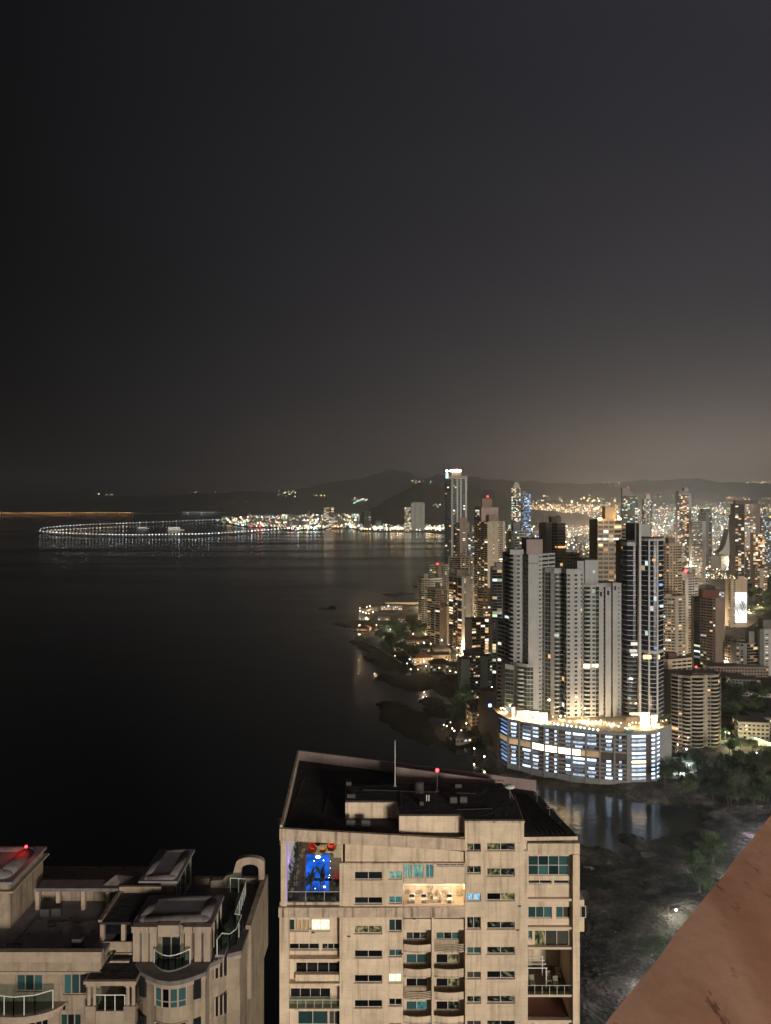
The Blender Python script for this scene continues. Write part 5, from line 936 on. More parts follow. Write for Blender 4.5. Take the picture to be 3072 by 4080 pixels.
# bay 3: loggias
xl, xm0, xm1, xr = cx(1608), cx(1720), cx(1729), cx(1852)
RW = [(3715, 3744, 3768, 3796), (3802, 3840, 3865, 3896), (3899, 3933, 3958, 3985), (3990, 4026, 4054, 4081)]
RW += [tuple(v + 95.5 * k for v in RW[-1]) for k in range(1, 7)]
YL = YF + 1.55
wk = [[['pane_green', 'pane_green', 'room_dimstrip'], ['pane_teal', 'room_dimstrip', 'pane_teal']], [['pane_teal', 'pane_teal'], ['pane_dark', 'room_olive']], [['pane_dark', 'pane_dark'], ['pane_dark', 'room_olive']], [['pane_teal', 'room_tealdim'], ['pane_dark', 'room_dimstrip']]]
bb = MB(); hl = []
for k, (w0, w1, p0, p1) in enumerate(RW):
    for sde, (xa, xb) in enumerate(((xl, xm0), (xm1, xr))):
        kk = wk[k][sde] if k < 4 else ['pane_dark', 'pane_teal']
        zt = Z(w0, DC + 1.55); zb0 = Z(w1, DC + 1.55); xa2, xb2 = xa + .35, xb - .45
        hl.append((xa2, xb2, zb0, zt)); window(CON, xa2, xb2, zb0, zt, YL + .2, len(kk), kk, sill=False)
        zp0, zp1 = cz(p1), cz(p0); m_ = 6; bw = .28; q = MB(); yl_ = YF + .35
        slats = (k, sde) in ((0, 1), (2, 0))
        for i in range(m_):
            x0_, x1_ = xa + (xb - xa) * i / m_, xa + (xb - xa) * (i + 1) / m_; y0_, y1_ = yl_ - bw * math.sin(math.pi * i / m_), yl_ - bw * math.sin(math.pi * (i + 1) / m_)
            for (za_, zb_2) in ([(zp0 + .12, zp1)] if not slats else [(zp0 + .2 + j * .2, zp0 + .28 + j * .2) for j in range(4)]):
                q.add([(x0_, y0_, za_), (x1_, y1_, za_), (x1_, y1_ + .12, za_), (x0_, y0_ + .12, za_), (x0_, y0_, zb_2), (x1_, y1_, zb_2), (x1_, y1_ + .12, zb_2), (x0_, y0_ + .12, zb_2)], MB.BF)
        q.build('balcony_parapet', ['cream'], CON)
        q = MB(); q.prism([(xa, YL)] + [(xa + (xb - xa) * i / m_, yl_ - bw * math.sin(math.pi * i / m_)) for i in range(m_ + 1)] + [(xb, YL)], zp0 - .1, zp0 + .11); q.build('balcony_slab', ['cream_soiled'], CON)
wall_holes(bb, xl, xr, zLow, cz(3650), hl, YL); bb.box(xm0, xm1, YF + .1, YL, zLow, cz(3650)); bb.build('wall', ['cream'], CON)
b = MB(); b.box(xl, xr, YF + .35, YF + .5, cz(3712), cz(3668)); b.build('wall_panel', ['cream'], CON)
for xa, xb in ((xl + .1, xm0 - .1), (xm1 + .1, xr - .6)): window(CON, xa, xb, cz(3667), cz(3653), YF + .6, 3, ['pane_green', 'pane_dark', 'pane_green'], sill=False)
# penthouse level of bay 3: kitchen terrace
zf = cz(3607); zt = cz(3524); YB = YF + 2.0
b = MB(); b.box(xl, xr, YF + .05, YB, zf - .25, zf); b.build('terrace_floor', ['cream_clean'], CON); b = MB(); b.box(xl, xr, YF - .02, YF + .12, zf - .2, zf + .12); b.build('terrace_kerb', ['cream_clean'], CON)
hk = []
for x0_, x1_ in ((cx(1609, 2), cx(1716, 2)), (cx(1738, 2), cx(1841, 2))):
    h = (x0_, x1_, Z(3566, DC + 2), Z(3529, DC + 2)); hk.append(h); window(CON, h[0], h[1], h[2], h[3], YB + .2, 2, ['room_kitchen'], sill=False, name='kitchen_window')
b = MB(); wall_holes(b, xl, xr, zf, zt + .2, hk, YB); b.build('terrace_wall', ['cream_clean'], CON)
b = MB(); b.box(xl - .1, xr + .1, YF + .12, YB, zt, zt + .2); b.build('terrace_ceiling', ['cream_clean'], CON)
lamp(CON, (cx(1670), YF + 1.0, zt - .25), 210, (1, .80, .52), .15, 'ceiling_light'); lamp(CON, (cx(1790), YF + 1.0, zt - .25), 210, (1, .80, .52), .15, 'ceiling_light'); lamp(CON, (cx(1838), YF + .9, zt - .3), 160, (1, .78, .45), .1, 'ceiling_light')
for px_ in (1650, 1700, 1760, 1810): b = MB(); b.ball((cx(px_), YF + 1.7, zt - .12), .09); b.build('downlight', ['glow_warm'], CON)
hs = []
for x0_, x1_, n_, kk in ((1608, 1640, 2, ['room_teal']), (1645, 1687, 1, ['room_teal']), (1696, 1727, 2, ['room_tealdim'])):
    h = (cx(x0_), cx(x1_), cz(3500), cz(3446)); hs.append(h); window(CON, *h, YF + .3, n_, kk, rows=1, sill=False)
h = (cx(1738), cx(1848), cz(3454), cz(3442)); hs.append(h); window(CON, *h, YF + .3, 4, ['pane_dark', 'pane_dark', 'room_dimstrip'], sill=False)
b = MB(); wall_holes(b, xl, xr + .05, zt + .19, cz(3440), hs, YF + .08); b.build('wall', ['cream'], CON)
# fascia above bays 2 and 3 and the sloping roof parapet
b = MB(); xA, xB = cx(1366), cx(1852)
b.add([(xA, YF + .35, cz(3440)), (xB, YF + .35, cz(3440)), (xB, YF + .35, cz(3400)), (xA, YF + .35, cz(3345))], [(0, 1, 2, 3)]); b.build('fascia', ['cream'], CON)
b = MB(); b.box(xA - .3, xB, YF - .05, YF + .34, cz(3443), cz(3438)); b.build('ledge', ['cream_soiled'], CON)
xL = cx(1114); b = MB()
def slope_beam(b, x0, x1, za0, za1, zb0_, zb1_, y0, y1): b.add([(x0, y0, za0), (x1, y0, za1), (x1, y1, za1), (x0, y1, za0), (x0, y0, zb0_), (x1, y0, zb1_), (x1, y1, zb1_), (x0, y1, zb0_)], MB.BF)
slope_beam(b, xL, xB, cz(3346), cz(3388), cz(3300), cz(3342), YF - .15, YF + .3); b.build('parapet', ['cream_soiled'], CON)
# mid band
b = MB(); b.box(cx(1111), cx(1853), YF - .32, YF + .3, cz(3650), cz(3611)); b.build('band', ['cream_soiled'], CON)
# left bay
xP = cx(1151); b = MB(); b.box(xL, xP, YF - .05, YF + 1.0, zLow, cz(3612) - .02); b.box(cx(1119), cx(1142), YF, YF + .8, cz(3612), cz(3346)); b.build('corner_pier', ['cream'], CON)
YB1 = YF + .9; hs = []
for y0_, y1_, cols in ((3664, 3710, [(1145, 1230, 3, ['pane_teal', 'room_curtain', 'room_curtain']), (1240, 1315, 2, ['room_bright'])]), (3760, 3785, [(1151, 1271, 3, ['pane_dark']), (1282, 1354, 3, ['room_dimstrip', 'pane_dark', 'pane_dark'])]), (3835, 3886, [(1178, 1355, 4, ['pane_dark'])]), (3938, 3977, [(1156, 1316, 4, ['pane_dark'])]), (4029, 4085, [(1186, 1305, 2, ['pane_teal']), (1310, 1354, 2, ['pane_greyed'])])):
    for x0_, x1_, n_, kk in cols:
        h = (X(x0_, DC + .9), X(x1_, DC + .9), Z(y1_, DC + .9), Z(y0_, DC + .9)); h = (max(h[0], xP - .3), min(h[1], cx(1353) - .05), h[2], h[3]); hs.append(h); window(CON, *h, YB1 + .24, n_, kk)
for k in range(6): h = (xP + .3, cx(1340), Z(4135 + k * 98, DC + .9), Z(4100 + k * 98, DC + .9)); hs.append(h); window(CON, *h, YB1 + .24, 4, ['pane_dark'])
b = MB(); wall_holes(b, xP - .3, cx(1353) + .3, zLow, cz(3648), hs, YB1); b.build('wall', ['cream'], CON)
for y_ in (3824, 3922, 4022): b = MB(); b.box(xP, cx(1353), YF - .02, YB1 - .001, cz(y_ + 5), cz(y_ - 3)); b.build('slab_edge', ['cream'], CON)
b = MB(); b.box(cx(1176), cx(1353), YF + .25, YB1 - .002, cz(3915), cz(3889)); b.build('sill_box', ['cream'], CON)
def glass_rail(par, x0, x1, z0, z1, y, n, name='glass_railing'):
    q = MB(); q.box(x0, x1, y - .03, y + .03, z1 - .05, z1); wd = (x1 - x0) / n
    for i in range(n + 1): q.box(x0 + i * wd - .025, x0 + i * wd + .025, y - .03, y + .03, z0, z1 - .05)
    f = q.build(name, ['alu'], par)
    for i in range(n): piece('glass_pane', 'rail_glass', f, (x0 + (i + .5) * wd, y, (z0 + z1) / 2 - .05), (wd - .06, .015, z1 - z0 - .12))
m, t, o = _mat('rail_glass'); p1 = t.nodes.new('ShaderNodeBsdfTransparent'); p1.inputs[0].default_value = (.72, .80, .78, 1); p2 = t.nodes.new('ShaderNodeBsdfGlossy'); p2.inputs['Roughness'].default_value = .06; p2.inputs[0].default_value = (.8, .9, .9, 1); mxs = t.nodes.new('ShaderNodeMixShader'); mxs.inputs[0].default_value = .10; t.links.new(p1.outputs[0], mxs.inputs[1]); t.links.new(p2.outputs[0], mxs.inputs[2]); t.links.new(mxs.outputs[0], o.inputs[0])
glass_rail(CON, xP, cx(1353), cz(4017), cz(3984), YF + .05, 6)
# bay 5
X5a, X5b = cx(2103), cx(2285); YB5 = YF + .75; hs = []
def win5(x0_, x1_, y0_, y1_, n_, kk, rws=1, d=.75):
    h = (max(X(x0_, DC + d), X5a + .02), X(x1_, DC + d), Z(y1_, DC + d), Z(y0_, DC + d)); hs.append(h); window(CON, *h, YF + d + .22, n_, kk, rows=rws, sill=False)
win5(2105, 2268, 3411, 3489, 4, ['pane_teal'], 2); win5(2105, 2198, 3508, 3523, 2, ['room_dimstrip', 'pane_dark']); win5(2207, 2266, 3508, 3523, 1, ['pane_dark']); win5(2104, 2199, 3613, 3659, 3, ['pane_teal']); win5(2215, 2274, 3613, 3659, 2, ['pane_teal', 'pane_greyed']); win5(2104, 2121, 3708, 3743, 1, ['pane_teal']); win5(2129, 2265, 3708, 3778, 3, ['room_olive', 'pane_greyed', 'pane_greyed'])
hs.append((X5a + .01, cx(2276), cz(3970), cz(3790))); hs.append((X5a + .01, cx(2276), cz(4072), cz(3980)))
b = MB(); wall_holes(b, X5a, X5b, cz(4085), cz(3365), hs, YB5, .2); b.box(X5a, X5b, YB5, YB5 + 1, zLow, cz(4086)); b.build('wall', ['cream'], CON)
b = MB(); b.box(X5a, cx(2312), YF + .2, YB5 - .002, cz(3408), cz(3364)); b.build('fascia', ['cream'], CON)
b = MB(); b.box(cx(2283), cx(2310), YF, YF + 3, zLow, cz(3406)); b.build('corner_pier', ['cream'], CON)
b = MB(); b.box(X5b - .3, cx(2308), YF + 3, YF + 14, zLow, cz(3406)); b.build('side_wall', ['cream'], CON)
for y_ in (3590, 3703, 3783, 3973, 4075): b = MB(); b.box(X5a, X5b, YF + .25, YB5 - .003, cz(y_ + 5), cz(y_ - 4)); b.build('slab_edge', ['cream_clean'], CON)
for (yt_, yb_, dpt, fl_) in ((3790, 3970, 5.8, 'deck_wood'), (3980, 4072, 4.3, 'terracotta_tile')):
    z0_, z1_ = cz(yb_), cz(yt_); b = MB(); b.box(X5a, X5b - .3, YB5 + .2, YB5 + dpt, z0_ - .2, z0_); b.build('terrace_floor', [fl_], CON)
    b = MB(); b.box(X5a, X5b - .3, YB5 + dpt, YB5 + dpt + .3, z0_, z1_ + .2); b.box(X5a - .2, X5a, YB5 + .2, YB5 + dpt, z0_, z1_); b.box(X5b - .31, X5b - .1, YB5 + .2, YB5 + dpt, z0_, z1_); b.build('terrace_wall', ['cream'], CON)
    b = MB(); b.box(X5a, X5b - .3, YB5 + .2, YB5 + dpt, z1_, z1_ + .2); b.build('terrace_ceiling', ['cream'], CON)
z0_ = cz(3970); window(CON, X5a + .5, X5b - 2.0, z0_ + .05, z0_ + 2.9, YB5 + 5.75, 4, ['pane_teal'], sill=False); glass_rail(CON, X5a, X5b - .1, z0_ + .02, z0_ + 1.15, YF + .35, 6)
PG = thing('terrace_pergola', 'small white pergola frame on the right-hand condominium terrace', 'pergola', (X5a + 1, YB5 + 2, z0_))
for dx in (.3, 2.6):
    for dy in (.9, 3.2): piece('post', 'white_paint', PG, (X5a + dx, YB5 + dy, z0_ + 1.2), (.1, .1, 2.4))
for dy in (.9, 1.7, 2.5, 3.2): piece('beam', 'white_paint', PG, (X5a + 1.45, YB5 + dy, z0_ + 2.45), (2.6, .08, .1))
for i, (dx, dy) in enumerate(((1.0, 1.4), (3.2, 2.2), (3.9, 1.2), (4.6, 3.0))):
    ch = thing('terrace_lounger', 'pale lounge chair on the right-hand condominium terrace', 'lounge chair', (X5a + dx, YB5 + dy, z0_), 'loungers on the condominium terrace'); piece('seat', 'cream_soiled', ch, (X5a + dx, YB5 + dy, z0_ + .32), (.6, 1.0, .14)); q = piece('backrest', 'cream_soiled', ch, (X5a + dx, YB5 + dy + .55, z0_ + .6), (.6, .12, .6)); q.rotation_euler = (-.4, 0, .1)
    for ax in (-.25, .25):
        for ay in (-.4, .4): piece('leg', 'alu', ch, (X5a + dx + ax, YB5 + dy + ay, z0_ + .13), (.05, .05, .25))
# side balcony at the right
b = MB(); b.box(cx(2311), cx(2341), YF + 1.5, YF + 4, cz(3712, 1.5), cz(3585, 1.5)); b.build('side_bay', ['cream'], CON); window(CON, cx(2313, 1.5), cx(2334, 1.5), cz(3655, 1.5), cz(3608, 1.5), YF + 1.45, 1, ['pane_dark'], sill=False)
b = MB()
for i in range(7): b.tube((cx(2312 + i * 4.6, 1.5), YF + 1.55, cz(3585, 1.5)), (cx(2312 + i * 4.6, 1.5), YF + 1.55, cz(3550, 1.5)), .025, .025, 5)
b.tube((cx(2311, 1.5), YF + 1.55, cz(3550, 1.5)), (cx(2341, 1.5), YF + 1.55, cz(3550, 1.5)), .035, .035, 5); b.build('side_railing', ['alu_dark'], CON)
# roof
b = MB(); b.prism([(xL + .1, YF + .3), (cx(1852), YF + .3), (cx(2088), YF + .3), (cx(2306), YF + .5), (21.2, 106.8), (-13.6, 119.7)], zdeck - .45, zdeck, 1, 0); b.build('roof_deck', ['roof_felt', 'cream'], CON)
b = MB(); zp = 145.1
b.add([(-14.0, 119.6, zdeck - 1), (21.4, 106.9, zdeck - 1), (21.4, 107.3, zdeck - 1), (-14.0, 120.0, zdeck - 1), (-14.0, 119.6, zp), (21.4, 106.9, zp), (21.4, 107.3, zp), (-14.0, 120.0, zp)], MB.BF); b.build('rear_parapet', ['tower_pink'], CON)
b = MB(); b.add([(xL, YF + .3, zdeck - 1), (xL + .3, YF + .3, zdeck - 1), (-13.7, 119.6, zdeck - 1), (-14.0, 119.6, zdeck - 1), (xL, YF + .3, zp), (xL + .3, YF + .3, zp), (-13.7, 119.6, zp), (-14.0, 119.6, zp)], MB.BF); b.build('side_parapet', ['cream_soiled'], CON)
for i in range(9):
    f = i / 9; x0_ = cx(2100) + (cx(2300) - cx(2100)) * f; piece('roof_rib', 'roof_felt', CON, (x0_ + (21.2 - x0_) * .28 - 1.2, 99.5, zdeck + .06), (.09, 13, .10), 0.06 + .02 * i)
zU = 145.75                                                             # raised roof
b = MB(); b.prism([(cx(1593, 1.5), 93.6), (cx(1852), 93.6), (cx(1852), YF + .05), (cx(2088), YF + .05), (cx(2080, 3), 100), (X(2000, 104), 104.5), (X(1376, 103.4), 103.6), (X(1376, 97.8), 97.8), (X(1585, 97.8), 97.8), (X(1588, 97.8), 93.6)], zdeck, zU - .12, 0, 0); b.build('plant_block', ['cream'], CON)
b = MB(); b.prism([(cx(1596, 1.5), 93.9), (cx(1855), 93.9), (cx(1855), YF + .35), (cx(2085), YF + .35), (cx(2077, 3), 99.7), (X(2000, 104), 104.2), (X(1378, 103.4), 103.3), (X(1378, 97.8), 98.1), (X(1583, 97.8), 98.1), (X(1590, 97.8), 93.9)], zU - .119, zU + .02); b.build('plant_roof', ['roof_felt'], CON)
b = MB(); b.add([(X(1577, 109), 109.6, zdeck), (X(2010, 105.5), 105.6, zdeck), (X(2010, 105.5), 105.9, zdeck), (X(1577, 109), 109.9, zdeck), (X(1577, 109), 109.6, zU + .3), (X(2010, 105.5), 105.6, zU - .3), (X(2010, 105.5), 105.9, zU - .3), (X(1577, 109), 109.9, zU + .3)], MB.BF); b.build('roof_screen_wall', ['tower_pink'], CON)
rr = random.Random(3)
for i in range(4):
    x_, y_ = rr.uniform(-11, 14), rr.uniform(96, 110); 
    if y_ < 106 and x_ > -6: z_ = zU
    else: z_ = zdeck
    piece('roof_vent', 'tower_dark', CON, (x_, y_, z_ + .25), (rr.uniform(.5, 1.1), rr.uniform(.5, .9), .5))
for px_ in (1398, 1458): piece('air_conditioner', 'alu_dark', CON, (X(px_, 95.5), 95.5, zdeck + .4), (1.1, .7, .8))
for px_ in (1700, 1709): piece('vent_pipe', 'alu', CON, (X(px_, 98), 98, zU + .4), (.12, .12, .8))
# aerials
AE = thing('roof_mast', 'tall thin bare aerial mast on the condominium roof', 'mast', (X(1574, 103), 103, zU)); b = MB(); b.tube((X(1574, 103), 103, zU), (X(1574, 103), 103, Z(2952, 103)), .07, .05, 6); b.build('pole', ['alu'], AE); piece('base', 'steel', AE, (X(1574, 103), 103, zU + .1), (.4, .4, .2)); b = MB(); b.ball((X(1574, 103), 103, Z(2952, 103)), .1); b.build('tip', ['steel'], AE)
AE = thing('beacon_mast', 'short mast with glowing red obstruction light on the condominium roof', 'mast', (X(1742, 101), 101, zU)); b = MB(); b.tube((X(1742, 101), 101, zU), (X(1742, 101), 101, Z(3076, 101)), .04, .03, 6); b.build('pole', ['steel'], AE); b = MB(); b.ball((X(1742, 101), 101, Z(3069, 101)), .24); b.build('red_light', ['glow_red'], AE); piece('base', 'steel', AE, (X(1742, 101), 101, zU + .1), (.5, .5, .2)); lamp(AE, (X(1742, 101), 101, Z(3069, 101) + .05), 4500, (1, .03, .04), .15, 'red_lamp')
DS = thing('satellite_dish', 'pale satellite dish on a tripod on the condominium roof', 'satellite dish', (X(2033, 99), 99, zU)); b = MB(); b.ball((X(2030, 99), 99, zU + 1.5), .72, 0, 14, 8, (1, 1, .35)); b.build('dish', ['white_paint'], DS); b = MB(); b.tube((X(2033, 99), 99, zU), (X(2030, 99), 99, zU + 1.4), .06, .05, 6); b.tube((X(2045, 99), 98.4, zU), (X(2031, 99), 99, zU + 1.0), .04, .04, 5); b.build('stand', ['steel'], DS)
for px_, yy in ((2140, 103), (2190, 98.5), (1120, 94)): AE = thing('rooftop_aerial', 'small spiky aerial clipped to the condominium roof edge', 'aerial', (X(px_, yy), yy, zdeck), 'small aerials on the condominium roof edge'); b = MB(); b.tube((X(px_, yy), yy, zdeck), (X(px_, yy), yy, zdeck + 1.6), .03, .03, 5); [b.tube((X(px_, yy) - .4, yy, zdeck + 1 + j * .25), (X(px_, yy) + .4, yy, zdeck + 1 + j * .25), .02, .02, 4) for j in range(3)]; b.build('aerial_rods', ['steel'], AE)
# ------------------------------------------------------------------ pool terrace
zF = cz(3604); xa, xb = cx(1143), cx(1366); PW = 13.0
b = MB(); b.box(xL + .2, xb + .1, YF + .2, YF + 16.6, zF - .4, zF - .02); b.build('terrace_floor', ['deck_wood'], CON)
b = MB(); b.box(cx(1300), xb, YF + 12, YF + 16.5, zF - .019, zF + .01); b.box(cx(1200), xb, YF + 13.1, YF + 16.5, zF + .011, zF + .02); b.build('terrace_paving', ['stone_tile'], CON)
b = MB(); b.box(xb, xb + .25, YF + .35, YF + 16.6, zF, cz(3350)); b.build('terrace_wall', ['cream_clean'], CON); b = MB(); b.box(xL + .3, xL + .6, YF + .8, YF + 16.6, zF, cz(3346)); b.build('terrace_wall', ['white_paint'], CON); b = MB(); b.box(xL, xb + .2, YF + 16.6, YF + 16.9, zF, cz(3346)); b.build('terrace_wall', ['cream_clean'], CON)
b = MB(); b.box(xL, xb, YF + .1, YF + .45, zF - .1, zF + .22); b.build('planter_kerb', ['cream_soiled'], CON)
glass_rail(CON, xa, xb, zF + .22, zF + 1.45, YF + .28, 3)
emit('pool_blue', (0.02, 0.15, 0.85), 0.75, 0, True, 0.6, .35); emit('pool_cyan', (0.05, 0.35, 1.0), 1.1, 0, True); emit('violet_strip', (0.36, 0.22, 1.0), 1.0, 0, True); emit('red_neon', (1.0, .10, .06), 3.0)
PL = thing('swimming_pool', 'rectangular swimming pool glowing blue on the condominium terrace', 'swimming pool', (cx(1265), YF + 7, zF))
p0, p1, p2, p3 = G(1208, 3560, zF), G(1318, 3560, zF), G(1320, 3404, zF), G(1214, 3404, zF)
b = MB(); b.prism([p0[:2], p1[:2], p2[:2], p3[:2]], zF - .01, zF + .10); b.build('water', ['pool_blue'], PL)
b = MB()
for q0, q1 in ((p0, p3), (p3, p2), (p2, p1), (p1, p0)): d_ = (Vector(q1[:2]) - Vector(q0[:2])).normalized(); nn_ = (d_.y, -d_.x); L_ = (Vector(q1[:2]) - Vector(q0[:2])).length; b.obox(q0[:2], d_, nn_, -.2, L_ + .2, -.02, -.3 if False else .25, zF, zF + .16)
b.build('coping', ['deck_wood'], PL)
g = G(1270, 3512, zF); piece('divider', 'pane_navy', PL, (cx(1264, 4.2), g.y, zF + .25), (3.5, .15, .35)); g = G(1268, 3418, zF); piece('step_block', 'stone_tile', PL, (g.x, g.y, zF + .3), (.9, .7, .5)); piece('step_light', 'glow_cool', PL, (g.x, g.y - .4, zF + .3), (.55, .05, .22))
for px_, py_ in ((1317, 3432), (1316, 3459), (1313, 3488), (1310, 3498), (1252, 3430), (1289, 3428), (1256, 3540)): g = G(px_, py_, zF + .15); b = MB(); b.ball(tuple(g), .055); b.build('pool_light', ['glow_cool'], PL)
lamp(PL, (cx(1265), YF + 7, zF + .6), 55, (.12, .25, 1), .6, 'pool_glow')
g = G(1293, 3540, zF); piece('skimmer_light', 'glow_white', PL, (g.x, g.y, zF + .2), (.28, .18, .1))
b = MB(); b.box(cx(1139), cx(1143), YF + .02, YF + .3, zF, cz(3346)); b.build('violet_light_strip', ['violet_strip'], CON); lamp(CON, (cx(1160), YF + 4, zF + 3), 110, (.42, .26, 1), .4, 'violet_light'); lamp(CON, (cx(1340), YF + 14.2, zF + 4.2), 420, (1, .92, .66), .3, 'terrace_light'); lamp(CON, (cx(1250), YF + 15, zF + 4.2), 200, (1, .9, .62), .3, 'terrace_light')
def armchair(px_, py_, mat, label, rz=0):
    g = G(px_, py_, zF); t_ = thing('armchair', label, 'armchair', g); 
    for nm, c_, s_ in (('seat', (0, 0, .35), (.95, .9, .3)), ('backrest', (0, .42, .7), (.95, .2, .7)), ('armrest', (-.45, 0, .55), (.18, .9, .4)), ('armrest', (.45, 0, .55), (.18, .9, .4)), ('base', (0, 0, .1), (.8, .75, .18))): q = piece(nm, mat, t_, (g.x + c_[0], g.y + c_[1], zF + c_[2]), s_)
    t_.rotation_euler = (0, 0, rz); return t_
armchair(1245, 3392, 'red_cloth', 'bright red armchair behind the blue pool', .3); armchair(1322, 3385, 'red_cloth', 'dark red armchair right of the orange ottoman', -.4); armchair(1262, 3366, 'dark_cushion', 'black armchair at the back of the pool terrace', 0)
g = G(1286, 3393, zF); OT = thing('ottoman', 'square orange ottoman behind the blue pool', 'ottoman', g); piece('cushion', 'orange_cloth', OT, (g.x, g.y, zF + .3), (.75, .75, .25)); piece('base', 'dark_cushion', OT, (g.x, g.y, zF + .1), (.65, .65, .18))
g = G(1300, 3362, zF); TB = thing('low_table', 'dark low table at the back of the pool terrace', 'table', g); piece('top', 'dark_cushion', TB, (g.x, g.y, zF + .45), (1.6, .8, .08)); [piece('leg', 'steel', TB, (g.x + a_, g.y + c_, zF + .2), (.06, .06, .42)) for a_ in (-.7, .7) for c_ in (-.3, .3)]
g = G(1360, 3500, zF); SB = thing('sun_bed', 'dark red sun bed against the right wall of the pool terrace', 'sun bed', (g.x - .6, g.y, zF)); piece('mattress', 'red_cloth', SB, (g.x - .6, g.y, zF + .35), (.7, 1.9, .15)); piece('frame', 'deck_wood', SB, (g.x - .6, g.y, zF + .18), (.75, 2.0, .15))
g = G(1345, 3366, zF); piece('neon_strip', 'red_neon', CON, (g.x, YF + 16.4, zF + 2.6), (2.2, .08, .07))
LEAF = []
for s_ in range(2):
    b = MB(); rr = random.Random(40 + s_); b.tube((0, 0, 0), (.05, 0, 1.0), .035, .02, 5, 1)
    for k in range(9):
        a = rr.uniform(0, 6.28); z_ = rr.uniform(.5, 1.1); ln = rr.uniform(.45, .75); d_ = Vector((math.cos(a), math.sin(a), rr.uniform(.5, 1.3))).normalized(); p_ = Vector((0, 0, z_)); sd_ = Vector((-math.sin(a), math.cos(a), 0)) * .11
        b.add([tuple(p_), tuple(p_ + d_ * ln * .5 + sd_), tuple(p_ + d_ * ln), tuple(p_ + d_ * ln * .5 - sd_)], [(0, 1, 2, 3)], 0)
    LEAF.append(b.mesh('terrace_plant_leaves', ['foliage_dark', 'bark']))
POTM = MB(); POTM.tube((0, 0, 0), (0, 0, .45), .2, .28, 10); POTM = POTM.mesh('plant_pot', ['cream_soiled'])
def potted(x_, y_, s_, k, label, group):
    t_ = thing('potted_plant', label, 'potted plant', (x_, y_, zF), group); obj('pot', POTM, t_); o_ = obj('leaves', LEAF[k], t_, loc=(0, 0, .4)); o_.scale = (s_, s_, s_ * 1.3); o_.rotation_euler = (0, 0, R.uniform(0, 6)); return t_
for px_, py_, s_ in ((1238, 3585, 1.9), (1275, 3585, 2.2), (1243, 3588, 1.5), (1284, 3588, 1.7), (1218, 3590, 1.6), (1330, 3590, 1.2)): g = G(px_, py_, zF); potted(g.x, max(g.y, YF + .7), s_, R.randrange(2), 'dark potted plant in front of the glowing pool', 'potted plants in front of the pool')
for i in range(9): potted(cx(1160) - .25 + R.uniform(-.2, .25), YF + 1.5 + i * 1.5, R.uniform(1.2, 1.9), R.randrange(2), 'potted plant along the violet lit wall of the pool terrace', 'plants along the violet wall')
# kitchen terrace furniture
for px_, dx in ((1642, 0), (1690, 0), (1793, 0)):
    g = (cx(px_), YF + .95, zf); t_ = thing('terrace_chair', 'white rounded chair with dark cushion on the lit kitchen terrace', 'chair', g, 'white chairs on the kitchen terrace'); b = MB()
    for k in range(10):
        a0, a1 = 2 * math.pi * k / 10, 2 * math.pi * (k + 1) / 10; b.tube((g[0] + .38 * math.cos(a0), g[1] + .12, zf + .62 + .24 * math.sin(a0)), (g[0] + .38 * math.cos(a1), g[1] + .12, zf + .62 + .24 * math.sin(a1)), .06, .06, 6)
    b.build('back_ring', ['white_paint'], t_); piece('cushion', 'dark_cushion', t_, (g[0], g[1] + .1, zf + .62), (.6, .1, .36)); piece('seat', 'white_paint', t_, (g[0], g[1] - .15, zf + .40), (.7, .6, .12))
    for ax in (-.28, .28):
        for ay in (-.35, .1): piece('leg', 'white_paint', t_, (g[0] + ax, g[1] + ay, zf + .17), (.06, .06, .34))
g = (cx(1759), YF + 1.0, zf); t_ = thing('floor_vase', 'tall pale bottle-shaped vase on the lit kitchen terrace', 'vase', g); b = MB(); prev = None
prof_ = [(.16, 0), (.25, .2), (.27, .5), (.2, .75), (.07, .9), (.09, 1.0)]
for (r0, h0), (r1, h1) in zip(prof_, prof_[1:]): b.tube((g[0], g[1], zf + h0), (g[0], g[1], zf + h1), r0, r1, 12)
b.build('vase_body', ['cream_clean'], t_)
g = (cx(1737), YF + .9, zf); t_ = thing('side_table', 'small white cube side table on the lit kitchen terrace', 'side table', g); piece('top', 'white_paint', t_, (g[0], g[1], zf + .42), (.6, .5, .06)); piece('body', 'cream_clean', t_, (g[0], g[1], zf + .2), (.5, .42, .38))
potted(cx(1722), YF + 1.5, .7, 0, 'little potted plant beside the vase on the kitchen terrace', None).location.z = zf

# roof clutter
for i, (x0_, y0_, x1_, y1_, z_) in enumerate(((-12.5, 95, -12.0, 112, zdeck), (-8, 99, -8, 108, zdeck), (-3, 101.5, 12, 100.2, zU), (2, 95.5, 2, 102, zU), (9, 95, 13.5, 95.3, zU), (-10.5, 94.2, -2, 94.6, zdeck))):
    b = MB(); b.tube((x0_, y0_, z_ + .12), (x1_, y1_, z_ + .12), .05, .05, 6); b.build('roof_pipe', ['tower_dark'], CON)
for x_, y_ in ((8.8, 97.5), (10.1, 97.6)):
    a_ = piece('air_conditioner', 'tower_dark', CON, (x_, y_, zU + .42), (.95, .6, .8)); piece('fan_grille', 'alu_dark', a_, (x_, y_, zU + .42), (.62, 1.04, .62))
    a_.children[0].location = (0, 0, 0); a_.children[0].scale = (.65, 1.05, .7)
b = MB(); b.tube((4.5, 101, zU), (4.5, 101, zU + 1.3), .65, .65, 16); b.ball((4.5, 101, zU + 1.3), .65, 0, 16, 6, (1, 1, .3)); b.build('water_tank', ['tower_dark'], CON)
for k, (px_, py_) in enumerate(((1248, 3715), (1650, 3660), (1600, 3800), (2062, 3705), (2070, 3610), (1390, 3730))): piece('wall_vent', 'alu_dark', CON, (cx(px_), YF - .03, cz(py_)), (.42, .08, .16))
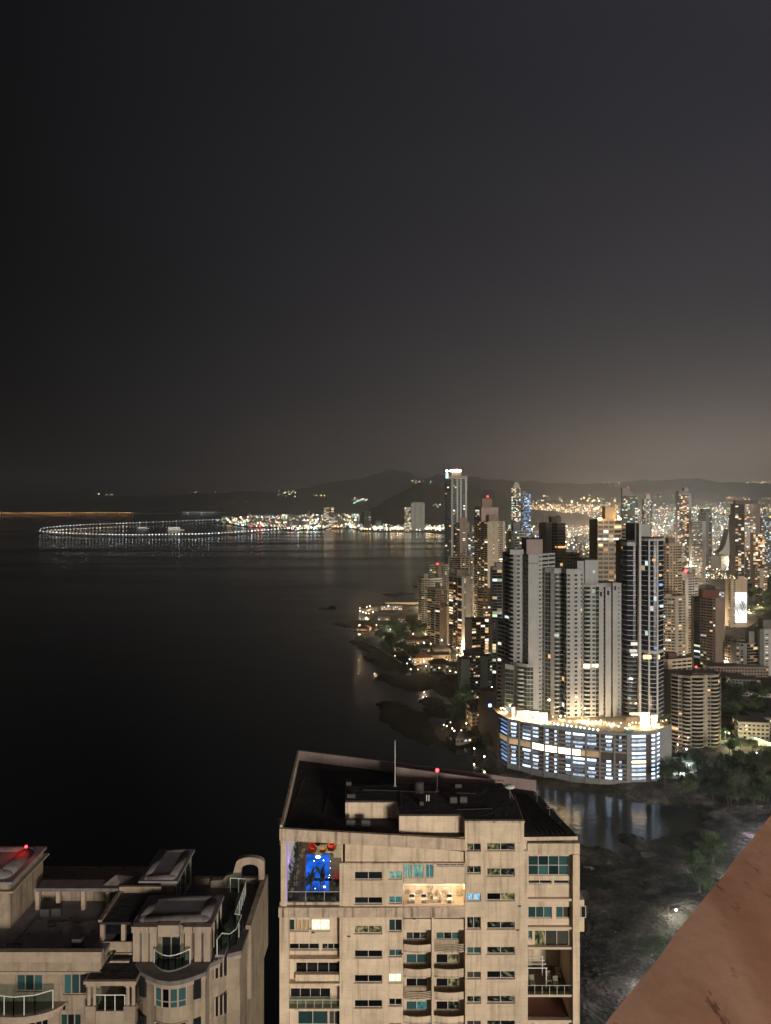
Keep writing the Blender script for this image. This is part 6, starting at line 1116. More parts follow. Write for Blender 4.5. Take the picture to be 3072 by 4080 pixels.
# ================================================================== the tan mansion block at the lower left
LB = thing('mansion_block', 'weathered tan mansion block with bullnose roof pavilions at the lower left', 'apartment block', (-24, 68, 4))
def LX(px, D): return X(px, D)
YM = 62.0; zT = 147.3
def cornice(b, x0, x1, y, z, h=.45, out=.3, m=0):
    b.box(x0 - out, x1 + out, y - out, y + .3, z - h * .45, z, m); b.box(x0 - out * .5, x1 + out * .5, y - out * .5, y + .3, z - h, z - h * .45 - .001, m)
# left wing
xw0, xw1 = -42.0, LX(398, YM)
wins = [(62, 168, 3885, 3952, 3, ['pane_teal', 'pane_teal', 'pane_teal']), (250, 346, 3878, 3965, 3, ['pane_teal', 'pane_teal', 'pane_dark']), (238, 322, 4042, 4110, 3, ['pane_teal', 'pane_dark', 'pane_teal']), (112, 190, 4062, 4120, 3, ['pane_dark'])]
hs = []
for a, c, y0_, y1_, n_, kk in wins:
    h = (LX(a, YM), LX(c, YM), Z(y1_, YM), Z(y0_, YM)); hs.append(h); window(LB, *h, YM + .2, n_, kk, frame='tan_trim', sill=False)
for k in range(1, 4):
    h = (LX(244, YM), LX(336, YM), Z(4050 + 155 * k + 70, YM), Z(4050 + 155 * k, YM)); hs.append(h); window(LB, *h, YM + .2, 3, ['pane_dark'], frame='tan_trim', sill=False)
b = MB(); wall_holes(b, xw0, xw1, 122, zT + .3, hs, YM); b.build('wall', ['tan_render'], LB)
b = MB(); b.box(xw0, xw1, YM + .3, 78, 4, zT - .3); b.build('wing_core', ['tan_render'], LB)
b = MB(); cornice(b, xw0, xw1, YM, zT + .55, .9, .22); b.box(xw0, xw1 + .1, YM - .1, YM + .02, zT - 1.35, zT - 1.15); b.build('cornice', ['tan_trim'], LB)
b = MB(); b.box(xw0, xw1 + .1, YM + .32, 71, zT - .29, zT); b.build('roof_terrace', ['terrace_grey'], LB)
for px_, py_ in ((158, 3663), (282, 3658), (112, 3723), (242, 3718), (372, 3712), (205, 3781), (335, 3776)): g = G(px_, py_, zT); piece('drain_spot', 'tower_dark', LB, (g.x, g.y, zT + .02), (.22, .2, .04))
g = G(208, 3693, zT); b = MB()
for k in range(12):
    a0, a1 = 2 * math.pi * k / 12, 2 * math.pi * (k + 1) / 12; b.tube((g.x + .32 * math.cos(a0), g.y + .32 * math.sin(a0), zT + .05), (g.x + .32 * math.cos(a1), g.y + .32 * math.sin(a1), zT + .05), .07, .07, 5)
b.build('roof_ring', ['tower_dark'], LB)
g = G(55, 3775, zT); b = MB(); b.box(g.x - .6, g.x + .7, g.y - .1, g.y, zT + .3, zT + .38); b.tube((g.x - .5, g.y, zT), (g.x - .5, g.y, zT + .3), .04, .04, 5); b.tube((g.x + .6, g.y, zT), (g.x + .6, g.y, zT + .3), .04, .04, 5); b.build('pipe_rack', ['tower_dark'], LB)
# curved balcony on the left wing
cb = MB(); cxm, rb = LX(60, 60.5), 3.2; pts = [(cxm + rb * math.cos(math.pi + math.pi * i / 12), YM - 1.75 * math.sin(math.pi * i / 12)) for i in range(13)]
zbal = Z(4030, 61); cb.prism([(cxm - rb - .2, YM)] + pts + [(cxm + rb + .2, YM)], zbal - .55, zbal - .02); cb.prism([(cxm - rb * 1.12, YM)] + [(cxm + (x - cxm) * 1.1, YM - (YM - y) * 1.12) for x, y in pts] + [(cxm + rb * 1.12, YM)], zbal - .019, zbal + .16); cb.build('curved_balcony', ['tan_trim'], LB)
def rail_path(par, pts, z, h, name='railing', glassy=True, step=.75):
    q = MB(); acc = 0
    for (x0_, y0_), (x1_, y1_) in zip(pts, pts[1:]):
        L_ = math.hypot(x1_ - x0_, y1_ - y0_); k = max(1, int(L_ / step)); q.tube((x0_, y0_, z + h), (x1_, y1_, z + h), .04, .04, 6)
        for i in range(k + 1): f = i / k; q.box(x0_ + (x1_ - x0_) * f - .03, x0_ + (x1_ - x0_) * f + .03, y0_ + (y1_ - y0_) * f - .03, y0_ + (y1_ - y0_) * f + .03, z, z + h)
    f_ = q.build(name, ['white_paint'], par)
    if glassy:
        for (x0_, y0_), (x1_, y1_) in zip(pts, pts[1:]): L_ = math.hypot(x1_ - x0_, y1_ - y0_); piece('glass_pane', 'rail_glass', f_, ((x0_ + x1_) / 2, (y0_ + y1_) / 2, z + h / 2), (L_ - .06, .015, h - .08), math.atan2(y1_ - y0_, x1_ - x0_))
rail_path(LB, [(x, y) for x, y in pts[2:11:2]], zbal + .16, 1.5)
# porch with paired columns
xp0, xp1 = LX(345, 61), LX(540, 61); yP = 60.9; zP = 146.1
b = MB(); b.box(xp0 - .15, xp1 + .1, yP - .15, YM + 2.5, zP - .25, zP); b.box(xp0, xp1, yP, YM + 2.4, zP - .45, zP - .251); b.build('porch_roof', ['tan_trim'], LB); b = MB(); b.box(xp0, xp1, yP + .1, YM + 2.3, zP + .001, zP + .03); b.build('porch_felt', ['roof_felt'], LB)
for lv in range(3):
    zt_ = zP - .46 - lv * 3.2; zb_3 = zt_ - 1.65
    for px_ in (350, 372, 505, 527): xx = LX(px_ + 2, 61); b = MB(); b.tube((xx, yP + .25, zb_3), (xx, yP + .25, zt_), .16, .14, 12); b.box(xx - .2, xx + .2, yP + .05, yP + .45, zt_ - .12, zt_ - .001); b.build('column', ['tan_trim'], LB)
    for a, c in ((342, 382), (494, 540)): b = MB(); b.box(LX(a, 61), LX(c, 61), yP, yP + .6, zt_ - 3.2, zb_3); b.build('pedestal', ['tan_render'], LB)
    b = MB(); b.box(LX(382, 61), LX(494, 61), yP + .1, yP + .35, zt_ - 3.15, zb_3 - .45); b.build('balcony_front', ['tan_trim'], LB); rail_path(LB, [(LX(378, 61), yP + .2), (LX(496, 61), yP + .2)], zb_3 - .45, 1.25, step=.6)
    b = MB(); b.box(xp0, xp1, yP + .35, YM + 2.4, zb_3 - .7, zb_3 - .5); b.build('balcony_slab', ['tan_render'], LB)
    window(LB, LX(405, 64.2), LX(525, 64.2), zb_3 - .4, zt_ - .2, YM + 2.35, 4, ['pane_dark'], frame='tan_trim', sill=False)
b = MB(); b.box(xw1 - .2, LX(548, 64), YM + 2.4, 78, 4, 146.3); b.build('recess_wall', ['tan_render'], LB)
# sloping recess wall and beams above the porch
b = MB(); b.box(xw1 + .1, LX(545, 65), 65.6, 66, 146, zT + .3); b.build('back_wall', ['tan_render'], LB)
for i in range(2): b = MB(); b.box(xw1 + .4, LX(525, 63.5), 62.8 + i * 1.1, 63.0 + i * 1.1, zP + .25, zP + .4); b.build('pergola_beam', ['tan_trim'], LB)
b = MB(); b.tube((LX(440, 63), 62.4, zP + .5), (LX(466, 64.5), 64.6, zP + .5), .1, .1, 4); b.build('pergola_beam', ['roof_felt'], LB)
# pavilion roofs with bullnose ring
def pavilion(x0, x1, y0, y1, z0, z1, label=None):
    b = MB(); b.box(x0 + .25, x1 - .25, y0 + .25, y1 - .25, z0, z1 - .25); o_ = b.build('pavilion_wall', ['tan_render'], LB)
    b = MB(); b.box(x0, x1, y0, y1, z1 - .24, z1); r_ = b.build('pavilion_roof', ['terrace_grey'], LB, label='flat grey roof with a raised rounded border')
    rr_ = min(x1 - x0, y1 - y0) * .11; xa_, xb_, ya_, yb_ = x0 + rr_ * 1.7, x1 - rr_ * 1.7, y0 + rr_ * 1.7, y1 - rr_ * 1.7
    b = MB(); b.box(xa_ + rr_ * .7, xb_ - rr_ * .7, ya_ + rr_ * .7, yb_ - rr_ * .7, z1 + .001, z1 + rr_ * .42); b.build('roof_plateau', ['terrace_grey'], LB)
    b = MB(); seg_ = [((xa_, ya_), (xb_, ya_)), ((xb_, ya_), (xb_, yb_)), ((xb_, yb_), (xa_, yb_)), ((xa_, yb_), (xa_, ya_))]
    for p_, q_ in seg_: b.tube((p_[0], p_[1], z1 + .02), (q_[0], q_[1], z1 + .02), rr_, rr_, 16)
    for p_ in ((xa_, ya_), (xb_, ya_), (xb_, yb_), (xa_, yb_)): b.ball((p_[0], p_[1], z1 + .02), rr_, 0, 16, 10)
    b.v = [(x, y, z1 + (z - z1) * .6) for x, y, z in b.v]; o2 = b.build('bullnose_ring', ['bullnose'], LB, smooth=True); return o_
pavilion(-45, -32.7, 65.9, 72.7, zT, 151.5); pavilion(-22.9, -19.3, 69.8, 76.2, 146.3, 149.6); pavilion(-21.4, -14.6, 63.3, 68.1, 146.3, 149.2)
b = MB(); g = G(92, 3387, 151.5); b.ball((-33.7, 70.6, 152.45), .13); b.build('red_light', ['glow_red'], LB); lamp(LB, (-33.9, 70.4, 152.75), 55, (1, .04, .05), .1, 'red_lamp')
# lower rim of the left pavilion
b = MB(); b.box(-45, -32.55, 65.75, 72.9, 150.6, 150.75); b.build('string_course', ['tan_trim'], LB)
# windows in the centre pavilion sides
for y_ in (70.6, 72.4, 74.2): piece('window', 'pane_teal', LB, (-19.52, y_, 148.0), (.06, 1.4, 2.2))
for y_ in (70.0, 71.5, 73.3, 75.1): piece('mullion', 'tan_trim', LB, (-19.5, y_, 148.0), (.12, .14, 2.4))
for y_ in (64.2, 65.6, 67.0): piece('window', 'pane_green', LB, (-14.83, y_, 147.6), (.06, .9, 1.9)); piece('mullion', 'tan_trim', LB, (-14.8, y_ + .7, 147.6), (.14, .2, 2.4))
# colonnade behind the roof terrace
b = MB(); b.box(LX(142, 69), LX(470, 69), 69, 70.6, 149.05, 149.35); b.build('colonnade_roof', ['bullnose'], LB)
for px_ in (150, 232, 332, 430): b = MB(); xx = LX(px_, 69.2); b.box(xx - .17, xx + .17, 69.1, 69.45, zT, 149.04); b.build('colonnade_pillar', ['tan_trim'], LB)
b = MB(); b.box(LX(120, 71), LX(470, 71), 70.7, 71, zT - .2, 148.5); b.build('colonnade_wall', ['tan_render'], LB)
for px_ in (195, 290, 390): piece('opening', 'pane_dark', LB, (LX(px_, 71), 70.68, 148.75), (1.2, .1, .5))
# small roofed court and the hipped lantern
b = MB(); b.prism([(-24.4, 64.2), (-20.6, 64.2), (-20.6, 69.2), (-24.4, 69.2)], 148.75, 148.95); b.build('court_roof', ['roof_felt'], LB); b = MB(); b.box(-24.4, -20.6, 69.0, 69.3, zT, 149.5); b.box(-24.5, -24.2, 64.2, 69.2, 148.96, 149.15); b.build('court_wall', ['tan_render'], LB)
for xx in (-24.2, -22.4, -20.8): b = MB(); b.box(xx - .16, xx + .16, 64.25, 64.6, 146.6, 148.74); b.build('court_pillar', ['tan_trim'], LB)
piece('opening', 'pane_dark', LB, (-22.5, 65.4, 147.6), (3.6, .1, 2.2)); piece('railing', 'tan_render', LB, (-22.5, 64.15, 146.9), (3.9, .15, .9))
b = MB(); x_, y_ = LX(452, 70), 70.2; b.add([(x_ - 1.4, y_ - 1.2, 149.0), (x_ + 1.6, y_ - 1.2, 149.0), (x_ + 1.6, y_ + 1.6, 149.0), (x_ - 1.4, y_ + 1.6, 149.0), (x_ + .1, y_ + .2, 149.9)], [(0, 1, 4), (1, 2, 4), (2, 3, 4), (3, 0, 4), (3, 2, 1, 0)]); b.build('hipped_lantern', ['bullnose'], LB)
# centre section with bow front
zC = 146.3; bowp = [(LX(548, 63), 63.0)] + [(LX(560 + 250 * i / 8, 61.2), 61.9 - 1.25 * math.sin(math.pi * i / 8)) for i in range(9)] + [(LX(835, 63), 63.0), (-14.0, 63.6), (-13.6, 64.3), (-12.5, 64.8), (-12.3, 76.2), (LX(548, 78), 78)]
b = MB(); b.prism(bowp, 4, zC - .35); b.build('bow_wall', ['tan_render'], LB)
b = MB(); b.prism([(x + (x + 17.5) * .03, y - .22 if y < 70 else y) for x, y in bowp], zC - .349, zC); b.build('terrace', ['bullnose'], LB)
b = MB(); b.prism([(x + (x + 17.5) * .015, y - .12 if y < 70 else y) for x, y in bowp], zC - .7, zC - .35); b.build('bow_cornice', ['tan_trim'], LB)
for lv in range(3):
    zt_ = Z(3910, 61) - lv * 3.2; zb_3 = Z(4003, 61) - lv * 3.2
    for i in range(2, 6):
        (x0_, y0_), (x1_, y1_) = bowp[1 + i], bowp[2 + i]; L_, u_, n_v, ang_ = seg((x0_, y0_), (x1_, y1_)); f_ = MB(); c0_ = at((x0_, y0_), u_, n_v, L_ / 2, .03); piece('window', 'pane_teal' if (i + lv) % 3 else 'pane_dark', LB, (c0_[0], c0_[1], (zt_ + zb_3) / 2), (L_ - .1, .06, zt_ - zb_3), ang_)
        for zz_ in (zt_ - .35, zb_3 + .5, zt_, zb_3): c1_ = at((x0_, y0_), u_, n_v, L_ / 2, .05); piece('window_bar', 'tan_trim', LB, (c1_[0], c1_[1], zz_), (L_, .1, .07), ang_)
    for i in range(2, 7): piece('mullion', 'tan_trim', LB, (bowp[1 + i][0], bowp[1 + i][1] - .05, (zt_ + zb_3) / 2), (.14, .14, zt_ - zb_3))
    for px_, D_ in ((573, 61.85), (787, 61.7)): piece('window', 'pane_dark', LB, (LX(px_, D_), D_ - .12 + (0 if px_ < 600 else -.1), (zt_ + zb_3) / 2 + .1), (.62, .35, zt_ - zb_3 - .3), (-.4 if px_ < 600 else .45))
    for i in range(4): xx = -14.55 + i * .33; piece('slit_window', 'pane_dark', LB, (xx, 63.22 + i * .17, (zt_ + zb_3) / 2 + .5), (.16, .1, 1.6), .5); piece('mullion', 'tan_trim', LB, (xx + .16, 63.24 + i * .17, (zt_ + zb_3) / 2 + .5), (.1, .16, 1.65), .5)
# front of the front pavilion: pilasters, door, balcony
for px_ in (545, 580, 612, 752, 790, 826): b = MB(); xx = LX(px_, 63.2); b.box(xx - .28, xx + .28, 63.05, 63.6, zC, 148.75); b.box(xx - .36, xx + .36, 62.95, 63.6, 148.76, 149.25); b.build('pilaster', ['tan_trim'], LB)
b = MB(); b.box(LX(632, 63.2), LX(715, 63.2), 63.0, 63.6, 148.4, 149.35); b.build('pediment', ['tan_trim'], LB)
window(LB, LX(642, 63.3), LX(720, 63.3), zC + .05, 148.35, 63.42, 2, ['pane_dark'], rows=1, frame='tan_trim', sill=False); piece('curtain', 'room_olive', LB, (LX(688, 63.3), 63.4, 148.2), (.9, .05, .25))
for px_ in (566, 802): window(LB, LX(px_ - 9, 63.3), LX(px_ + 9, 63.3), zC + .4, 148.5, 63.45, 1, ['pane_teal'], frame='tan_trim', sill=False)
bp_ = [(LX(598 + 145 * i / 6, 61.6), 62.7 - .95 * math.sin(math.pi * i / 6)) for i in range(7)]; rail_path(LB, bp_, zC + .01, 1.25)
b = MB(); b.prism([(bp_[0][0] - .1, 63)] + [(x, y - .12) for x, y in bp_] + [(bp_[-1][0] + .1, 63)], zC + .002, zC + .12); b.build('balcony_plinth', ['bullnose'], LB)
# right-hand terrace, its railings and the curved end wall
rail_path(LB, [(-14.2, 63.5), (-14.0, 64.4), (-13.3, 64.3), (-12.9, 65.0), (-12.85, 67.2), (-13.5, 67.4), (-13.55, 73.6), (-15.2, 73.8)], zC + .25, 1.35, 'terrace_railing')
b = MB(); b.box(-14.4, -13.6, 63.6, 73.8, zC + .001, zC + .24); b.build('terrace_walk', ['terrace_grey'], LB)
for px_, D_ in ((905, 65), (940, 66)): pass
b = MB()
for i in range(6): f0, f1 = i / 6, (i + 1) / 6; x0_, y0_ = -12.6 + .25 * f0, 67.8 + 8.2 * f0; x1_, y1_ = -12.6 + .25 * f1, 67.8 + 8.2 * f1; z0_, z1_ = 146.35 + .5 * math.sin(f0 * 1.6), 146.35 + .5 * math.sin(f1 * 1.6); b.add([(x0_, y0_, 140), (x0_ + .5, y0_, 140), (x1_ + .5, y1_, 140), (x1_, y1_, 140), (x0_, y0_, z0_ + .3), (x0_ + .5, y0_, z0_ + .3), (x1_ + .5, y1_, z1_ + .3), (x1_, y1_, z1_ + .3)], MB.BF)
b.build('end_wall', ['tan_render'], LB)
# arched gable at the back
ar = [(-17.4, 146.3), (-17.4, 147.0), (-16.2, 147.1), (-15.9, 147.5), (-15.2, 147.7), (-14.95, 148.6)] + [(-13.5 - 1.4 * math.cos(math.pi * i / 8), 148.75 + .6 * math.sin(math.pi * i / 8)) for i in range(9)] + [(-12.1, 146.3)]
hole = [(-14.45, 146.3), (-14.4, 148.1)] + [(-13.5 - .85 * math.cos(math.pi * i / 6), 148.2 + .45 * math.sin(math.pi * i / 6)) for i in range(7)] + [(-12.6, 146.3)]
b = MB(); outl = ar + hole[::-1]; n_ = len(outl); y0_, y1_ = 75.0, 75.6
b.add([(x, y0_, z) for x, z in outl] + [(x, y1_, z) for x, z in outl], [tuple(range(n_)), tuple(range(n_, 2 * n_))[::-1]] + [(i, n_ + i, n_ + (i + 1) % n_, (i + 1) % n_) for i in range(n_)]); b.build('arched_gable', ['tan_trim'], LB)
b = MB(); b.box(-19.2, -12.2, 75.7, 76.2, 145.5, 146.9); b.build('rear_parapet', ['tan_render'], LB)

# clutter on the mansion roofs
for x0_, y0_, x1_, y1_, z_ in ((-31.5, 63.5, -31.2, 69, zT), (-30, 66.8, -25, 67.1, zT), (-19.8, 74, -15.8, 74.2, 146.4), (-24.0, 65, -24.0, 69, 149.0)):
    b = MB(); b.tube((x0_, y0_, z_ + .08), (x1_, y1_, z_ + .08), .035, .035, 6); b.build('roof_pipe', ['tower_dark'], LB)
for x_, y_, z_ in ((-30.8, 68.2, zT), (-29.8, 68.3, zT), (-26.0, 63.6, zT), (-18.6, 71.5, 146.3), (-17.4, 71.6, 146.3)): piece('air_conditioner', 'tower_dark', LB, (x_, y_, z_ + .36), (.8, .5, .7))
for x_, y_ in ((-14.1, 65.2), (-14.15, 66.5), (-13.95, 70.2)): b = MB(); b.ball((x_, y_, 147.0), .38, 0, 8, 6, (1, 1, 1.3)); b.v = [(p[0] + R.uniform(-.09, .09), p[1] + R.uniform(-.09, .09), p[2] + R.uniform(-.09, .09)) for p in b.v]; b.build('terrace_shrub', ['foliage_dark'], LB)
# ================================================================== the ledge of the viewer's own balcony
LG = thing('balcony_ledge', 'rough terracotta-painted ledge of the viewpoint at the lower right', 'ledge', (1.6, 1.6, H - 1.3))
e0 = Vector((-.25, .66)); e1 = Vector((2.85, 4.34)); dr = (e1 - e0).normalized(); nr = Vector((dr.y, -dr.x)); NS, NW = 40, 14; vs_, fs_ = [], []
for i in range(NS + 1):
    for j in range(NW + 1):
        p_ = e0 + (e1 - e0) * i / NS + nr * (2.2 * j / NW); jit = (R.uniform(-.0015, .0015) + (.006 if R.random() < .12 else 0)) if j == 0 else R.uniform(-.0015, .0015)
        z_ = H - 1.0 - .55 * (j / NW) * 2.2 * .5 - (.02 if j == 0 else 0); vs_.append((p_.x - nr.x * jit, p_.y - nr.y * jit, z_ + jit))
for i in range(NS):
    for j in range(NW): a = i * (NW + 1) + j; fs_.append((a, a + 1, a + NW + 2, a + NW + 1))
b = MB(); b.add(vs_, fs_); lo = []
for i in range(NS): a = i * (NW + 1); p_, q_ = vs_[a], vs_[a + NW + 1]; b.add([p_, q_, (q_[0] + .03, q_[1] - .03, q_[2] - 3), (p_[0] + .03, p_[1] - .03, p_[2] - 3)], [(0, 1, 2, 3)])
b.build('ledge_top', ['terracotta_paint'], LG, smooth=True)
b = MB(); p_ = e0 + (e1 - e0) * .66 + nr * .02; q_ = p_ + nr * 2.1 + dr * -.15; b.add([(p_.x, p_.y, H - 1.0), (q_.x, q_.y, H - 1.0 - .57), (q_.x + dr.x * 2, q_.y + dr.y * 2, H - .98 - .57), (p_.x + dr.x * 2, p_.y + dr.y * 2, H - .985), (p_.x, p_.y, H - .985), (q_.x, q_.y, H - .985 - .57), (q_.x + dr.x * 2, q_.y + dr.y * 2, H - .965 - .57), (p_.x + dr.x * 2, p_.y + dr.y * 2, H - .97)], MB.BF); b.build('ledge_patch', ['terracotta_paint'], LG, label='slightly raised patch of the ledge')
# ================================================================== the peninsula: houses, walls, lamps, boats, roads
def gz(px, py, z=4.5): g = G(px, py, z); g.z = zg(g.x, g.y); return g
def house(px, py, w_, d_, h, rot, wall, roof, label, hip=True, lit=.4, name='house', wins=True):
    g = gz(px, py); t_ = thing(name, label, 'house', g); t_.rotation_euler = (0, 0, rot); ORG[t_.name] = Vector((0, 0, 0))
    b = MB(); b.box(-w_ / 2, w_ / 2, -d_ / 2, d_ / 2, -2, h); b.build('wall', [wall], t_); b = MB()
    if hip:
        r_ = min(w_, d_) * .28; e = .6; x_, y_ = w_ / 2 + e, d_ / 2 + e; k = max(w_, d_) / 2 - min(w_, d_) / 2
        rx, ry = (k, 0) if w_ >= d_ else (0, k); b.add([(-x_, -y_, h), (x_, -y_, h), (x_, y_, h), (-x_, y_, h), (-rx, -ry, h + r_), (rx, ry, h + r_)], [(0, 1, 5, 4), (1, 2, 5), (2, 3, 4, 5), (3, 0, 4), (3, 2, 1, 0)] if w_ >= d_ else [(0, 1, 4), (1, 2, 5, 4), (2, 3, 5), (3, 0, 4, 5), (3, 2, 1, 0)])
    else: b.box(-w_ / 2 - .3, w_ / 2 + .3, -d_ / 2 - .3, d_ / 2 + .3, h, h + .5)
    b.build('roof', [roof], t_); rr = random.Random(int(px + py))
    for fl in range(max(1, int(h / 3))):
        n_ = int(w_ / 3)
        for i in range(n_):
            k = rr.choice(['lit_warm', 'lit_white', 'lit_orange', 'lit_cool']) if rr.random() < lit else 'pane_dark'
            piece('window', k, t_, (-w_ / 2 + (i + .5) * w_ / n_, -d_ / 2 - .03, fl * 3 + 1.7), (w_ / n_ * .6, .1, 1.4))
        for i in range(int(d_ / 3.5)): piece('window', rr.choice(['lit_warm', 'pane_dark', 'pane_dark']), t_, (-w_ / 2 - .03, -d_ / 2 + (i + .5) * 3.5, fl * 3 + 1.7), (.1, 1.6, 1.4))
    return t_
house(1560, 2428, 34, 16, 7, .05, 'tower_sand', 'grey_roof', 'long restaurant building on the tip of the peninsula', False, .6)
house(1450, 2500, 18, 12, 4, -.2, 'tower_pink', 'red_roof', 'lit beach house at the rocky cape', True, .5)
house(1590, 2520, 30, 16, 8, .1, 'tower_pale', 'tower_pale', 'white flat-roofed villa above the cape', False, .2)
house(1560, 2548, 20, 14, 6, .15, 'tower_beige', 'red_roof', 'red-roofed villa among trees on the cape', True, .25)
house(1640, 2565, 22, 14, 6, .2, 'tower_beige', 'red_roof', 'red-roofed house left of the short cream block', True, .3)
house(1600, 2590, 18, 12, 5, .3, 'tower_beige', 'grey_roof', 'low grey-roofed house above the sea wall', True, .3)
house(1665, 2605, 26, 15, 7, .15, 'tower_grey', 'grey_roof', 'broad grey house with pale roof lights below the short cream block', False, .2)
house(1680, 2640, 22, 14, 6, .25, 'tower_sand', 'red_roof', 'red-roofed house glowing orange above the beach', True, .7)
house(1740, 2630, 28, 16, 7, .1, 'tower_sand', 'grey_roof', 'flat house with bright roof edge beside the orange house', False, .5)
house(1750, 2668, 22, 14, 8, .1, 'tower_grey', 'red_roof', 'dark red-roofed house left of the grey slab blocks', True, .15)
house(1805, 2680, 18, 14, 9, .1, 'tower_beige', 'grey_roof', 'beige house between the grey slab blocks and the red roofs', False, .2)
house(1700, 2560, 20, 14, 5, .1, 'tower_brown', 'red_roof', 'low dark house beside the peninsula road', True, .2)
house(1760, 2600, 18, 12, 5, .1, 'tower_brown', 'grey_roof', 'low house between the road and the flat house', True, .2)
house(1620, 2478, 26, 14, 6, 0, 'tower_brown', 'grey_roof', 'low lit building behind the white villa', False, .7)
house(1530, 2470, 18, 12, 5, 0, 'tower_brown', 'grey_roof', 'small dark building at the tip behind the beach bar', False, .5)
house(1950, 2790, 26, 16, 7, .0, 'tower_pale', 'red_roof', 'red-roofed house blazing with cool light left of the podium', True, 1.0)
house(1945, 2860, 34, 16, 12, .12, 'tower_sand', 'red_roof', 'tan stepped villa with red roof and a blue window beside the podium', True, .35)
house(1900, 2880, 14, 12, 10, .3, 'tower_beige', 'grey_roof', 'narrow balconied annex of the tan villa', False, .3)
house(1850, 2935, 20, 12, 4, .35, 'tower_brown', 'grey_roof', 'dark curved-roof pavilion beside the lamp-lit terrace', True, .5)
g = gz(1945, 2860); piece('sign_light', 'glow_blue', POD, (X(1950, 536), 533, Z(2806, 536)), (2.0, .3, 2.0))
SLAB = quick('apartment_block', 'plain blank grey slab block on the peninsula left of the podium', 690, [(1830, 6), (1838, 0), (1872, 2)], ['W', 'W'], 2632, 'tower_grey', .05, 'warm', cat='apartment block', roofs=((1838, 1866, 3, 10, 2626, 'grey_roof'),))
quick('apartment_block', 'grey block with lit windows under a dark domed roof beside the blank slab', 705, [(1872, 6), (1886, 0), (1912, 1), (1918, 3)], ['P1 P1', 'P1 P1 P1', 'W'], 2612, 'tower_grey', .22, 'warm', cat='apartment block', roofs=((1850, 1930, -2, 14, 2602, 'roof_felt'),))
quick('apartment_block', 'dark rounded annex block between the domed block and the podium', 700, [(1917, 2), (1943, 0), (1960, 6)], ['W', 'P1 P1'], 2620, 'tower_grey', .06, 'warm', cat='apartment block')
quick('apartment_tower', 'brown balconied tower with a lit lobby behind the domed block', 800, [(1858, 2), (1880, 0), (1932, 6), (1960, 10)], ['W', 'B1 W:.1 B1 W:.1 B1', 'K1 K1'], 2470, 'tower_brown', .22, 'warm', trim='tower_beige')
quick('apartment_tower', 'dark glass tower with yellow-green lit offices beside the left podium tower', 760, [(1962, 2), (2000, 0), (2012, 3)], ['G1 G1', 'W'], 2262, 'tower_beige', .22, 'green', roofs=((1975, 2010, 4, 12, 2244, 'tower_pink'),), dark='pane_navy')
quick('apartment_tower', 'brown tower with rounded white sail roof behind the dark glass offices', 900, [(1905, 6), (1925, 0), (1962, 3)], ['B1', 'P2 P1'], 2350, 'tower_brown', .14, 'warm', trim='tower_beige')
# sea wall, terraces and roads
ribbon('sea_wall', [gz(*p) + Vector((0, 0, 1.2)) for p in ((1440, 2545), (1470, 2558), (1520, 2582), (1570, 2610), (1600, 2630))], 1.2, -3, 0, 'paving', label='pale curved sea wall along the cape', cat='wall')
ribbon('lit_sea_wall', [Vector((*G(p, 2408, 4)[:2], 6)) for p in range(1535, 1672, 12)], 2.0, -6, 1.5, 'tower_sand', label='long amber-lit sea wall behind the restaurant', cat='wall')
pbr('road_lit', (0.14, 0.125, 0.095), 0.8, 0.2, 0.2)
def road(name, pts, wd, mat='road_lit'):
    p3 = [G(a, c, 4) for a, c in pts]; b = MB(); sm = smooth([(p.x, p.y) for p in p3], len(p3) * 6); v = []
    for i, (x, y) in enumerate(sm):
        a = sm[max(i - 1, 0)]; c = sm[min(i + 1, len(sm) - 1)]; tx, ty = c[0] - a[0], c[1] - a[1]; l = math.hypot(tx, ty); nx_, ny_ = -ty / l, tx / l
        z = max(zg(x, y), zg(x + nx_ * wd / 2, y + ny_ * wd / 2), zg(x - nx_ * wd / 2, y - ny_ * wd / 2)) if y < 1600 else 3.6; v += [(x - nx_ * wd / 2, y - ny_ * wd / 2, z + .25), (x + nx_ * wd / 2, y + ny_ * wd / 2, z + .25)]
    n_ = len(sm); b.add(v, [(2 * i, 2 * i + 2, 2 * i + 3, 2 * i + 1) for i in range(n_ - 1)]); b.add([(a, c, d - 2) for a, c, d in v], [(2 * i, 2 * i + 2, 2 * i + 3, 2 * i + 1) for i in range(n_ - 1)]); b.add(v + [(a, c, d - 2) for a, c, d in v], [(2 * i, 2 * i + 2, 2 * n_ + 2 * i + 2, 2 * n_ + 2 * i) for i in range(n_ - 1)] + [(2 * i + 1, 2 * i + 3, 2 * n_ + 2 * i + 3, 2 * n_ + 2 * i + 1) for i in range(n_ - 1)]); return b.build(name, [mat], kind='structure')
road('road', [(2860, 2990), (2900, 2998), (2960, 3012), (3020, 3040), (3090, 3075)], 16); road('road', [(2850, 2960), (2900, 2962), (2960, 2985), (3030, 3000), (3100, 3030)], 9); road('road', [(2880, 3020), (2920, 3050), (2945, 3075)], 6, 'paving')
road('road', [(1690, 2500), (1705, 2545), (1740, 2570), (1790, 2590), (1830, 2605), (1870, 2620)], 9); road('road', [(2960, 2500), (3000, 2470), (2985, 2440), (3030, 2425), (3090, 2410)], 12, 'paving'); road('road', [(2960, 2300), (2985, 2330), (2990, 2370), (2985, 2400)], 16, 'paving'); road('road', [(2830, 2248), (2900, 2252), (2960, 2262), (3080, 2290)], 22)
ribbon('lit_wall', [gz(*p) + Vector((0, 0, 3)) for p in ((2945, 2932), (2985, 2948), (3030, 2965), (3090, 2990))], 1.0, -3, 1.0, 'tower_pale', label='pale boundary wall lit yellow along the road at right', cat='wall')
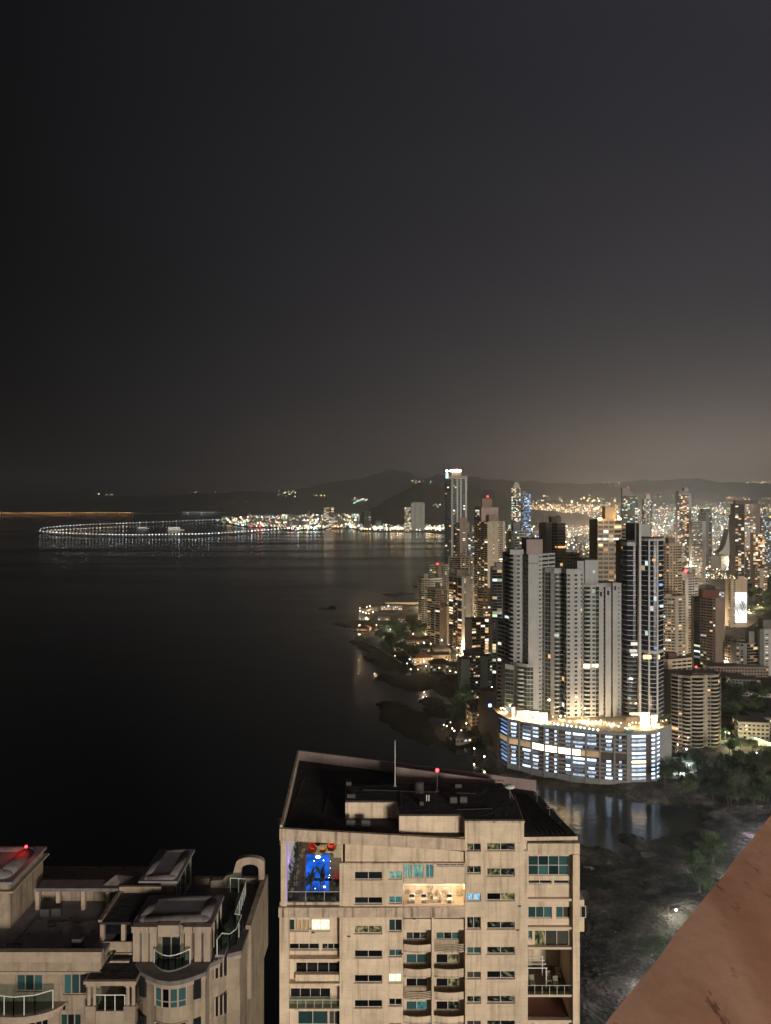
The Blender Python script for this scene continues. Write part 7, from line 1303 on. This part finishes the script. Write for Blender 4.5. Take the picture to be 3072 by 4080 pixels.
house(2990, 2935, 22, 16, 13, -.15, 'tower_beige', 'grey_roof', 'boxy house with a framed facade above the lit road', False, .1); house(3050, 2900, 26, 16, 10, -.1, 'tower_brown', 'grey_roof', 'dark house behind the framed house at right', False, .15)
house(2900, 2720, 30, 18, 7, -.1, 'tower_brown', 'grey_roof', 'dark low building behind the wavy-balcony tower', False, .05); house(2960, 2740, 26, 16, 9, -.1, 'tower_grey', 'grey_roof', 'grey flat house above the dark grove', False, .05); house(3040, 2770, 40, 14, 5, -.2, 'tower_pale', 'tower_pale', 'long pale shed at the edge of the dark grove', False, .1); house(2690, 3050, 20, 12, 7, -.25, 'tower_grey', 'tower_grey', 'small lit building at the corner of the podium', False, .8); house(2655, 3090, 22, 9, 1.2, -.3, 'tower_pale', 'tower_pale', 'low white roof slab below the podium corner', False, 0, wins=False); house(2930, 2690, 60, 16, 10, -.05, 'tower_brown', 'grey_roof', 'brown wall-like low building under the blank end wall tower', False, .04)
ribbon('overpass', [G(a, c, 10) for a, c in ((2890, 2520), (2905, 2530), (2930, 2545), (2950, 2550))], 14, -2, 0, 'paving', label='curved lit ramp under the banner tower', cat='ramp')
# street lamps with real light
b = MB(); b.tube((0, 0, 0), (0, 0, 5.2), .1, .07, 6, 0); b.ball((0, 0, 5.4), .55, 1, 10, 6); SLW = b.mesh('lamp_white', ['steel', 'glow_white']); b = MB(); b.tube((0, 0, 0), (0, 0, 5.2), .1, .07, 6, 0); b.ball((0, 0, 5.4), .5, 1, 10, 6); SLC = b.mesh('lamp_cool', ['steel', 'glow_cool']); b = MB(); b.tube((0, 0, 0), (0, 0, 4.0), .1, .07, 6, 0); b.ball((0, 0, 4.2), .5, 1, 10, 6); SLA = b.mesh('lamp_warm', ['steel', 'glow_warm'])
def sl(px, py, me, pw, col, label, group, k=1.0):
    g = gz(px, py); o_ = obj('street_lamp', me, loc=g, label=label, cat='street lamp', group=group); o_.scale = (k, k, k)
    if pw: lamp(o_, (0, 0, 5.4), pw * (2.6 if py < 2800 else 1.3 if py < 3300 else 2.4), col, .5)
WARM, COOL, YEL = (1, .72, .42), (.75, .93, 1), (1, .9, .45)
PLb = 'lamps on the peninsula'
for px, py in ((1435, 2440), (1447, 2444), (1458, 2448), (1470, 2450), (1486, 2447), (1434, 2428), (1462, 2432), (1474, 2430)): sl(px, py, SLA, 0, WARM, 'tiny bright lamp of the beach bar on the peninsula tip', 'beach bar lamps', 1.5)
for px, py, pw, c_ in ((1462, 2425, 30000, WARM), (1548, 2432, 20000, COOL), (1432, 2498, 12000, WARM), (1500, 2500, 12000, WARM), (1590, 2530, 14000, WARM), (1632, 2640, 12000, COOL), (1610, 2560, 9000, COOL), (1690, 2585, 9000, COOL), (1700, 2520, 14000, YEL), (1730, 2665, 7000, WARM), (1690, 2655, 6000, WARM), (1842, 2770, 26000, COOL), (1790, 2590, 10000, COOL), (1822, 2605, 12000, COOL), (1760, 2575, 10000, COOL), (1640, 2500, 8000, WARM), (1830, 2800, 6000, (.8, 1, .75)), (1862, 2838, 6000, (.85, 1, .7)), (1880, 2740, 8000, COOL), (1700, 2600, 8000, WARM), (1655, 2590, 6000, WARM), (1575, 2555, 7000, (.8, 1, .8)), (1530, 2535, 7000, (.8, 1, .8)), (1720, 2630, 8000, WARM), (1780, 2650, 6000, WARM), (1900, 2790, 9000, COOL), (1960, 2770, 9000, COOL)): sl(px, py, SLC if c_ == COOL else SLA, pw, c_, 'bright lamp among the low houses of the peninsula', PLb, 1.3)
for px, py in ((1768, 2885), (1780, 2890), (1795, 2880), (1802, 2905), (1810, 2913), (1838, 2915), (1858, 2895), (1925, 2870), (1935, 2888), (1947, 2897), (1958, 2905), (1970, 2915), (1980, 2925), (1955, 2868)): sl(px, py, SLA, 1300 if R.random() < .5 else 0, WARM, 'small globe lamp on the terraces left of the podium', 'terrace globe lamps', .85)
for px, py, pw, c_ in ((1890, 2985, 3500, WARM), (1930, 3020, 2600, WARM), (1960, 2950, 5000, YEL), (1985, 2975, 4500, (.7, 1, .6)), (2655, 3062, 9000, COOL), (2690, 3040, 6000, COOL), (2712, 3088, 9000, (.8, 1, .85)), (2745, 3075, 8000, COOL), (2775, 3100, 6000, (.85, 1, .8)), (3040, 3330, 30000, (.85, .85, 1)), (2700, 2990, 7000, WARM), (2735, 3010, 9000, COOL), (2790, 3042, 7000, COOL), (2670, 2985, 3000, (1, .55, .2)), (2800, 2975, 5000, COOL), (2866, 2952, 7000, COOL), (2924, 2968, 12000, YEL), (2910, 2988, 12000, YEL), (2960, 2945, 16000, YEL), (3010, 2965, 16000, YEL), (3050, 2985, 16000, YEL), (2890, 2940, 9000, (.8, 1, .3)), (2905, 2945, 9000, (.8, 1, .3)), (3015, 3025, 10000, YEL), (2985, 2440, 30000, YEL), (3020, 2420, 30000, YEL), (2975, 3500, 30000, (.85, .92, .85)), (2694, 3655, 9000, (.9, .95, .75)), (2830, 3690, 26000, (.9, .93, .88)), (2700, 3830, 22000, (.9, .9, .9)), (2560, 3960, 16000, (.9, .9, .92)), (3010, 3410, 22000, (.85, .9, .95))): sl(px, py, SLC if c_ == COOL else SLW, pw, c_, 'lamp lighting ground and trees around podium, road and bank, some unseen behind the ledge', 'street lamps on the right', .8)  # lamps over the muddy bank are added, out of view behind the ledge
for px, py, pw in ((1700, 2470, 26000), (1735, 2560, 22000), (1780, 2600, 22000), (1850, 2610, 22000), (1890, 2640, 20000), (1925, 2600, 30000), (1960, 2560, 30000), (1830, 2480, 60000), (1890, 2420, 70000), (1700, 2420, 50000), (2650, 2720, 14000), (2760, 2640, 30000), (2720, 2560, 50000), (2880, 2660, 26000), (2960, 2690, 20000), (3020, 2690, 20000), (2820, 2480, 90000), (2910, 2490, 60000), (2560, 2560, 60000), (2200, 2560, 60000)): sl(px, py, SLA, pw, (1, .78, .5), 'street lamp added at the foot of the apartment towers to brighten them', 'street lamps between the towers', 1.2)  # added lamps that raise the light on the tower faces
trees([(1560 + R.uniform(-50, 60), 2530 + R.uniform(-12, 60)) for _ in range(24)] + [(1650 + R.uniform(-20, 50), 2480 + R.uniform(0, 60)) for _ in range(16)], 'dark tree among the villas of the cape', 'trees among the villas', .9, 1.6)
for px, py in [(R.uniform(1500, 1840), R.uniform(2520, 2690)) for _ in range(46)]:
    g = gz(px, py)
    if pinside(g.x, g.y, LAND): obj('garden_lamp', SLA if R.random() < .6 else SLC, loc=g, label='tiny garden lamp among the peninsula houses', cat='lamp', group='garden lamps on the peninsula')
trees([(1612, 2610), (1625, 2615), (1640, 2622), (1600, 2600), (1650, 2632), (1660, 2628)], 'green tree lit white beside the beach lamp', 'lit trees by the beach', 1.0, 1.5)
trees([(1800 + R.uniform(0, 70), 2745 + R.uniform(0, 60)) for _ in range(14)] + [(1810 + R.uniform(0, 60), 2800 + R.uniform(0, 70)) for _ in range(12)] + [(1940 + R.uniform(0, 40), 2950 + R.uniform(0, 60)) for _ in range(10)], 'tree in the gardens left of the podium', 'garden trees left of the podium', .6, 1.1)
for px, py in ((1868, 2935), (1880, 2925), (1890, 2940), (1862, 2912), (1905, 2950), (1850, 2925)): g = gz(px, py); palm(g, R.uniform(1.2, 1.7), 'palm among the globe lamps left of the podium', 'palms left of the podium')
# boulders
rr = random.Random(9); BM_ = []
for i in range(4):
    b = MB(); b.ball((0, 0, 0), 1, 0, 7, 5, (1, .8, .6)); r2 = random.Random(i); b.v = [(x * r2.uniform(.75, 1.25), y * r2.uniform(.75, 1.25), z * r2.uniform(.7, 1.2)) for x, y, z in b.v]; BM_.append(b)
st = MB()
xs_ = [rr.uniform(55, 215) for _ in range(5200)]; ys_ = [rr.uniform(215, 400) for _ in range(5200)]; hh_ = ground_h(np.array(xs_), np.array(ys_)); nn_ = fbm(np.array(xs_) / 20, np.array(ys_) / 20, 3)
for x, y, h, q_ in zip(xs_, ys_, hh_, nn_):
    if h < .2 or q_ < .5 or y > 340 and rr.random() < .6: continue
    s_ = rr.uniform(.2, .9) * (1.25 if y < 300 else .8); bm = BM_[rr.randrange(4)]; a = rr.uniform(0, 6); ca, sa = math.cos(a), math.sin(a); o_ = len(st.v)
    st.v.extend([(x + s_ * (p[0] * ca - p[1] * sa), y + s_ * (p[0] * sa + p[1] * ca), h + s_ * p[2] * .8) for p in bm.v]); st.f.extend([tuple(o_ + i for i in f) for f in bm.f]); st.m.extend([0] * len(bm.f))
st.build('boulders', ['rock'], kind='stuff', label='dark boulders strewn over the muddy bank at lower right', cat='rocks')
# boats inside the viaduct loop
def boat(px, py, L, decks, label):
    g = G(px, py, 0); t_ = thing('passenger_boat', label, 'boat', g); ORG[t_.name] = Vector((0, 0, 0)); b = MB(); w_ = L * .16
    b.prism([(-L / 2, -w_ / 2), (L * .35, -w_ / 2), (L / 2, 0), (L * .35, w_ / 2), (-L / 2, w_ / 2)], -1, 5); b.build('hull', ['white_paint'], t_)
    for k in range(decks):
        b = MB(); b.box(-L * .45, L * (.3 - .06 * k), -w_ * .42, w_ * .42, 5.01 + k * 5, 9.8 + k * 5); b.build('deck_house', ['white_paint'], t_)
        for i in range(12): piece('window', 'lit_white', t_, (-L * .42 + i * L * .06, -w_ * .43, 7.6 + k * 5), (L * .035, .4, 2.6))
    b = MB(); b.tube((0, 0, 5 + decks * 5), (0, 0, 16 + decks * 5), .5, .3, 6); b.build('mast', ['steel'], t_)
boat(572, 2106, 70, 1, 'small lit boat moored inside the viaduct loop'); boat(702, 2113, 100, 3, 'larger golden lit passenger boat moored inside the viaduct loop')
# cars on the lit road
cbd = MB(); cbd.prism([(-2.2, -.85), (2.2, -.85), (2.2, .85), (-2.2, .85)], .35, .95); cbd.add([(-1.5, -.8, .95), (1.2, -.8, .95), (1.2, .8, .95), (-1.5, .8, .95), (-1.0, -.68, 1.5), (.6, -.68, 1.5), (.6, .68, 1.5), (-1.0, .68, 1.5)], MB.BF); CARM = {k: cbd.mesh('car_body', [k]) for k in ('white_paint', 'tower_dark', 'red_cloth')}; wm = MB(); wm.tube((0, -.1, 0), (0, .1, 0), .34, .34, 12); WHM = wm.mesh('wheel', ['tower_dark'])
for px, py, k, a, lb in ((3012, 2972, 'white_paint', -.3, 'white car with headlights on the lit road beside the boundary wall'), (2960, 3008, 'tower_dark', -.35, 'dark car on the lower lit road'), (3040, 3046, 'red_cloth', -.4, 'red car on the lower lit road near the right edge')):
    g = gz(px, py); g.z += .3; t_ = thing('car', lb, 'car', g); ORG[t_.name] = Vector((0, 0, 0)); t_.rotation_euler = (0, 0, a); obj('body', CARM[k], t_)
    for sx in (-1.35, 1.35):
        for sy in (-.85, .85): obj('wheel', WHM, t_, loc=(sx, sy, .34))
    for sy in (-.6, .6): piece('headlight', 'glow_white', t_, (-2.22, sy, .65), (.1, .35, .22)); piece('tail_light', 'glow_red', t_, (2.22, sy, .7), (.1, .3, .15))
# ================================================================== haze
m, t, o = _mat('haze_air'); v = t.nodes.new('ShaderNodeVolumePrincipled'); v.inputs['Color'].default_value = (0.92, 0.93, 0.95, 1); v.inputs['Density'].default_value = 9.5e-5; v.inputs['Anisotropy'].default_value = 0.75
t.links.new(v.outputs[0], o.inputs['Volume'])
b = MB(); b.box(-17500, 17500, -2200, 18500, -7, 780); b.build('haze', ['haze_air'], kind='stuff', label='thin pale night haze over bay and city', cat='haze')
